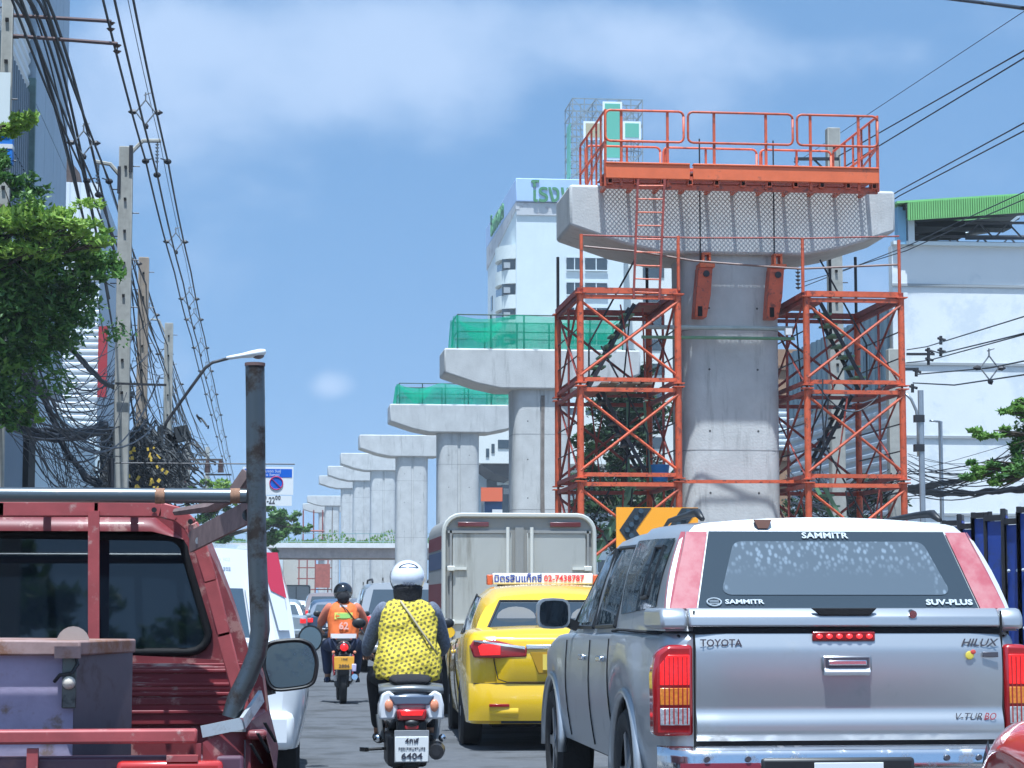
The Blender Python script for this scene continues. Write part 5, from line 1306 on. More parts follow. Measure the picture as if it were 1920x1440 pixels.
    # canopy lower door skin with handle recess and lock
    MB().prism([(-.022, 1.19), (-.012, 1.245), (.035, 1.284), (.08, 1.284), (.08, 1.19)], -.773, .788, 'x').build('canopy_sill', silver, t, bevel=.01)
    for sg in (-1, 1): MB().prism([(-.012, 1.178), (-.004, 1.245), (.035, 1.284), (.5, 1.284), (.5, 1.178)], sg * (.777 if sg < 0 else .792), sg * .912, 'x').build('canopy_corner', silver, t, bevel=.02)
    m = MB(); m.prism([(-.165, 1.284), (.165, 1.284), (.13, 1.247), (-.12, 1.247)], -.018, -.0, 'y'); m.build('handle_recess', void, t, bevel=.004)
    MB().tube([(.345, .02, 1.258), (.345, -.022, 1.252)], .02, 14).build('lock', chrome, t)
    MB().prism([(-.37, 1.745), (-.28, 1.745), (-.30, 1.70), (-.35, 1.70)], .335, .36, 'y').build('brown_patch', mat('brown_patch', (.22, .11, .08), .8), t)  # small brown mark at the rear edge of the roof
    # tailgate: shaped panel proud of the body
    def tg(u, v):
        x = lerp(-.742, .79, u); z = lerp(.62, 1.163, v); e = min(u, 1 - u) * 12; e = min(1, e); k = min(1, max(0, (.30 - v) / .16)); k = k * k * (3 - 2 * k); bul = .016 * math.sin(PI * min(1, max(0, (v - .3) / .7))) + .028 * k - max(0, v - .84) * .13 - max(0, .07 - v) * .3
        return (x, -.012 - e * .012 - bul, z)
    m = MB(); m.grid(tg, frange(0, 1, 30), frange(0, 1, 40)); o = m.build('tailgate', silver, t, smooth=True)
    m = MB(); m.bb((-.752, -.006, 1.155), (.80, .0, 1.185)); m.bb((-.752, -.008, .6), (-.743, .0, 1.27)); m.bb((.791, -.008, .6), (.80, .0, 1.27)); m.bb((-.752, -.01, .585), (.80, .0, .625)); m.build('shut_line', void, t)
    m = MB(); m.bb((-.125, -.06, .965), (.125, -.04, 1.045)); m.build('tailgate_handle', mat('handle_frame', (.30, .31, .33), .3, metal=.7), t, bevel=.018)
    m = MB(); m.bb((-.108, -.066, .985), (.108, -.061, 1.037)); m.build('handle_cup', mat('cup_dark', (.09, .09, .11), .35, metal=.4), t, bevel=.008)
    MB().prism([(-.078, .962), (-.055, .99), (-.04, .99), (-.04, .945), (-.06, .945)], -.115, .115, 'x').build('handle_lip', mat('lip_silver', (.6, .61, .63), .3, metal=.2), t, bevel=.005)
    MB().bb((-.095, -.075, .998), (.095, -.067, 1.022)).build('handle_bar', chrome, t, bevel=.006)
    MB().bb((-.165, -.030, 1.118), (.15, -.02, 1.165)).build('brake_light', mat('lens_red_dark', (.22, .01, .012), .2, coat=1), t, bevel=.008)
    for k in range(6): MB().sphere((-.13 + k * .05, -.033, 1.142), (.016, .008, .012), 8, 6).build('led', mat('led_red', (1.0, .03, .03), .3, emit=.9), t)
    def badge(body, x, z, size, m=bd, **k): text('badge', body, m, size, (x, -.0325 if z > .9 else -.0480, z), t, extrude=.001, **k)
    badge('TOYOTA', -.62, 1.108, .05, sx=1.0, bold=.001); badge('HILUX', .67, 1.108, .052, sx=1.2, bold=.001, shear=.3)
    badge('V-TUR', .605, .735, .05, sx=1.0, shear=.3); badge('BO', .715, .735, .05, m=mat('badge_red', (.4, .03, .04), .4), sx=.9, shear=.3)
    m = MB(); m.bb((.685, -.05, 1.035), (.765, -.044, 1.062)); m.build('badge', bd, t, bevel=.008)
    MB().sphere((.62, -.048, 1.045), (.022, .003, .022), 8, 6).build('sticker', mat('sticker_yellow', (.75, .6, .08), .5), t); MB().sphere((.637, -.05, 1.062), (.014, .003, .012), 8, 6).build('sticker', mat('sticker_red', (.6, .08, .06), .5), t)
    # tail lights wrap round the corner
    def lens(m, x0, x1, z0, z1, y=-.03, mi=0, r=.0): m.bb((x0, y, z0), (x1, y + .06, z1), mi)
    red = mat('lens_red', (.33, .012, .015), .12, coat=1); hot = mat('lens_lit', (.85, .012, .012), .2, emit=.6, coat=.6, var=.5, vscale=55); amb = mat('lens_amber', (.75, .24, .02), .2, coat=1, var=.3, vscale=60); clr = mat('lens_clear', (.60, .62, .66), .12, metal=.4, coat=1, var=.5, vscale=70)
    for sg, xi, xo in ((-1, .757, .952), (1, .803, .975)):
        pr = [(xi, .645), (xo, .645), (xo + .005, .95), (xo - .015, 1.06), (xo - .07, 1.10), (xi, 1.10)]
        m = MB(); m.prism([(sg * a, b) for a, b in pr], -.028, .10, 'y'); m.build('tail_light', red, t, bevel=.02)
        m = MB(); m.prism([(sg * a, b) for a, b in ((xi + .02, .90), (xo - .03, .90), (xo - .03, 1.0), (xo - .07, 1.05), (xi + .02, 1.05))], -.036, -.0285, 'y'); lo_ = m.build('brake_lamp', hot, t, bevel=.003)
        MB().bb((sg * (xi + .02), -.036, .80), (sg * (xo - .03), -.0285, .885)).build('indicator_lamp', amb, t, bevel=.003)
        MB().bb((sg * (xi + .02), -.036, .70), (sg * (xo - .03), -.0285, .785)).build('reverse_lamp', clr, t, bevel=.003)
        m = MB()
        for k in range(6): m.bb((sg * (xi + .03 + k * .022), -.040, .705), (sg * (xi + .036 + k * .022), -.0362, 1.04))
        m.build('lens_ribs', red, t)
    # chrome bumper with step
    m = MB(); pr = [(-.02, .585), (-.10, .60), (-.155, .575), (-.17, .50), (-.15, .42), (-.02, .40)]
    def bump(u, v):
        k = v * (len(pr) - 1); i = min(int(k), len(pr) - 2); f = k - i; y = lerp(pr[i][0], pr[i + 1][0], f); z = lerp(pr[i][1], pr[i + 1][1], f)
        x = lerp(-.93, .93, u); c = 1 - max(0, (abs(x) - .78) / .15) ** 2 * .8; return (x, y * c + (0.06 if c < 1 else 0) * (1 - c), z - .02 * max(0, (abs(x) - .8)) )
    m.grid(bump, frange(0, 1, 40), frange(0, 1, 15)); m.build('bumper', mat('bumper_chrome', (.66, .67, .70), .14, metal=1, dirt=(.16, .15, .15), dscale=9, dlo=.5, dhi=.75), t, smooth=True)
    MB().bb((-.46, -.178, .40), (.30, -.12, .545)).build('step_pad', black, t, bevel=.02)
    MB().bb((-.2, -.185, .42), (.14, -.18, .52)).build('number_plate', mat('plate_white', (.75, .76, .76), .5), t, bevel=.004)
    MB().bb((-.85, -.172, .40), (-.46, -.165, .52)).build('bumper_reflection_strip', mat('reflection_maroon', (.25, .03, .05), .4), t)  # maroon strip laid on the chrome in place of a reflection
    for x in (-.72, -.52, .46, .62): MB().tube([(x, -.165, .54), (x, -.178, .54)], .014, 10).build('bolt', bd, t)
    return t
silver_pickup()

# ---- taxi
def taxi():
    yel = mat('taxi_yellow', (.80, .50, .012), .22, coat=.9, spec=.5)
    t = thing('taxi', 'bright yellow taxi saloon with white roof sign', 'taxi', (2.70, 20.1, 0), rz=math.radians(-2.6))
    zt = [(0, 1.0), (.1, 1.06), (.5, 1.09), (.9, 1.03), (3.2, .96), (3.6, .95), (4.3, .80), (4.6, .66)]
    lo = Shell(lower(4.6, .24, zt, [(0, .83), (.4, .885), (3.9, .885), (4.6, .78)], (.98, 3.68), .315, .37, rear=.14, tuck=.04), r=.09, crown=.03, bulge=.035)
    lo.mesh(MB()).build('body', yel, t, smooth='auto')
    MB().bb((-.62, .2, .2), (.62, 4.4, .75)).build('underbody', void, t)
    for x in (-.78, .78):
        for y in (.98, 3.68): wheel(t, x, y, .315, .2)
    gh = Shell([(.55, 1.02, 1.38, .76, .56, .52), (.9, 1.0, 1.45, .79, .60, .40), (1.6, .97, 1.475, .80, .62, .1), (2.4, .96, 1.47, .80, .62, -.2), (3.55, .95, 1.38, .76, .57, -.85)], r=.10, crown=.03, bulge=.03)
    gh.mesh(MB()).build('roof', yel, t, smooth='auto')
    gl = mat('taxi_glass', (.03, .042, .055), .04, spec=.6)
    m = MB(); gh.epatch(m, [(-.88, .10), (.88, .10), (.86, .88), (-.86, .88)], off=.012); rg = m.build('rear_window', gl, t)
    m = MB(); P = [gh.end(*q, off=.018) for q in ((-.88, .10), (.88, .10), (.86, .88), (-.86, .88))]
    for a, b in zip(P, P[1:] + P[:1]): m.tube([a, b], .012, 5)
    m.build('window_seal', black, t)
    m = MB(); gh.epatch(m, [(-.88, .1), (.88, .1), (.86, .9), (-.86, .9)], front=True); m.build('windscreen', gl, t)
    # pale seat cover and glow seen through the rear window
    for x, w in ((-.38, .26), (.35, .26)):
        m = MB(); c = gh.end(x / .7, .46, off=.022); m.loft([[c + V(w * .7 * math.cos(q), -.004 * k, .10 * math.sin(q)) for q in [2 * PI * i / 16 for i in range(16)]] for k in (0, 1)]); m.build('headrest', mat('seat_pale', (.30, .32, .36), .8), t)
    for sg in (-1, 1):
        for q in ([(.98, .12), (1.95, .12), (1.95, .84), (1.02, .8)], [(2.05, .12), (3.4, .12), (3.0, .86), (2.05, .86)]):
            m = MB(); gh.patch(m, q, sg, .008); m.build('side_window', gl, t)
            m = MB(); P = [gh.side(*a, sg, .01) for a in q]
            for a, b in zip(P, P[1:] + P[:1]): m.tube([a, b], .011, 5)
            m.build('window_seal', black, t)
        for y in (1.3, 2.0, 3.2): MB().tube([lo.side(y, tt, sg, .001) for tt in frange(.05, .93, 8)], .005, 4).build('shut_line', void, t)
        for y in (1.45, 2.2): MB().box(lo.side(y, .80, sg, .02), (.03, .16, .03)).build('door_handle', yel, t, bevel=.008)
        MB().loft([[(sg * (.93 + .09 * math.cos(a) * k), 3.0 + dy, 1.02 + .065 * math.sin(a) * k) for a in frange(0, 2 * PI * 11 / 12, 11)] for dy, k in ((0, 1), (.06, 1), (.14, .4))]).build('mirror', yel, t, smooth='auto')
        # tail light: wide, tapering inwards
        red = mat('taxi_lens', (.30, .01, .015), .12, coat=1)
        pr = [(.32, .835), (.60, .825), (.80, .83), (.835, .93), (.80, .985), (.6, .985), (.32, .915)]
        m = MB(); m.prism([(sg * a, b) for a, b in pr], -.062, .2, 'y'); m.build('tail_light', red, t, bevel=.015)
        m = MB(); m.prism([(sg * a, b) for a, b in ((.56, .855), (.74, .85), (.76, .93), (.72, .955), (.56, .945))], -.07, -.0625, 'y'); m.build('brake_lamp', mat('lens_lit', (1, .05, .03)), t, bevel=.004)
        m = MB(); m.prism([(sg * a, b) for a, b in ((.34, .905), (.80, .975), (.80, .988), (.34, .93))], -.072, -.0625, 'y'); m.build('light_trim', chrome, t)
        MB().bb((sg * .48, -.082, .395), (sg * .66, -.03, .42)).build('reflector', red, t, bevel=.004)
    # boot lid, chrome strip, number plate recess, bumper forms
    def lid(u, v):
        x = lerp(-.60, .60, u); e = min(1, min(u, 1 - u) * 10); z = lerp(.60, 1.03, v); return (x, -.012 - .012 * e - .03 * math.sin(PI * v) * e + (.05 * (v > .93)), z)
    MB().grid(lid, frange(0, 1, 20), frange(0, 1, 14)).build('boot_lid', yel, t, smooth=True)
    MB().bb((-.33, -.066, .905), (.33, -.05, .945)).build('chrome_trim', chrome, t, bevel=.01)
    MB().tube([(-.62, -.03, .99), (-.615, -.035, .80), (-.58, -.05, .64), (-.50, -.058, .612), (.50, -.058, .612), (.58, -.05, .64), (.615, -.035, .80), (.62, -.03, .99)], .005, 4).build('shut_line', void, t)
    for sg in (-1, 1):
        MB().grid(lambda u, v: (sg * lerp(.40, .78, u), -.062 - .02 * math.sin(PI * v) + .06 * u * u, lerp(.30, .40, v)), frange(0, 1, 8), frange(0, 1, 5)).build('bumper_moulding', yel, t, smooth=True)
    MB().tube([(-.80, -.01, .60), (-.6, -.045, .60), (0, -.058, .60), (.6, -.045, .60), (.80, -.01, .60)], .004, 4).build('shut_line', void, t)
    MB().prism([(-.30, .885), (.30, .885), (.22, .69), (-.22, .69)], -.058, -.045, 'y').build('plate_recess', mat('taxi_yellow_shaded', (.45, .25, .01), .4), t, bevel=.006)  # darker copy of the body yellow paints the shade of the recess
    MB().bb((-.18, -.066, .72), (.18, -.059, .86)).build('number_plate', mat('plate_yellow', (.8, .6, .1), .5), t)
    def bm(u, v):
        x = lerp(-.84, .84, u); z = lerp(.27, .60, v); e = math.sqrt(max(0, 1 - abs(x / .85) ** 6)); return (x, .05 - .10 * e - .025 * math.sin(PI * v) * e, z)
    MB().grid(bm, frange(0, 1, 30), frange(0, 1, 10)).build('bumper', yel, t, smooth=True)
    MB().bb((-.55, -.03, .245), (.55, .08, .275)).build('bumper_lip', black, t)
    # roof sign
    s = thing('taxi_roof_sign', 'white light-box sign with blue and red lettering on the yellow taxi roof', 'roof sign', (2.70, 20.1, 0), rz=math.radians(-2.6))
    y0 = 2.15; MB().bb((-.50, y0, 1.505), (.50, y0 + .16, 1.615)).build('sign_box', mat('sign_box_white', (.82, .82, .80), .4), s, bevel=.012)
    for x in (-.53, .53): MB().bb((x - .028, y0 + .01, 1.50), (x + .028, y0 + .15, 1.60)).build('end_lamp', mat('end_lamp_orange', (.6, .12, .04), .4), s, bevel=.01)
    MB().bb((-.45, y0 + .03, 1.475), (.45, y0 + .13, 1.503)).build('sign_base', black, s)
    text('lettering', 'มิตรสินแท็กซี่', mat('letter_blue', (.03, .06, .35), .5), .10, (-.25, y0 - .006, 1.557), s, sx=.92, bold=.002)
    text('lettering', '02-7438787', mat('letter_red', (.75, .04, .05), .5), .088, (.21, y0 - .006, 1.56), s, sx=.95, bold=.0015)
taxi()

# ---- small box truck
def box_truck():
    t = thing('box_truck', 'cream metal box truck with double rear doors in front of the taxi', 'box truck', (2.99, 26, 0))
    cm = mat('box_cream', (.45, .45, .42), .4, metal=.2, var=.06, vscale=2, dirt=(.20, .19, .16), dscale=2.4, dlo=.50, dhi=.72, streak=True); gm = mat('box_grey_frame', (.27, .27, .26), .5, var=.1)
    w = .88; z0, z1 = .75, 2.34; r = .2
    def ring(y, inset=0, zz=0):
        P = [(-w + inset, y, z0)]
        for k in range(6): a = PI - k * PI / 10; P.append((-w + r + r * math.cos(a) + inset * (k < 3), y, z1 - r + r * math.sin(a) * (1) - zz))
        for k in range(6): a = PI / 2 - k * PI / 10; P.append((w - r + r * math.cos(a), y, z1 - r + r * math.sin(a) - zz))
        P.append((w - inset, y, z0)); return P
    MB().loft([ring(0), ring(2.4)]).build('box', gm, t, smooth='auto')
    m = MB(); rr = [V(*p) for p in ring(-.02)]; m.tube([p for p in rr], .028, 6); m.build('roof_edge', mat('edge_pale', (.50, .50, .46), .4), t, smooth='auto')
    for sg in (-1, 1):
        MB().bb((sg * .09, -.03, z0 + .1), (sg * .78, -.012, 2.13)).build('rear_door', cm, t, bevel=.01)
        m = MB(); m.bb((sg * .10, -.045, 2.13), (sg * .84, -.015, 2.16)); m.bb((sg * .79, -.045, z0), (sg * .815, -.012, 2.16)); m.build('door_frame', gm, t)
        MB().tube([(sg * .14, -.065, z0 + .1), (sg * .14, -.065, 2.2)], .022, 8).build('lock_rod', mat('rod_pale', (.65, .64, .58), .35), t)
        MB().tube([(sg * .27 - sg * .02, -.06, 1.36), (sg * .45, -.07, 1.36)], .012, 6).build('lock_handle', steel_dark, t)
        m = MB()
        for z in (1.34, 1.42): m.bb((sg * .1, -.085, z), (sg * .2, -.06, z + .035))
        m.tube([(sg * .18, -.08, 1.36), (sg * .24, -.085, 1.46), (sg * .29, -.08, 1.36)], .012, 5); m.build('hasp', mat('hasp_brown', (.22, .17, .12), .6), t)
        for z in (1.1, 1.72): MB().box((sg * .80, -.055, z), (.09, .05, .06)).build('hinge', mat('rod_pale', (.65, .64, .58)), t, bevel=.008); MB().bar((sg * .62, -.04, z), (sg * .76, -.04, z), .03).build('hinge_strap', mat('rod_pale', (.65, .64, .58)), t)
        MB().bb((sg * .36, -.04, 2.205), (sg * .72, -.015, 2.26)).build('marker_light', mat('marker_maroon', (.12, .02, .02), .3, coat=1), t, bevel=.006)
        MB().bb((sg * .6, -.03, .55), (sg * .8, .0, .7)).build('tail_light', mat('lens_red', (.33, .012, .015)), t)
    MB().bb((-.05, -.03, z0), (.05, -.01, 2.2)).build('centre_post', gm, t)
    m = MB()
    for k in range(5): m.bb((-.36 + .09 * k - .03, -.075, 1.02), (-.36 + .09 * k + .02, -.05, 1.22)) if k < 4 else None
    m.build('grille', steel_dark, t)
    for z, mm, h in ((1.95, mat('stripe_red', (.17, .035, .045), .6), .16), (1.72, mat('stripe_blue', (.06, .09, .17), .6), .2), (1.25, mat('stripe_red', (.45, .05, .06)), .3)):
        MB().bb((-w - .006, .1, z), (-w - .002, 2.3, z + h)).build('side_stripe', mm, t)
    cabm = mat('cab_white', (.65, .66, .68), .3, coat=.6)
    Shell([(2.5, .5, 1.6, .82, .68, 0), (3.4, .5, 1.62, .82, .68, 0), (4.2, .5, 1.05, .82, .78, 0), (5.0, .5, .9, .78, .7, 0)], r=.1, bulge=.02).mesh(MB()).build('cab', cabm, t, smooth='auto')
    MB().bb((-.7, .1, .42), (.7, 4.8, .74)).build('chassis', void, t)
    for x in (-.76, .76):
        for y in (1.1, 4.1): wheel(t, x, y, .35, .2)
    MB().bb((-.8, -.05, .42), (.8, .02, .55)).build('bumper', steel_dark, t)
box_truck()

# ---- simple but complete cars farther off
def far_car(name, label, cat, loc, paint, L=4.6, W=.88, H=1.48, kind='sedan', lamp=True, scale=1.0):
    t = thing(name, label, cat, loc)
    belt = H * .62
    if kind == 'sedan': zt = [(0, belt), (.5, belt + .06), (.9, belt), (3.3, belt - .06), (L - .1, .68)]; g = [(.5, belt - .03, H - .1, W - .12, W - .32, .5), (1.2, belt - .03, H, W - .1, W - .26, .2), (2.3, belt - .04, H, W - .1, W - .26, -.1), (3.4, belt - .05, H - .08, W - .12, W - .3, -.75)]
    elif kind == 'pickup': zt = [(0, 1.05), (1.5, 1.05), (3.6, 1.05), (L - .1, .85)]; g = [(.02, 1.03, H - .03, W - .03, W - .2, .25), (1.6, 1.03, H, W - .03, W - .18, 0), (2.9, 1.03, H, W - .03, W - .2, -.1), (3.8, 1.03, H - .1, W - .05, W - .22, -.7)]
    else: zt = [(0, belt), (3.3, belt - .04), (L - .1, .85)]; g = [(.04, belt - .03, H - .03, W - .04, W - .2, .22), (1.0, belt - .03, H, W - .04, W - .16, .1), (2.6, belt - .03, H - .01, W - .04, W - .18, -.1), (3.6, belt - .05, H - .1, W - .06, W - .22, -.7)]
    lo = Shell(lower(L, .28 if kind == 'sedan' else .42, zt, [(0, W - .04), (.4, W), (L - .6, W), (L, W - .1)], (.95, L - .95), .33, .39, rear=.1), r=.07, bulge=.03)
    lo.mesh(MB()).build('body', paint, t, smooth='auto')
    gh = Shell(g, r=.1, crown=.03, bulge=.03); gh.mesh(MB()).build('roof', paint, t, smooth='auto')
    gl = mat('far_glass', (.05, .07, .09), .05, spec=.8, coat=1)
    m = MB(); gh.epatch(m, [(-.86, .14), (.86, .14), (.84, .86), (-.84, .86)], off=.012); m.build('rear_window', gl, t)
    m = MB(); gh.epatch(m, [(-.86, .14), (.86, .14), (.84, .86), (-.84, .86)], front=True); m.build('windscreen', gl, t)
    for sg in (-1, 1):
        m = MB(); gh.patch(m, [(g[0][0] + .35, .16), (3.2, .16), (2.9, .84), (g[0][0] + .4, .84)], sg, .008); m.build('side_window', gl, t)
        z = belt - .2 if kind == 'sedan' else .82
        MB().bb((sg * (W - .24), -.02, z), (sg * (W - .05), .06, z + (.14 if kind == 'sedan' else .26))).build('tail_light', mat('lens_lit' if lamp else 'lens_red', (1, .05, .03)), t, bevel=.01)
        MB().sphere((sg * (W + .08), L - 1.7, belt + .03), (.1, .08, .08), 8, 6).build('mirror', paint, t)
    MB().bb((-W + .04, -.08, .34), (W - .04, .05, .52)).build('bumper', paint, t, bevel=.03)
    MB().bb((-.2, -.09, .56), (.2, .0, .68)).build('number_plate', mat('plate_white', (.75, .76, .76)), t)
    MB().bb((-.6, .15, .2), (.6, L - .2, .7)).build('underbody', void, t)
    for x in (-W + .12, W - .12):
        for y in (.95, L - .95): wheel(t, x, y, .33, .2)
    return t
wpaint = mat('white_paint_car', (.74, .75, .76), .25, coat=.8); spaint = mat('silver_far', (.42, .43, .44), .3, metal=.5, coat=.5); gpaint = mat('grey_far', (.20, .19, .20), .35, metal=.4, coat=.5)
suv = far_car('suv', 'silver SUV ahead between the two motorcycle riders', 'suv', (2.80, 43.5, 0), spaint, L=4.6, W=.92, H=1.72, kind='suv')
for sg in (-1, 1): MB().tube([(sg * .62, .6, 1.74), (sg * .62, .8, 1.80), (sg * .62, 2.6, 1.80), (sg * .62, 2.8, 1.74)], .02, 6).build('roof_rail', steel_dark, suv)
MB().bb((-.8, -.07, .42), (.8, -.0, .5)).build('bumper_trim', black, suv)
far_car('pickup_truck', 'distant grey-brown pickup with silver canopy beyond the orange-vested rider', 'pickup truck', (2.6, 88, 0), mat('taupe_far', (.30, .25, .25), .35, metal=.4, coat=.4), L=5.0, W=.9, H=1.76, kind='pickup')
far_car('car', 'dark-roofed silver saloon left of the distant pickup', 'car', (.62, 72, 0), mat('silver_blue_far', (.38, .43, .46), .3, metal=.4, coat=.5), kind='sedan')
far_car('car', 'small white saloon between the silver saloon and the distant pickup', 'car', (1.55, 100, 0), wpaint, kind='sedan')
far_car('car', 'dark car beyond the silver SUV', 'car', (3.2, 64, 0), gpaint, kind='sedan')
far_car('car', 'red-brown hatchback far ahead under the overpass', 'car', (-1.2, 135, 0), mat('red_far', (.25, .05, .04), .3, coat=.5), kind='sedan')
far_car('pickup_truck', 'white pickup far ahead between the pier columns and the queue', 'pickup truck', (3.6, 125, 0), wpaint, L=5.0, W=.9, H=1.74, kind='pickup')
far_car('car', 'dark blue saloon directly behind the silver SUV\'s lane, far ahead', 'car', (2.4, 76, 0), mat('blue_far', (.05, .08, .14), .3, coat=.6), kind='sedan')
far_car('suv', 'white SUV ahead in the middle of the queue, far off', 'suv', (.2, 118, 0), wpaint, H=1.75, kind='suv')
def far_truck():
    t = thing('box_truck', 'far-off pale box truck under the overpass', 'box truck', (2.35, 150, 0))
    c = mat('box_pale', (.55, .60, .62), .5, var=.05); MB().bb((-.95, 0, .8), (.95, 3.5, 2.62)).build('box', c, t, bevel=.12)
    m = MB(); P = [(-.9, -.03, .85), (-.9, -.03, 2.45), (-.75, -.03, 2.58), (.75, -.03, 2.58), (.9, -.03, 2.45), (.9, -.03, .85)]; m.tube(P, .045, 5); m.bar((0, -.03, .85), (0, -.03, 2.5), .06); m.build('door_frame', mat('truck_frame_grey', (.2, .24, .26), .6), t)
    MB().bb((-.85, 3.6, .6), (.85, 5.4, 2.1)).build('cab', wpaint, t, bevel=.1); MB().bb((-.8, .1, .45), (.8, 5, .78)).build('chassis', void, t)
    for x in (-.8, .8):
        for y in (.9, 4.5): wheel(t, x, y, .38, .2)
far_truck()

# ---- white SUV-like vehicle ahead of the red pickup
def white_van():
    t = thing('white_van', 'white van with red corner lamp, mostly hidden behind the red pickup and its rack post', 'van', (-.62, 15, 0))
    lo = Shell(lower(4.7, .35, [(0, 1.08), (3.3, 1.05), (4.6, .85)], [(0, .88), (.3, .93), (4.0, .93), (4.7, .8)], (.95, 3.75), .33, .40, rear=.12), r=.16, bulge=.05)
    lo.mesh(MB()).build('body', wpaint, t, smooth='auto')
    gh = Shell([(.05, 1.0, 1.66, .86, .70, .12), (1.4, 1.0, 1.72, .87, .72, 0), (2.8, 1.0, 1.70, .86, .70, -.1), (3.9, .98, 1.55, .8, .62, -.7)], r=.1, bulge=.03); gh.mesh(MB()).build('cabin', wpaint, t, smooth='auto')
    gl = mat('van_glass', (.06, .09, .12), .05, coat=1, spec=.8)
    m = MB(); gh.epatch(m, [(-.72, -.05), (.66, -.05), (.66, .62), (-.72, .66)], off=.012); m.build('rear_window', gl, t)
    m = MB(); gh.epatch(m, [(.68, .0), (.86, .0), (.86, .74), (.68, .7)], off=.03); m.build('pillar_cover', mat('white_gloss', (.8, .82, .84), .2, coat=1), t, smooth=True)
    m = MB(); gh.epatch(m, [(.90, .2), (.99, .2), (1.02, .98), (.86, .98)], off=.03); m.build('corner_lamp', mat('corner_lamp_white', (.7, .72, .75), .2, coat=1), t)
    m = MB(); gh.epatch(m, [(.90, .60), (1.02, .52), (1.04, .985), (.86, .985)], off=.036); m.build('corner_lamp', mat('corner_lamp_red', (.50, .02, .05), .2, coat=1), t)
    m = MB(); gh.epatch(m, [(-.05, .82), (.42, .80), (.42, .83), (-.05, .85)], off=.03); m.build('brake_light', mat('lens_red', (.33, .012, .015)), t)
    p = gh.end(.45, .91, off=.03); text('lettering', 'รถรับจ้าง 302', mat('grey_letter', (.50, .53, .56), .5), .035, p, t, rot=(PI / 2 - .15, 0, 0))
    MB().bb((-.85, -.07, .35), (.85, .06, .6)).build('bumper', wpaint, t, bevel=.05)
    MB().bb((-.6, .15, .25), (.6, 4.4, .8)).build('underbody', void, t)
    for x in (-.8, .8):
        for y in (.95, 3.75): wheel(t, x, y, .33, .2)
    for sg in (-1, 1):
        z = 1.03; x = sg * 1.02
        m = MB(); m.loft([[(x + .10 * math.cos(a) * k, 3.1 + dy, z + .11 * math.sin(a) * k) for a in frange(0, 2 * PI * 15 / 16, 15)] for dy, k in ((0, 1), (.05, 1), (.12, .4))]); o = m.build('mirror', black, t, smooth='auto')
        m = MB(); m.loft([[(x + .087 * math.cos(a), 3.1 + dy, z + .096 * math.sin(a)) for a in frange(0, 2 * PI * 15 / 16, 15)] for dy in (-.002, -.006)]); m.build('mirror_glass', mat('mirror_glass', (.25, .33, .38), .08, metal=.8), o)
        MB().bar((sg * .85, 3.15, 1.0), (sg * .95, 3.13, 1.02), .04).build('mirror_arm', black, o)
white_van()

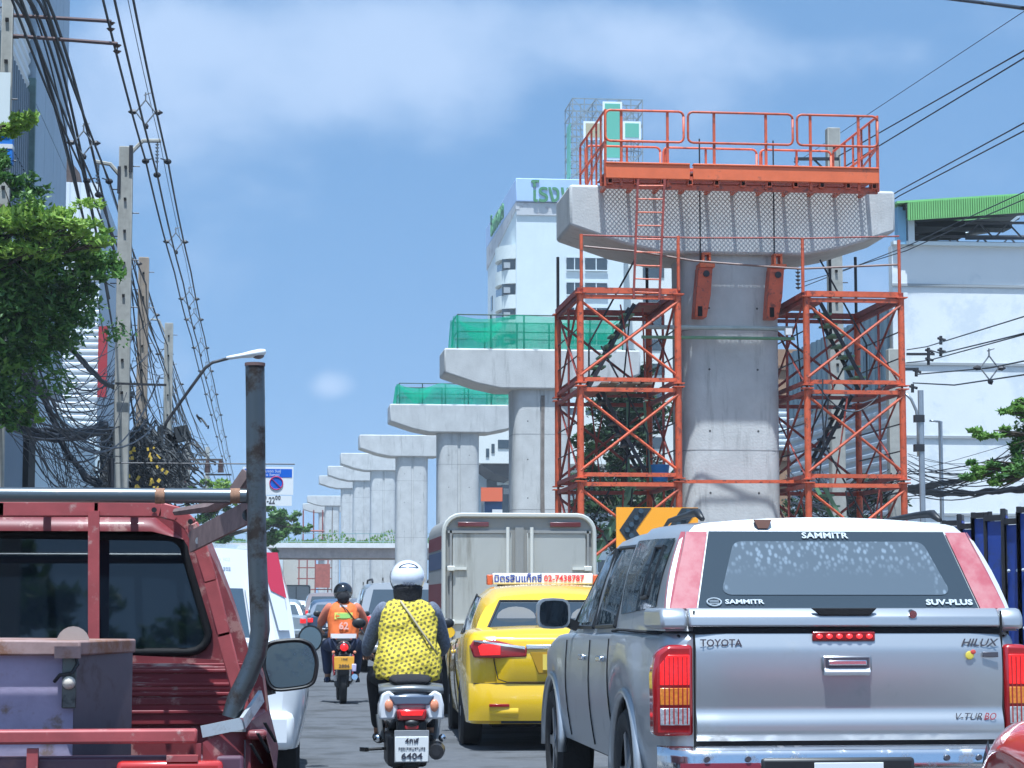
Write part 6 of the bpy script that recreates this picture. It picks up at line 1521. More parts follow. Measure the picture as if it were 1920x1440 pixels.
# ---- old red pickup with a pipe rack
def red_pickup():
    t = thing('pickup_truck', 'old scratched dark red pickup with a steel pipe rack over its bed', 'pickup truck', (-.80, 7, 0))
    rp = mat('old_red_paint', (.185, .028, .032), .5, coat=.12, var=.3, vscale=5, dirt=(.30, .15, .13), dscale=9, dlo=.53, dhi=.62)
    rw = mat('worn_red_bar', (.36, .07, .07), .5, var=.2, vscale=10, dirt=(.45, .30, .26), dscale=14, dlo=.55, dhi=.7)
    bedm = mat('bed_liner', (.055, .035, .045), .5, var=.2)
    B = lambda n, mb, m, **k: mb.build(n, m, t, world=True, **k)
    W = .86; cx = -.80
    # cab: back wall at Y 8.5, seen from behind
    Yc = 8.5; xr = lambda py: at(interp([(965, 350), (1000, 372), (1100, 398), (1200, 424), (1350, 462)], py), py, Yc).x - cx
    # lower body of cab and front
    lo = Shell([(1.45, .35, 1.09, .83, .80, 0), (1.6, .35, 1.09, .84, .81, 0), (2.9, .35, 1.09, .84, .80, 0), (3.9, .6, 1.02, .83, .76, 0), (4.5, .5, .88, .78, .68, 0)], r=.06, bulge=.03)
    lo.mesh(MB()).build('body', rp, t, smooth='auto')
    ca = Shell([(1.47, 1.0, 1.635, .80, .54, .03), (1.8, 1.0, 1.655, .79, .56, .02), (2.3, 1.0, 1.64, .78, .55, -.15), (2.95, 1.0, 1.58, .76, .50, -.5)], r=.10, crown=.02, bulge=.02)
    ca.mesh(MB()).build('cab', rp, t, smooth='auto')
    # rear window with thick seal
    q = [(-.62, 1.135), (.60, 1.135), (.51, 1.545), (-.54, 1.555)]
    def rr(q, y, rad, m=None):
        P = []
        for i, (x, z) in enumerate(q):
            a0 = [PI, 1.5 * PI, 0, .5 * PI][i]; sxn, szn = [(1, 1), (-1, 1), (-1, -1), (1, -1)][i]
            for k in range(5):
                a = a0 + k * PI / 8; P.append(V(x + sxn * rad + rad * math.cos(a), y, z + szn * rad + rad * math.sin(a)))
        return P
    gl = mat('red_cab_glass', (.006, .010, .016), .02, spec=.6)
    rk = lambda P: [V(p.x, p.y + .03 * (p.z - 1.0) / .635, p.z) for p in P]
    P = rk(rr(q, 1.464, .06)); MB().add(P, [tuple(reversed(range(len(P))))]).build('rear_window', gl, t)
    P = rk(rr([(-.63, 1.125), (.61, 1.125), (.52, 1.555), (-.55, 1.565)], 1.459, .07)); MB().tube(P + [P[0], P[1]], .016, 7).build('window_seal', mat('seal_rubber', (.008, .008, .009), .7, spec=.2), t, smooth=True)
    # pressed ribs under the window, scratched
    for z in (.93, .985, 1.045): MB().bb((-.7, 1.43, z), (.72, 1.448, z + .03)).build('pressed_rib', rw if z > .94 and z < 1 else rp, t, bevel=.006)
    sr = mat('scratched_red', (.20, .02, .026), .5, var=.2, vscale=6, dirt=(.42, .30, .27), dscale=26, dlo=.56, dhi=.62, streak='h')
    MB().bb((-.74, 1.432, .86), (.76, 1.449, 1.085)).build('lower_panel', sr, t, bevel=.004)
    for z in (.90, .965, 1.0, 1.05): MB().bb((-.72, 1.424, z), (.74, 1.433, z + .014)).build('pressed_rib', sr, t, bevel=.004)
    def lip(u, v):
        x = lerp(-.565, .515, u); a = v * PI / 2; e = min(1, min(u, 1 - u) * 9); return (x, 1.435 + .10 * (1 - math.cos(a)), 1.572 + (.068 * e + .0) * math.sin(a) - .03 * (1 - e))
    MB().grid(lip, frange(0, 1, 36), frange(0, 1, 8)).build('roof_lip', rp, t, smooth=True)
    P_ = [at(x, y, 8.42) for x, y in ((404, 1075), (424, 1150), (438, 1230), (443, 1300), (430, 1240), (414, 1160))]
    MB().add(P_, [(0, 1, 2, 3, 4, 5)]).build('pillar_groove', mat('groove_dark', (.04, .008, .01), .6), t, world=True)
    # roll bar behind the cab: flat strap arch
    A = [at(x, y, 8.25) for x, y in ((-260, 952), (0, 955), (180, 955), (300, 956), (335, 965), (358, 985), (372, 1012), (395, 1090), (420, 1190), (455, 1330), (462, 1400))]
    m = MB()
    for a, b in zip(A, A[1:]): m.bar(a - (b - a) * .04, b + (b - a) * .04, .05, .055)
    B('roll_bar', m, rw, bevel=.005)
    B('roll_bar_strut', MB().bar(at(176, 958, 8.22), at(176, 1215, 8.22), .04, .02), rw)
    for px in (53, 140, 225, 305): B('shadow_clip', MB().bb(at(px - 6, 972, 8.38), at(px + 6, 995, 8.45)), mat('dark_clip', (.05, .012, .015), .6)) if False else None
    for px in (250 + 39, 357): B('bolt', MB().tube([at(px, 956 if px < 300 else 978, 8.2), at(px, 956 if px < 300 else 978, 8.22)], .01, 8), black)
    # brown plate brace to rack post, with bolt
    B('brace_plate', MB().bar(at(358, 1016, 8.1), at(470, 958, 7.15), .012, .075), mat('plate_brown', (.20, .14, .13), .7, var=.3, vscale=20))
    B('brace_bolt', MB().tube([at(373, 1014, 7.95), at(373, 1014, 7.98)], .014, 8), steel)
    B('brace_wire', MB().tube([at(330, 960, 8.2), at(400, 950, 7.9), at(440, 930, 7.3), at(468, 905, 7.1)], [.014, .02, .018, .012], 6), mat('plate_brown', (.2, .14, .13)))
    B('corner_gusset', MB().bar(at(436, 925, 7.08), at(463, 885, 7.06), .02, .03), mat('plate_brown', (.2, .14, .13)))
    # pipe rack
    pipe = mat('rack_pipe', (.17, .19, .20), .28, metal=.8, dirt=(.16, .10, .07), dscale=9, dlo=.56, dhi=.74); pipe2 = mat('rack_pipe_dark', (.115, .125, .13), .28, metal=.75, dirt=(.05, .04, .035), dscale=7, dlo=.46, dhi=.62)
    post = [at(x, y, 7.02) for x, y in ((478, 684), (479, 760), (480, 900), (482, 1040), (486, 1130), (488, 1180), (482, 1225), (464, 1270), (444, 1310), (434, 1345))]
    B('rack_post', MB().tube(post, [.030] * 10, 16), pipe2, smooth='auto')
    B('post_rim', MB().tube([post[0] + V(0, 0, -.004), post[0] + V(0, 0, .006)], .032, 16), mat('rust_rim', (.15, .09, .08), .8))
    lp = [V(2 * cx - p.x, p.y, p.z) for p in post]; B('rack_post', MB().tube(lp, .030, 16), pipe2, smooth='auto')
    a, b = at(466, 930, 7.05), at(-900, 927, 7.05); B('rack_rail', MB().tube([a, V(2 * cx - a.x, a.y, a.z)], .0235, 14), pipe, smooth='auto')
    for px in (300, 441): B('rust_weld', MB().tube([at(px - 9, 930, 7.04), at(px + 9, 930, 7.04)], .0245, 14), mat('weld_rust', (.28, .15, .09), .85, var=.4, vscale=60), smooth='auto')
    for px in (58, 148, 233, 318): x_ = at(px, 940, 7.9).x; B('rack_bar', MB().bar((x_, 8.3, 1.695), (x_, 8.85, 1.70), .028, .015), pipe2)
    for x in (a.x, 2 * cx - a.x): B('rack_rail', MB().tube([(x, 7.05, a.z - .06), (x, 8.6, a.z - .02)], .02, 10), pipe2)
    # bracket at the post foot
    wm = mat('bracket_pale', (.55, .58, .60), .35, metal=.5, dirt=(.3, .28, .26), dscale=8)
    m = MB(); p0, p1, p2 = at(378, 1372, 6.98), at(455, 1356, 6.98), at(490, 1305, 7.1); m.bar(p0, p1, .012, .036); m.bar(p1 - V(0, 0, 0), p2, .012, .04); m.bb((p0.x, 7.0, p0.z - .002), (p1.x + .01, 7.09, p0.z + .012)); B('post_bracket', m, wm)
    # bed: side walls, tailgate, top bars
    yb0, yb1 = 7.0, 8.46; zt = at(0, 1372, 7.0).z
    for sg in (-1, 1):
        def bs(u, v):
            y = lerp(7.0, yb1, u); z = lerp(.42, zt - .015, v); wy = abs(y - 7.85)
            if wy < .42 and z < .33 + math.sqrt(.42 ** 2 - wy ** 2) + .0: z = .33 + math.sqrt(.42 ** 2 - wy ** 2)
            return (cx + sg * (.80 + .05 * math.sin(PI * v) + .02 * v), y, z)
        m = MB(); m.grid(bs, frange(0, 1, 30), frange(0, 1, 10)); B('bed_side', m, rp, smooth=True)
        m = MB(); m.bb((cx + sg * .76, 7.0, zt - .03), (cx + sg * .825, yb1, zt)); B('bed_rail', m, rp, bevel=.012)
        m = MB(); m.bb((cx + sg * .755, 7.0, .5), (cx + sg * .76, yb1, zt - .03)); B('bed_inner', m, bedm)
    B('bed_floor', MB().bb((cx - .75, 7.02, .5), (cx + .75, yb1, .56)), bedm)
    m = MB(); m.bb((cx - .82, 6.98, .5), (cx + .755, 7.04, zt - .075)); B('tailgate', m, mat('tailgate_plum', (.10, .045, .07), .4, coat=.3, dirt=(.2, .1, .1), dscale=5), bevel=.012)
    xe = at(370, 1380, 6.95).x
    B('tailgate_rail', MB().bb((cx - .82, 6.93, zt - .035), (xe, 6.99, zt + .008)), rw, bevel=.008)
    B('tailgate_post', MB().bb(tuple(at(368, 1395, 6.93)), tuple(at(377, 1440, 6.96))), rp)
    B('latch', MB().bb(tuple(at(50, 1404, 6.94)), tuple(at(72, 1450, 6.97))), rw)
    B('tail_light', MB().bb(tuple(at(218, 1428, 6.9)), tuple(at(418, 1500, 6.98))), mat('lens_red_old', (.42, .02, .015), .2, coat=1), bevel=.015)
    B('light_cap', MB().bb(tuple(at(312, 1417, 6.9)), tuple(at(372, 1426, 6.95))), rw)
    # right rear corner panel with short dark slots
    m = MB(); c = [at(x, y, Y_) for x, y, Y_ in ((380, 1392, 6.97), (470, 1352, 7.05), (505, 1330, 7.3), (522, 1400, 7.3), (515, 1480, 7.2), (470, 1520, 7.0), (380, 1520, 6.97))]; m.add(c, [tuple(reversed(range(7)))]); B('corner_panel', m, rp)
    for i in range(3): p = at(470 + i * 13, 1395 - i * 20, 6.95); B('slot', MB().bar(p, p + V(.035, .03, -.06), .012, .004), void)
    # mirror on the right door
    Ym = 9.7; C0 = [(497, 1205), (560, 1198), (585, 1208), (596, 1240), (590, 1278), (575, 1288), (518, 1295), (503, 1285), (492, 1250)]
    P = [at(x, y, Ym) for x, y in C0]
    for _ in range(2): P = [a_.lerp(b_, k_) for a_, b_ in zip(P, P[1:] + P[:1]) for k_ in (.2, .8)]
    m = MB(); m.loft([[p for p in P], [p + V(0, .07, 0) for p in P]]); o = B('mirror', m, black, bevel=.004)
    cc = sum(P, V(0, 0, 0)) / len(P); m = MB(); m.add([cc + (p - cc) * .9 + V(0, -.008, 0) for p in P], [tuple(range(len(P)))]); mg = B('mirror_glass', m, mat('mirror_glass_near', (.20, .26, .30), .06, metal=.9, dirt=(.2, .23, .25), dscale=6, dlo=.5, dhi=.8))
    m = MB(); m.tube(P + [P[0]], .009, 6); B('mirror_rim', m, black)
    B('mirror_arm', MB().bar(at(470, 1300, 9.75), at(512, 1290, 9.72), .05, .05), black)
    for x in (-.7, .7):
        for y in (.85, 3.55): wheel(t, x, y, .33, .2)
    MB().bb((-.6, .1, .3), (.6, 4.3, .5)).build('chassis', void, t)
    MB().bb((-.78, -.16, .38), (.78, -.05, .52)).build('bumper', steel_dark, t, bevel=.02)
    # toolbox in the bed: own thing
    b = thing('toolbox', 'lilac metal toolbox with a rusty lid and hasp in the red pickup bed', 'toolbox', (-.80, 7.3, .56))
    Q = lambda n, mb, m, **k: mb.build(n, m, b, world=True, **k)
    lil = mat('lilac_paint', (.34, .29, .40), .75, var=.22, vscale=5, dirt=(.22, .15, .12), dscale=7, dlo=.54, dhi=.66, bump=.3, bscale=9); dkb = mat('box_side_dark', (.13, .10, .12), .5, var=.25, dirt=(.06,.035,.03), dscale=6)
    rl = mat('rusty_lid', (.33, .22, .20), .7, var=.3, vscale=12, dirt=(.22, .10, .05), dscale=8, dlo=.45, dhi=.62)
    Yt = 7.25; xa = at(138, 1300, Yt).x; zt2 = at(0, 1222, Yt).z; x3 = at(247, 1300, 7.6).x
    m = MB(); m.prism([(-1.45, .56), (xa, .56), (xa, zt2), (-1.45, zt2)], Yt, 7.62, 'y'); Q('box_front', m, lil)
    m = MB(); m.add([(xa + .001, Yt - .002, .56), (x3, 7.62, .56), (x3, 7.62, zt2 + .0), (xa + .001, Yt - .002, zt2)], [(0, 1, 2, 3)]); Q('box_side', m, dkb)
    zl = at(0, 1197, Yt).z
    m = MB(); m.add([(-1.47, Yt - .03, zt2 - .01), (xa + .02, Yt - .03, zt2 - .012), (xa + .02, Yt - .03, zl - .008), (-1.47, Yt - .03, zl + .004), (-1.47, 7.66, zt2 - .01), (x3 + .01, 7.64, zt2 - .012), (x3 + .01, 7.64, zl - .008), (-1.47, 7.66, zl + .004)],
                    [(0, 1, 2, 3), (1, 5, 6, 2), (3, 2, 6, 7), (0, 4, 5, 1), (0, 3, 7, 4), (4, 7, 6, 5)]); Q('lid', m, rl, bevel=.006)
    Q('lid_flap', MB().bb(tuple(at(102, 1212, Yt - .06)), tuple(at(152, 1234, Yt - .035))), rl)
    Q('disc', MB().tube([at(137, 1205, 7.3), at(137, 1205, 7.315)], .052, 20), mat('disc_tan', (.40, .32, .28), .6, var=.2))
    m = MB(); m.bb(tuple(at(117, 1232, Yt - .03)), tuple(at(143, 1328, Yt - .018))); Q('hasp', m, mat('hasp_grey', (.13, .14, .13), .45, metal=.5, dirt=(.05, .05, .05), dscale=20), bevel=.004)
    Q('padlock', MB().sphere(at(129, 1280, Yt - .045), .021, 12, 8), mat('padlock_tan', (.62, .55, .45), .4), smooth=True)
    Q('shackle', MB().tube([at(102, 1278, Yt - .03), at(112, 1266, Yt - .05), at(135, 1262, Yt - .05), at(146, 1245, Yt - .04), at(142, 1228, Yt - .04)], .006, 6), black)
red_pickup()

# ---- red car nose at the lower right corner
def red_car():
    rd = mat('bright_red_paint', (.62, .05, .035), .15, coat=1)
    t = thing('red_car', 'glossy red car showing only its front corner at the lower right', 'car', (3.53, 8.74, 0), rz=PI)
    zt = [(0, .60), (.12, .69), (.3, .78), (.6, .86), (1.1, .93), (3.6, .96), (4.2, .9)]
    lo = Shell(lower(4.2, .22, zt, [(0, .70), (.3, .80), (.8, .86), (4.2, .84)], (.8, 3.3), .3, .36, rear=.22), r=.14, crown=.05, bulge=.03)
    lo.mesh(MB()).build('body', rd, t, smooth='auto')
    gh = Shell([(1.15, .9, 1.38, .74, .56, .75), (1.9, .92, 1.42, .75, .58, .3), (3.4, .94, 1.38, .72, .55, -.1)], r=.1, bulge=.03); gh.mesh(MB()).build('cabin', rd, t, smooth='auto')
    m = MB(); gh.epatch(m, [(-.86, .1), (.86, .1), (.86, .9), (-.86, .9)]); m.build('windscreen', glass_dark, t)
    for sg in (-1, 1):
        m = MB(); gh.patch(m, [(2.1, .15), (3.2, .15), (3.1, .85), (2.1, .85)], sg, .008); m.build('side_window', glass_dark, t)
        pts = [V(sg * (.52 + .17 * u), -.02 + .10 * u * u, .62) for u in frange(0, 1, 6)] + [V(sg * (.70 + .07 * u), .08 + .24 * u, .63 + .09 * u) for u in frange(.15, 1, 6)]
        m = MB(); m.loft([[p + V(0, -.012, 0) for p in pts] + [p + V(0, .05, .07) for p in reversed(pts)], [p + V(0, .06, -.03) for p in pts] + [p + V(0, .08, .02) for p in reversed(pts)]], cap=True); m.build('headlamp', mat('headlamp_glass', (.35, .38, .42), .08, coat=1, metal=.3), t, smooth='auto')
    for x in (-.74, .74):
        for y in (.8, 3.3): wheel(t, x, y, .3, .19)
    MB().bb((-.55, .15, .18), (.55, 4.0, .6)).build('underbody', void, t)
red_car()
# ------------------------------------------------------------------ motorcycles and riders
def skin_mesh(name, Vs, E, R, m, parent, sub=2):
    me = bpy.data.meshes.new(name); me.from_pydata([tuple(v) for v in Vs], E, []); o = bpy.data.objects.new(name, me); C.objects.link(o)
    md = o.modifiers.new('skin', 'SKIN'); md.use_smooth_shade = True; md.branch_smoothing = .6
    for i, r in enumerate(R):
        r = r if isinstance(r, tuple) else (r, r); me.skin_vertices[0].data[i].radius = r; me.skin_vertices[0].data[i].use_root = (i == 0)
    s = o.modifiers.new('sub', 'SUBSURF'); s.levels = sub; s.render_levels = sub
    bpy.context.view_layer.update()
    nm = bpy.data.meshes.new_from_object(o.evaluated_get(bpy.context.evaluated_depsgraph_get())); C.objects.unlink(o); bpy.data.objects.remove(o)
    nm.materials.clear(); nm.materials.append(m); nm.name = name; nm.polygons.foreach_set('use_smooth', [True] * len(nm.polygons))
    o = bpy.data.objects.new(name, nm); C.objects.link(o)
    if parent is not None: o.parent = parent
    return o
skinm = mat('skin', (.36, .19, .12), .55); blackcloth = mat('black_cloth', (.012, .012, .016), .9, bump=.3, bscale=60); navy = mat('navy_cloth', (.02, .03, .07), .9)
def rider(label, loc, rz, sl_mat, pants, elbow, hand, top_z, shirt, pose_y=.0, kind=0):
    """rear wheel contact is y = 0; everything in metres above the road"""
    t = thing('person', label, 'person', loc, rz)
    hz = .80; y = pose_y
    sh = 1.27; J = {}
    ex, ey, ez = elbow; hx, hy, hz_ = hand
    Vs = [(0, .40 + y, hz), (0, .40 + y, .96), (0, .44 + y, 1.12), (0, .47 + y, 1.24), (0, .49 + y, 1.34), (0, .51 + y, 1.40), (0, .53 + y, 1.47), (0, .53 + y, 1.54)]
    R = [(.15, .12), (.14, .10), (.15, .105), (.13, .095), .06, .055, (.085, .1), (.07, .08)]
    E = [(i, i + 1) for i in range(7)]
    # face: nose bridge
    Vs.append((0, .635 + y, 1.465)); R.append(.018); E.append((6, 8))
    for sg in (-1, 1):
        b = len(Vs); Vs += [(sg * .17, .47 + y, sh), (sg * ex, ey + y, ez), (sg * hx, hy + y, hz_), (sg * (hx - .01), hy + .06 + y, hz_ - .005)]; R += [.06, .044, .027, (.034, .022)]
        E += [(3, b), (b, b + 1), (b + 1, b + 2), (b + 2, b + 3)]
        for k in range(4):
            f = len(Vs); dx = -.027 + k * .018; Vs += [(sg * (hx - .01) + dx, hy + .105 + y, hz_ + .002), (sg * (hx - .01) + dx, hy + .125 + y, hz_ - .028 - .002 * k), (sg * (hx - .01) + dx, hy + .10 + y, hz_ - .05)]; R += [.009, .0085, .0075]; E += [(b + 3, f), (f, f + 1), (f + 1, f + 2)]
        f = len(Vs); Vs += [(sg * (hx - .05), hy + .05 + y, hz_ - .012), (sg * (hx - .06), hy + .085 + y, hz_ - .035)]; R += [.011, .009]; E += [(b + 2, f), (f, f + 1)]
        b = len(Vs); Vs += [(sg * .10, .40 + y, hz - .02), (sg * .21, .80 + y, .76), (sg * .19, .78 + y, .38), (sg * .19, .80 + y, .31), (sg * .20, .95 + y, .28)]; R += [.10, .068, .05, .042, .035]
        E += [(0, b), (b, b + 1), (b + 1, b + 2), (b + 2, b + 3), (b + 3, b + 4)]
    skin_mesh('body', Vs, E, R, skinm, t, 1)
    # trousers
    Vs = [(0, .40 + y, hz + .03)]; R = [(.15, .115)]; E = []
    for sg in (-1, 1):
        b = len(Vs); Vs += [(sg * .11, .40 + y, hz - .02), (sg * .215, .80 + y, .765), (sg * .20, .77 + y, .55), (sg * .19, .78 + y, .36)]; R += [.115, .09, .072, .06]; E += [(0, b), (b, b + 1), (b + 1, b + 2), (b + 2, b + 3)]
    skin_mesh('trousers', Vs, E, R, pants, t, 2)
    for sg in (-1, 1):
        m = MB(); m.loft([[(sg * .195 + .045 * math.cos(a) * k, .76 + y + d, .30 + .04 * math.sin(a) * k) for a in frange(0, 2 * PI * 9 / 10, 9)] for d, k in ((-.07, .6), (-.03, 1), (.1, 1), (.2, .9), (.26, .4))]); m.build('shoe', black if kind == 0 else navy, t, smooth='auto')
    # sleeves
    for sg in (-1, 1):
        Vs = [(sg * .13, .465 + y, sh + .01), (sg * .185, .47 + y, sh - .01), (sg * (ex * .62 + .19 * .38), ey * .6 + .47 * .4 + y, ez * .6 + sh * .4), (sg * ex, ey + y, ez), (sg * lerp(ex, hx, .5), lerp(ey, hy, .5) + y, lerp(ez, hz_, .5)), (sg * lerp(ex, hx, .93), lerp(ey, hy, .93) + y, lerp(ez, hz_, .93))]
        R = [.075, .078, .064, .056, .048, .036]
        if kind == 1: Vs, R = Vs[:4], [.075, .078, .068, .06]; 
        skin_mesh('sleeve', Vs, [(i, i + 1) for i in range(len(Vs) - 1)], R, sl_mat, t, 2)
    # upper garment as one loft with folds
    prof = []
    for p_, q_ in zip(shirt, shirt[1:]):
        prof += [tuple(lerp(a_, b_, k_) for a_, b_ in zip(p_, q_)) for k_ in (0, .33, .66)]
    prof.append(shirt[-1])
    rings = []
    for z, w, d, yc in prof:
        ring = []
        for k in range(48):
            a = 2 * PI * k / 48; ca, sa = math.cos(a), math.sin(a); s = 1 + .035 * math.sin(5 * a + z * 21) * max(0, (1.15 - z)) * 2 + .02 * math.sin(11 * a - z * 30) + .10 * noise.noise(V(ca * 2.2, sa * 2.2, z * 7)) + .05 * noise.noise(V(ca * 5, sa * 5, z * 16))
            ring.append((math.copysign(abs(ca) ** .85, ca) * w * s, yc + y + math.copysign(abs(sa) ** .85, sa) * d * s, z + .012 * math.sin(4 * a) * (z < .82)))
        rings.append(ring)
    return t, rings
def helmet(t, c, r, m, extra=None, k=1.0):
    o = MB()
    rings = []
    for j in range(15):
        ph = -.62 + (PI / 2 + .62) * j / 14; rr = r * math.cos(ph) * (1 - .05 * max(0, -math.sin(ph))); rings.append([V(c[0] + rr * math.cos(2 * PI * i / 28), c[1] + rr * 1.12 * math.sin(2 * PI * i / 28), c[2] + r * k * math.sin(ph)) for i in range(28)])
    h = o.loft(rings).build('helmet', m, t, smooth='auto')
    m2 = MB(); z = c[2] + r * k * math.sin(-.62); rr = r * math.cos(.62) * 1.0; m2.tube([(c[0] + rr * math.cos(a), c[1] + rr * 1.12 * math.sin(a), z) for a in frange(0, 2 * PI, 24)], .009, 6); m2.build('rim', black, h)
    m3 = MB(); m3.grid(lambda u, v: (c[0] + (r + .008) * math.cos(v) * math.cos(u), c[1] + (r + .008) * 1.12 * math.cos(v) * math.sin(u), c[2] + (r + .008) * k * math.sin(v)), frange(.35, PI - .35, 10), frange(-.55, .35, 5)); m3.build('visor', mat('visor_smoke', (.03, .03, .035), .08, coat=1), h, smooth=True)
    return h

# polka-dot blouse
def dot_mat():
    m = bpy.data.materials.new('dotted_yellow'); m.use_nodes = True; t = m.node_tree; L = t.links.new; b = t.nodes['Principled BSDF']; b.inputs['Roughness'].default_value = .85
    tc = N(t, 'ShaderNodeTexCoord'); nz = N(t, 'ShaderNodeTexNoise'); nz.inputs['Scale'].default_value = 9; nz.inputs['Detail'].default_value = 2; L(tc.outputs['Object'], nz.inputs['Vector'])
    ds = N(t, 'ShaderNodeVectorMath', operation='SCALE'); ds.inputs['Scale'].default_value = .045; L(nz.outputs['Color'], ds.inputs[0])
    ad = N(t, 'ShaderNodeVectorMath', operation='ADD'); L(tc.outputs['Object'], ad.inputs[0]); L(ds.outputs[0], ad.inputs[1])
    sp = N(t, 'ShaderNodeSeparateXYZ'); L(ad.outputs[0], sp.inputs[0])
    def M_(op, a, bb):
        n = N(t, 'ShaderNodeMath', operation=op)
        for i, v in enumerate((a, bb)):
            if isinstance(v, (int, float)): n.inputs[i].default_value = v
            else: L(v, n.inputs[i])
        return n.outputs[0]
    P = .040
    x = M_('ADD', sp.outputs['X'], M_('MULTIPLY', sp.outputs['Z'], .25)); z = M_('ADD', sp.outputs['Z'], M_('MULTIPLY', sp.outputs['X'], -.35))
    row = M_('FLOOR', M_('DIVIDE', z, P * .8), 0); off = M_('MULTIPLY', M_('MODULO', M_('ABSOLUTE', row, 0), 2), .5)
    fx = M_('SUBTRACT', M_('FRACT', M_('ADD', M_('DIVIDE', x, P), off), 0), .5); fz = M_('SUBTRACT', M_('FRACT', M_('DIVIDE', z, P * .8), 0), .5)
    d = M_('SQRT', M_('ADD', M_('MULTIPLY', fx, fx), M_('MULTIPLY', fz, fz)), 0); k = M_('LESS_THAN', d, .30)
    c = N(t, 'ShaderNodeMix', data_type='RGBA'); c.inputs['A'].default_value = (.66, .52, .05, 1); c.inputs['B'].default_value = (.17, .14, .04, 1); L(k, c.inputs['Factor']); L(c.outputs['Result'], b.inputs['Base Color'])
    n3 = N(t, 'ShaderNodeTexNoise'); n3.inputs['Scale'].default_value = 14; n3.inputs['Detail'].default_value = 3; L(tc.outputs['Object'], n3.inputs['Vector'])
    bp = N(t, 'ShaderNodeBump'); bp.inputs['Strength'].default_value = .9; bp.inputs['Distance'].default_value = .03; L(n3.outputs['Fac'], bp.inputs['Height']); L(bp.outputs[0], b.inputs['Normal'])
    return m
grey_sleeve = mat('grey_sleeve', (.15, .17, .22), .9, var=.5, vscale=60)
SX, SY = 1.095, 16.35
t, rings = rider('rider in a yellow dotted blouse and white helmet on the white scooter', (SX, SY, 0), 0, grey_sleeve, blackcloth, (.285, .62, 1.0), (.285, .88, .93), 1.62,
    [(.745, .19, .17, .40), (.76, .235, .20, .39), (.84, .245, .19, .39), (.95, .23, .165, .40), (1.05, .21, .14, .42), (1.15, .215, .135, .44), (1.25, .215, .125, .46), (1.31, .175, .10, .47), (1.345, .10, .075, .48), (1.37, .075, .06, .485)])
MB().loft(rings).build('blouse', dot_mat(), t, smooth=True)
h = helmet(t, (0, .50, 1.505), .132, mat('helmet_white', (.75, .76, .80), .2, coat=1), k=1.0)
m = MB(); m.tube([(.075 * math.sin(a) * 1.0, .50 - .132 * 1.13 * math.cos(a * .62) * .86, 1.505 + .055 + .045 * math.cos(a)) for a in frange(-1.35, 1.35, 12)], .005, 5); m.build('vent_line', mat('vent_grey', (.12, .13, .17), .5), h)
text('lettering', 'INDEX', mat('vent_grey', (.12, .13, .17)), .028, (0, .50 - .151, 1.455), h, extrude=.002, bold=.001)
# black scarf under the helmet
m = MB(); rg = []
for z, w, d in ((1.27, .06, .05), (1.30, .085, .06), (1.36, .105, .085), (1.41, .11, .1), (1.46, .105, .11)): rg.append([(w * math.cos(a), .475 + d * math.sin(a) - .035 * (z < 1.34), z) for a in [2 * PI * i / 18 for i in range(18)]])
m.loft(rg).build('scarf', blackcloth, t, smooth=True)
m = MB(); m.tube([(-.06, .375, 1.33), (0, .315, 1.24), (.08, .285, 1.12), (.15, .27, 1.02), (.21, .33, .93)], .009, 5); m.build('bag_strap', mat('strap_beige', (.42, .36, .22), .8), t, smooth=True)

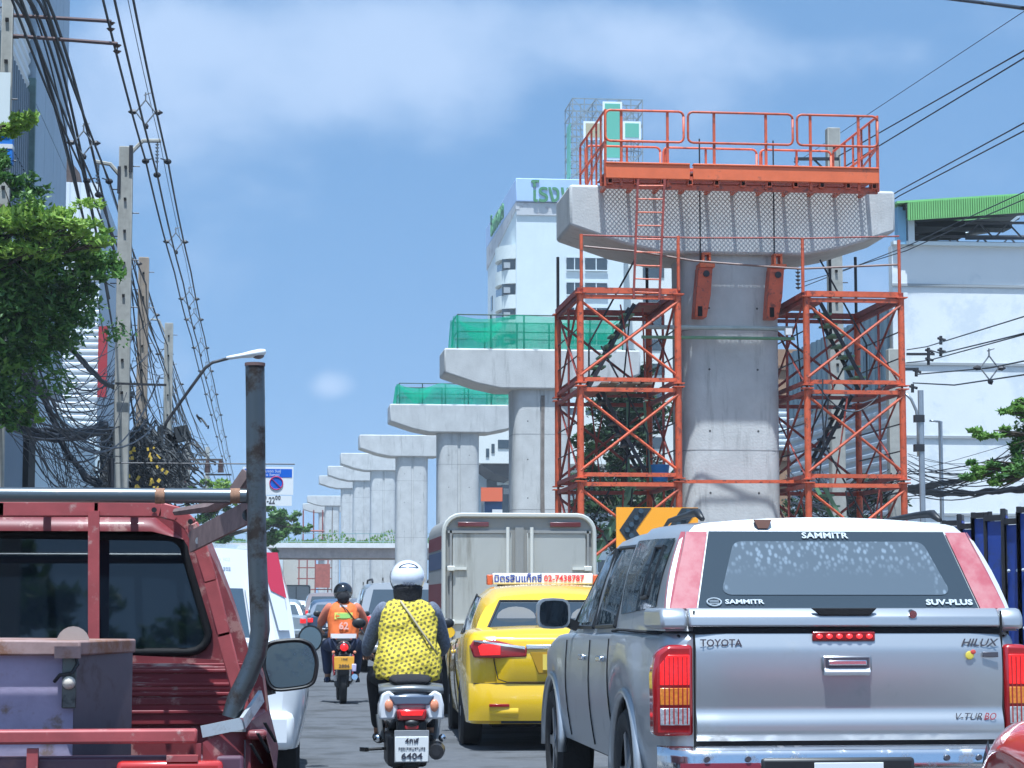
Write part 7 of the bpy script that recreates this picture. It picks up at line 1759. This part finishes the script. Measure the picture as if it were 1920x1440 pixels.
def mirrors_bars(t, y, z, w, m=black, glass=True):
    MB().tube([(-w, y - .06, z - .03), (-w * .5, y, z), (0, y + .03, z), (w * .5, y, z), (w, y - .06, z - .03)], .013, 8).build('handlebar', m, t, smooth=True)
    for sg in (-1, 1):
        MB().tube([(sg * w, y - .06, z - .03), (sg * (w - .1), y - .03, z - .02)], .02, 8).build('grip', rubber, t)
        MB().tube([(sg * (w - .08), y - .02, z), (sg * (w + .02), y + .02, z + .16)], .006, 6).build('mirror_stalk', steel_dark, t)
        o = MB().sphere((sg * (w + .03), y + .02, z + .2), (.055, .02, .04), 12, 8).build('mirror', black, t, smooth=True)
def scooter():
    t = thing('scooter', 'white automatic scooter with red tail lamp ridden by the person in yellow', 'scooter', (SX, SY - .02, 0))
    wh = mat('scooter_white', (.72, .73, .76), .2, coat=1); r = .27
    m = MB(); m.wheelring((0, .30, r), r, .105, r2=.17); w = m.build('wheel', rubber, t, smooth='auto'); MB().tube([(-.03, .3, r), (.03, .3, r)], .17, 20).build('rim', steel_dark, w)
    m = MB(); m.wheelring((0, 1.52, r), r, .09, r2=.17); w = m.build('wheel', rubber, t, smooth='auto'); MB().tube([(-.03, 1.52, r), (.03, 1.52, r)], .17, 20).build('rim', steel_dark, w)
    # rear body: tail section rings (narrow at the back)
    def ring(y, zc, w, h, n=20): return [(math.copysign(abs(math.cos(a)) ** .7, math.cos(a)) * w, y, zc + math.copysign(abs(math.sin(a)) ** .8, math.sin(a)) * h) for a in [2 * PI * i / n for i in range(n)]]
    MB().loft([ring(.0, .60, .09, .055), ring(.04, .60, .15, .085), ring(.14, .59, .20, .12), ring(.35, .56, .21, .15), ring(.6, .52, .20, .15), ring(.85, .42, .15, .12), ring(1.0, .34, .12, .05)]).build('tail_body', mat('scooter_silver', (.30, .32, .36), .2, coat=1, metal=.4), t, smooth=True)
    for sg in (-1, 1):
        m = MB(); pr = [(.10, .55), (.115, .645), (.165, .685), (.215, .66), (.235, .58), (.235, .475), (.12, .478)]
        m.prism([(sg * a, b) for a, b in pr], .0, .22, 'y'); m.build('tail_fairing', wh, t, bevel=.015)
        MB().sphere((sg * .165, -.004, .575), (.032, .02, .045), 12, 8).build('indicator', mat('indicator_orange', (.75, .28, .15), .2, coat=1), t, smooth=True)
        MB().tube([(sg * .2, .3, .32), (sg * .22, .32, .50)], .022, 8).build('shock', steel, t)
        MB().sphere((sg * .235, .14, .335), (.03, .025, .03), 8, 6).build('bolt_cap', chrome, t, smooth=True)
    MB().prism([(-.11, .55), (.11, .55), (.105, .47), (-.105, .47)], -.028, .05, 'y').build('tail_light', mat('lens_red', (.33, .012, .015)), t, bevel=.015)
    MB().prism([(-.085, .54), (.085, .54), (.075, .505), (-.075, .505)], -.034, -.0285, 'y').build('brake_lamp', mat('lens_lit', (1, .05, .03)), t, bevel=.004)
    MB().prism([(-.13, .575), (.13, .575), (.17, .65), (-.17, .65)], -.01, .1, 'y').build('tail_panel', mat('scooter_navy', (.10, .13, .19), .15, coat=1), t, bevel=.015)
    # grab rail
    m = MB(); m.loft([[(lerp(-.235, .235, u), yy + .05 * abs(2 * u - 1) ** 2, zz - .02 * abs(2 * u - 1) ** 2) for u in frange(0, 1, 14)] + [(lerp(.235, -.235, u), yy + .12, zz + .02 - .02 * abs(2 * u - 1) ** 2) for u in frange(0, 1, 14)] for yy, zz in ((.0, .675), (-.01, .70), (.02, .72), (.06, .725))]); m.build('grab_rail', mat('rail_grey', (.20, .21, .22), .3, metal=.5), t, smooth=True)
    rg = []
    for y, z, w, h in ((.05, .74, .12, .02), (.12, .76, .15, .035), (.4, .755, .16, .045), (.7, .73, .13, .045), (.85, .71, .08, .02)): rg.append(ring(y, z, w, h))
    MB().loft(rg).build('seat', blackcloth, t, smooth=True)
    m = MB(); m.bb((-.11, .0, .22), (.11, .04, .47)); m.bb((-.06, .02, .12), (.06, .06, .3)); m.build('mudguard', black, t, bevel=.02)
    MB().bb((-.05, -.02, .405), (.05, .02, .435)).build('reflector', mat('lens_red', (.33, .012, .015)), t, bevel=.006); MB().sphere((0, -.005, .45), (.06, .03, .03), 10, 6).build('plate_lamp', black, t, smooth=True)
    MB().bb((-.125, -.025, .17), (.125, -.02, .40)).build('plate_holder', mat('holder_grey', (.25, .26, .28), .5), t, bevel=.008)
    p = MB().bb((-.12, -.034, .175), (.12, -.026, .355)).build('number_plate', mat('plate_white', (.75, .76, .76)), t, bevel=.008)
    bt = mat('plate_text', (.04, .04, .06), .6)
    text('lettering', '4กฬ', bt, .05, (0, -.037, .325), p, sx=1.1, bold=.001); text('lettering', 'กรุงเทพมหานคร', bt, .030, (0, -.037, .272), p, sx=1.0); text('lettering', '6404', bt, .06, (0, -.037, .215), p, sx=1.3, bold=.001)
    MB().tube([(.18, .0, .24), (.19, .12, .25), (.19, .6, .24)], [.055, .065, .045], 14).build('exhaust', mat('exhaust_dark', (.06, .06, .065), .35, metal=.6), t, smooth='auto')
    MB().tube([(.18, -.003, .24), (.18, .0, .24)], .03, 10).build('exhaust_tip', steel_dark, t)
    MB().bb((-.16, .2, .12), (.13, .75, .36)).build('engine', mat('engine_grey', (.07, .07, .075), .45, metal=.4), t, bevel=.03)
    MB().tube([(-.14, .5, .24), (-.30, .46, .235)], .012, 6).build('footpeg', black, t); MB().bar((-.30, .44, .235), (-.34, .5, .235), .03).build('footpeg', black, t)
    MB().bb((-.18, .85, .26), (.18, 1.2, .31)).build('floorboard', black, t, bevel=.02)
    MB().loft([ring(1.22, .55, .17, .32), ring(1.3, .6, .2, .36), ring(1.38, .62, .12, .3)]).build('leg_shield', wh, t, smooth=True)
    mirrors_bars(t, 1.0, .96, .31)
scooter()

# ---- rider with the orange vest
OX, OY = 1.10, 29.7
orange_sl = mat('salmon_sleeve', (.55, .17, .10), .85, var=.2, vscale=14)
vest = mat('orange_vest', (.75, .16, .03), .8, var=.12, vscale=10, bump=.4, bscale=12)
t, rings = rider('rider in an orange vest and black helmet on the small motorcycle', (OX, OY, 0), 0, orange_sl, navy, (.31, .60, 1.02), (.29, .88, .94), 1.58,
    [(.80, .15, .13, .40), (.82, .19, .15, .40), (.9, .195, .15, .40), (1.02, .20, .145, .42), (1.15, .205, .14, .44), (1.24, .20, .13, .46), (1.30, .165, .10, .47), (1.335, .10, .07, .48), (1.36, .07, .05, .485)], kind=1)
v = MB().loft(rings).build('vest', vest, t, smooth=True)
def curved(x0, x1, z0, z1, m, name, par, y=.31, amp=.03):
    MB().grid(lambda u, v_: (lerp(x0, x1, u), y + .04 * (lerp(x0, x1, u) / .15) ** 2 * .6 + (lerp(z0, z1, v_) - 1.05) * .12, lerp(z0, z1, v_)), frange(0, 1, 6), frange(0, 1, 3)).build(name, m, par, smooth=True)
curved(-.12, .12, 1.11, 1.20, mat('badge_yellow', (.72, .68, .12), .6), 'vest_badge', v, y=.285); curved(-.09, .09, 1.125, 1.185, mat('badge_green', (.35, .62, .15), .6), 'vest_badge', v, y=.279)
curved(-.17, .17, .86, .92, mat('reflective_band', (.70, .66, .66), .5), 'reflective_band', v, y=.245)
text('vest_number', '62', mat('vest_white', (.78, .42, .34), .6), .13, (0, .250, 1.02), v, rot=(PI / 2 - .12, 0, 0), bold=.004)
curved(-.05, .05, 1.23, 1.30, mat('reflective_band', (.70, .66, .66)), 'collar_patch', v, y=.325)
MB().tube([(-.05, .37, 1.32), (.04, .30, 1.24), (.12, .30, 1.14), (.17, .33, 1.08)], .008, 5).build('bag_strap', black, t)
h = helmet(t, (0, .51, 1.475), .128, mat('helmet_black', (.01, .01, .012), .12, coat=1), k=1.0)
MB().sphere((0, .42, 1.40), (.085, .08, .09), 12, 8).build('balaclava', blackcloth, t, smooth=True)
def motorbike():
    t = thing('motorcycle', 'small red and black motorcycle with orange plate, ridden by the person in the orange vest', 'motorcycle', (OX, OY - .02, 0)); r = .28
    for y in (.32, 1.55):
        m = MB(); m.wheelring((0, y, r), r, .09, r2=.20); w = m.build('wheel', rubber, t, smooth='auto'); m = MB(); m.tube([(-.03, y, r), (.03, y, r)], .035, 12)
        for k in range(9): a = 2 * PI * k / 9; m.tube([(0, y, r), (0, y + .2 * math.cos(a), r + .2 * math.sin(a))], .006, 4)
        m.build('rim', steel, w)
    def ring(y, zc, w, h, n=16): return [(math.cos(a) * w, y, zc + math.sin(a) * h) for a in [2 * PI * i / n for i in range(n)]]
    MB().loft([ring(.0, .78, .04, .03), ring(.06, .77, .08, .06), ring(.3, .74, .11, .08), ring(.7, .66, .11, .1), ring(.95, .5, .06, .08)]).build('tail_body', mat('bike_dark', (.03, .02, .02), .25, coat=1), t, smooth=True)
    MB().sphere((0, .0, .745), (.055, .03, .05), 12, 8).build('tail_light', mat('lens_lit', (1, .05, .03)), t, smooth=True)
    MB().bb((-.10, .2, .80), (.10, .85, .86)).build('seat', blackcloth, t, bevel=.03)
    m = MB(); m.bb((-.07, .02, .38), (.07, .05, .66)); m.build('mudguard', black, t, bevel=.02)
    p = MB().bb((-.13, -.012, .455), (.13, .0, .625)).build('number_plate', mat('plate_orange', (.85, .42, .04), .5), t, bevel=.008)
    text('lettering', '1กฬ', mat('plate_text', (.04, .04, .06)), .05, (0, -.015, .59), p); text('lettering', '2886', mat('plate_text', (.04, .04, .06)), .06, (0, -.015, .50), p, sx=1.2)
    for sg in (-1, 1):
        MB().tube([(sg * .10, .34, .30), (sg * .11, .30, .62)], .024, 8).build('shock', chrome, t)
        MB().sphere((sg * .14, .03, .68), .022, 8, 6).build('indicator', mat('indicator_orange', (.75, .28, .15)), t)
        MB().bar((sg * .1, .75, .28), (sg * .24, .76, .28), .03).build('footpeg', black, t)
        m = MB(); m.prism([(sg * .13, .36), (sg * .15, .62), (sg * .12, .66), (sg * .11, .4)], .25, .5, 'y'); m.build('side_cover', mat('bike_red', (.40, .02, .03), .3, coat=1), t, bevel=.01)
    MB().tube([(.14, .02, .36), (.14, .3, .33), (.13, .8, .25)], [.04, .045, .025], 12).build('exhaust', chrome, t, smooth='auto')
    MB().bb((-.1, .6, .2), (.1, .95, .45)).build('engine', mat('engine_grey', (.07, .07, .075)), t, bevel=.03)
    MB().bb((.10, -.02, .43), (.16, .0, .53)).build('helmet_hook', mat('lilac_box', (.55, .5, .7), .5), t, bevel=.01)
    mirrors_bars(t, 1.02, .98, .30)
motorbike()
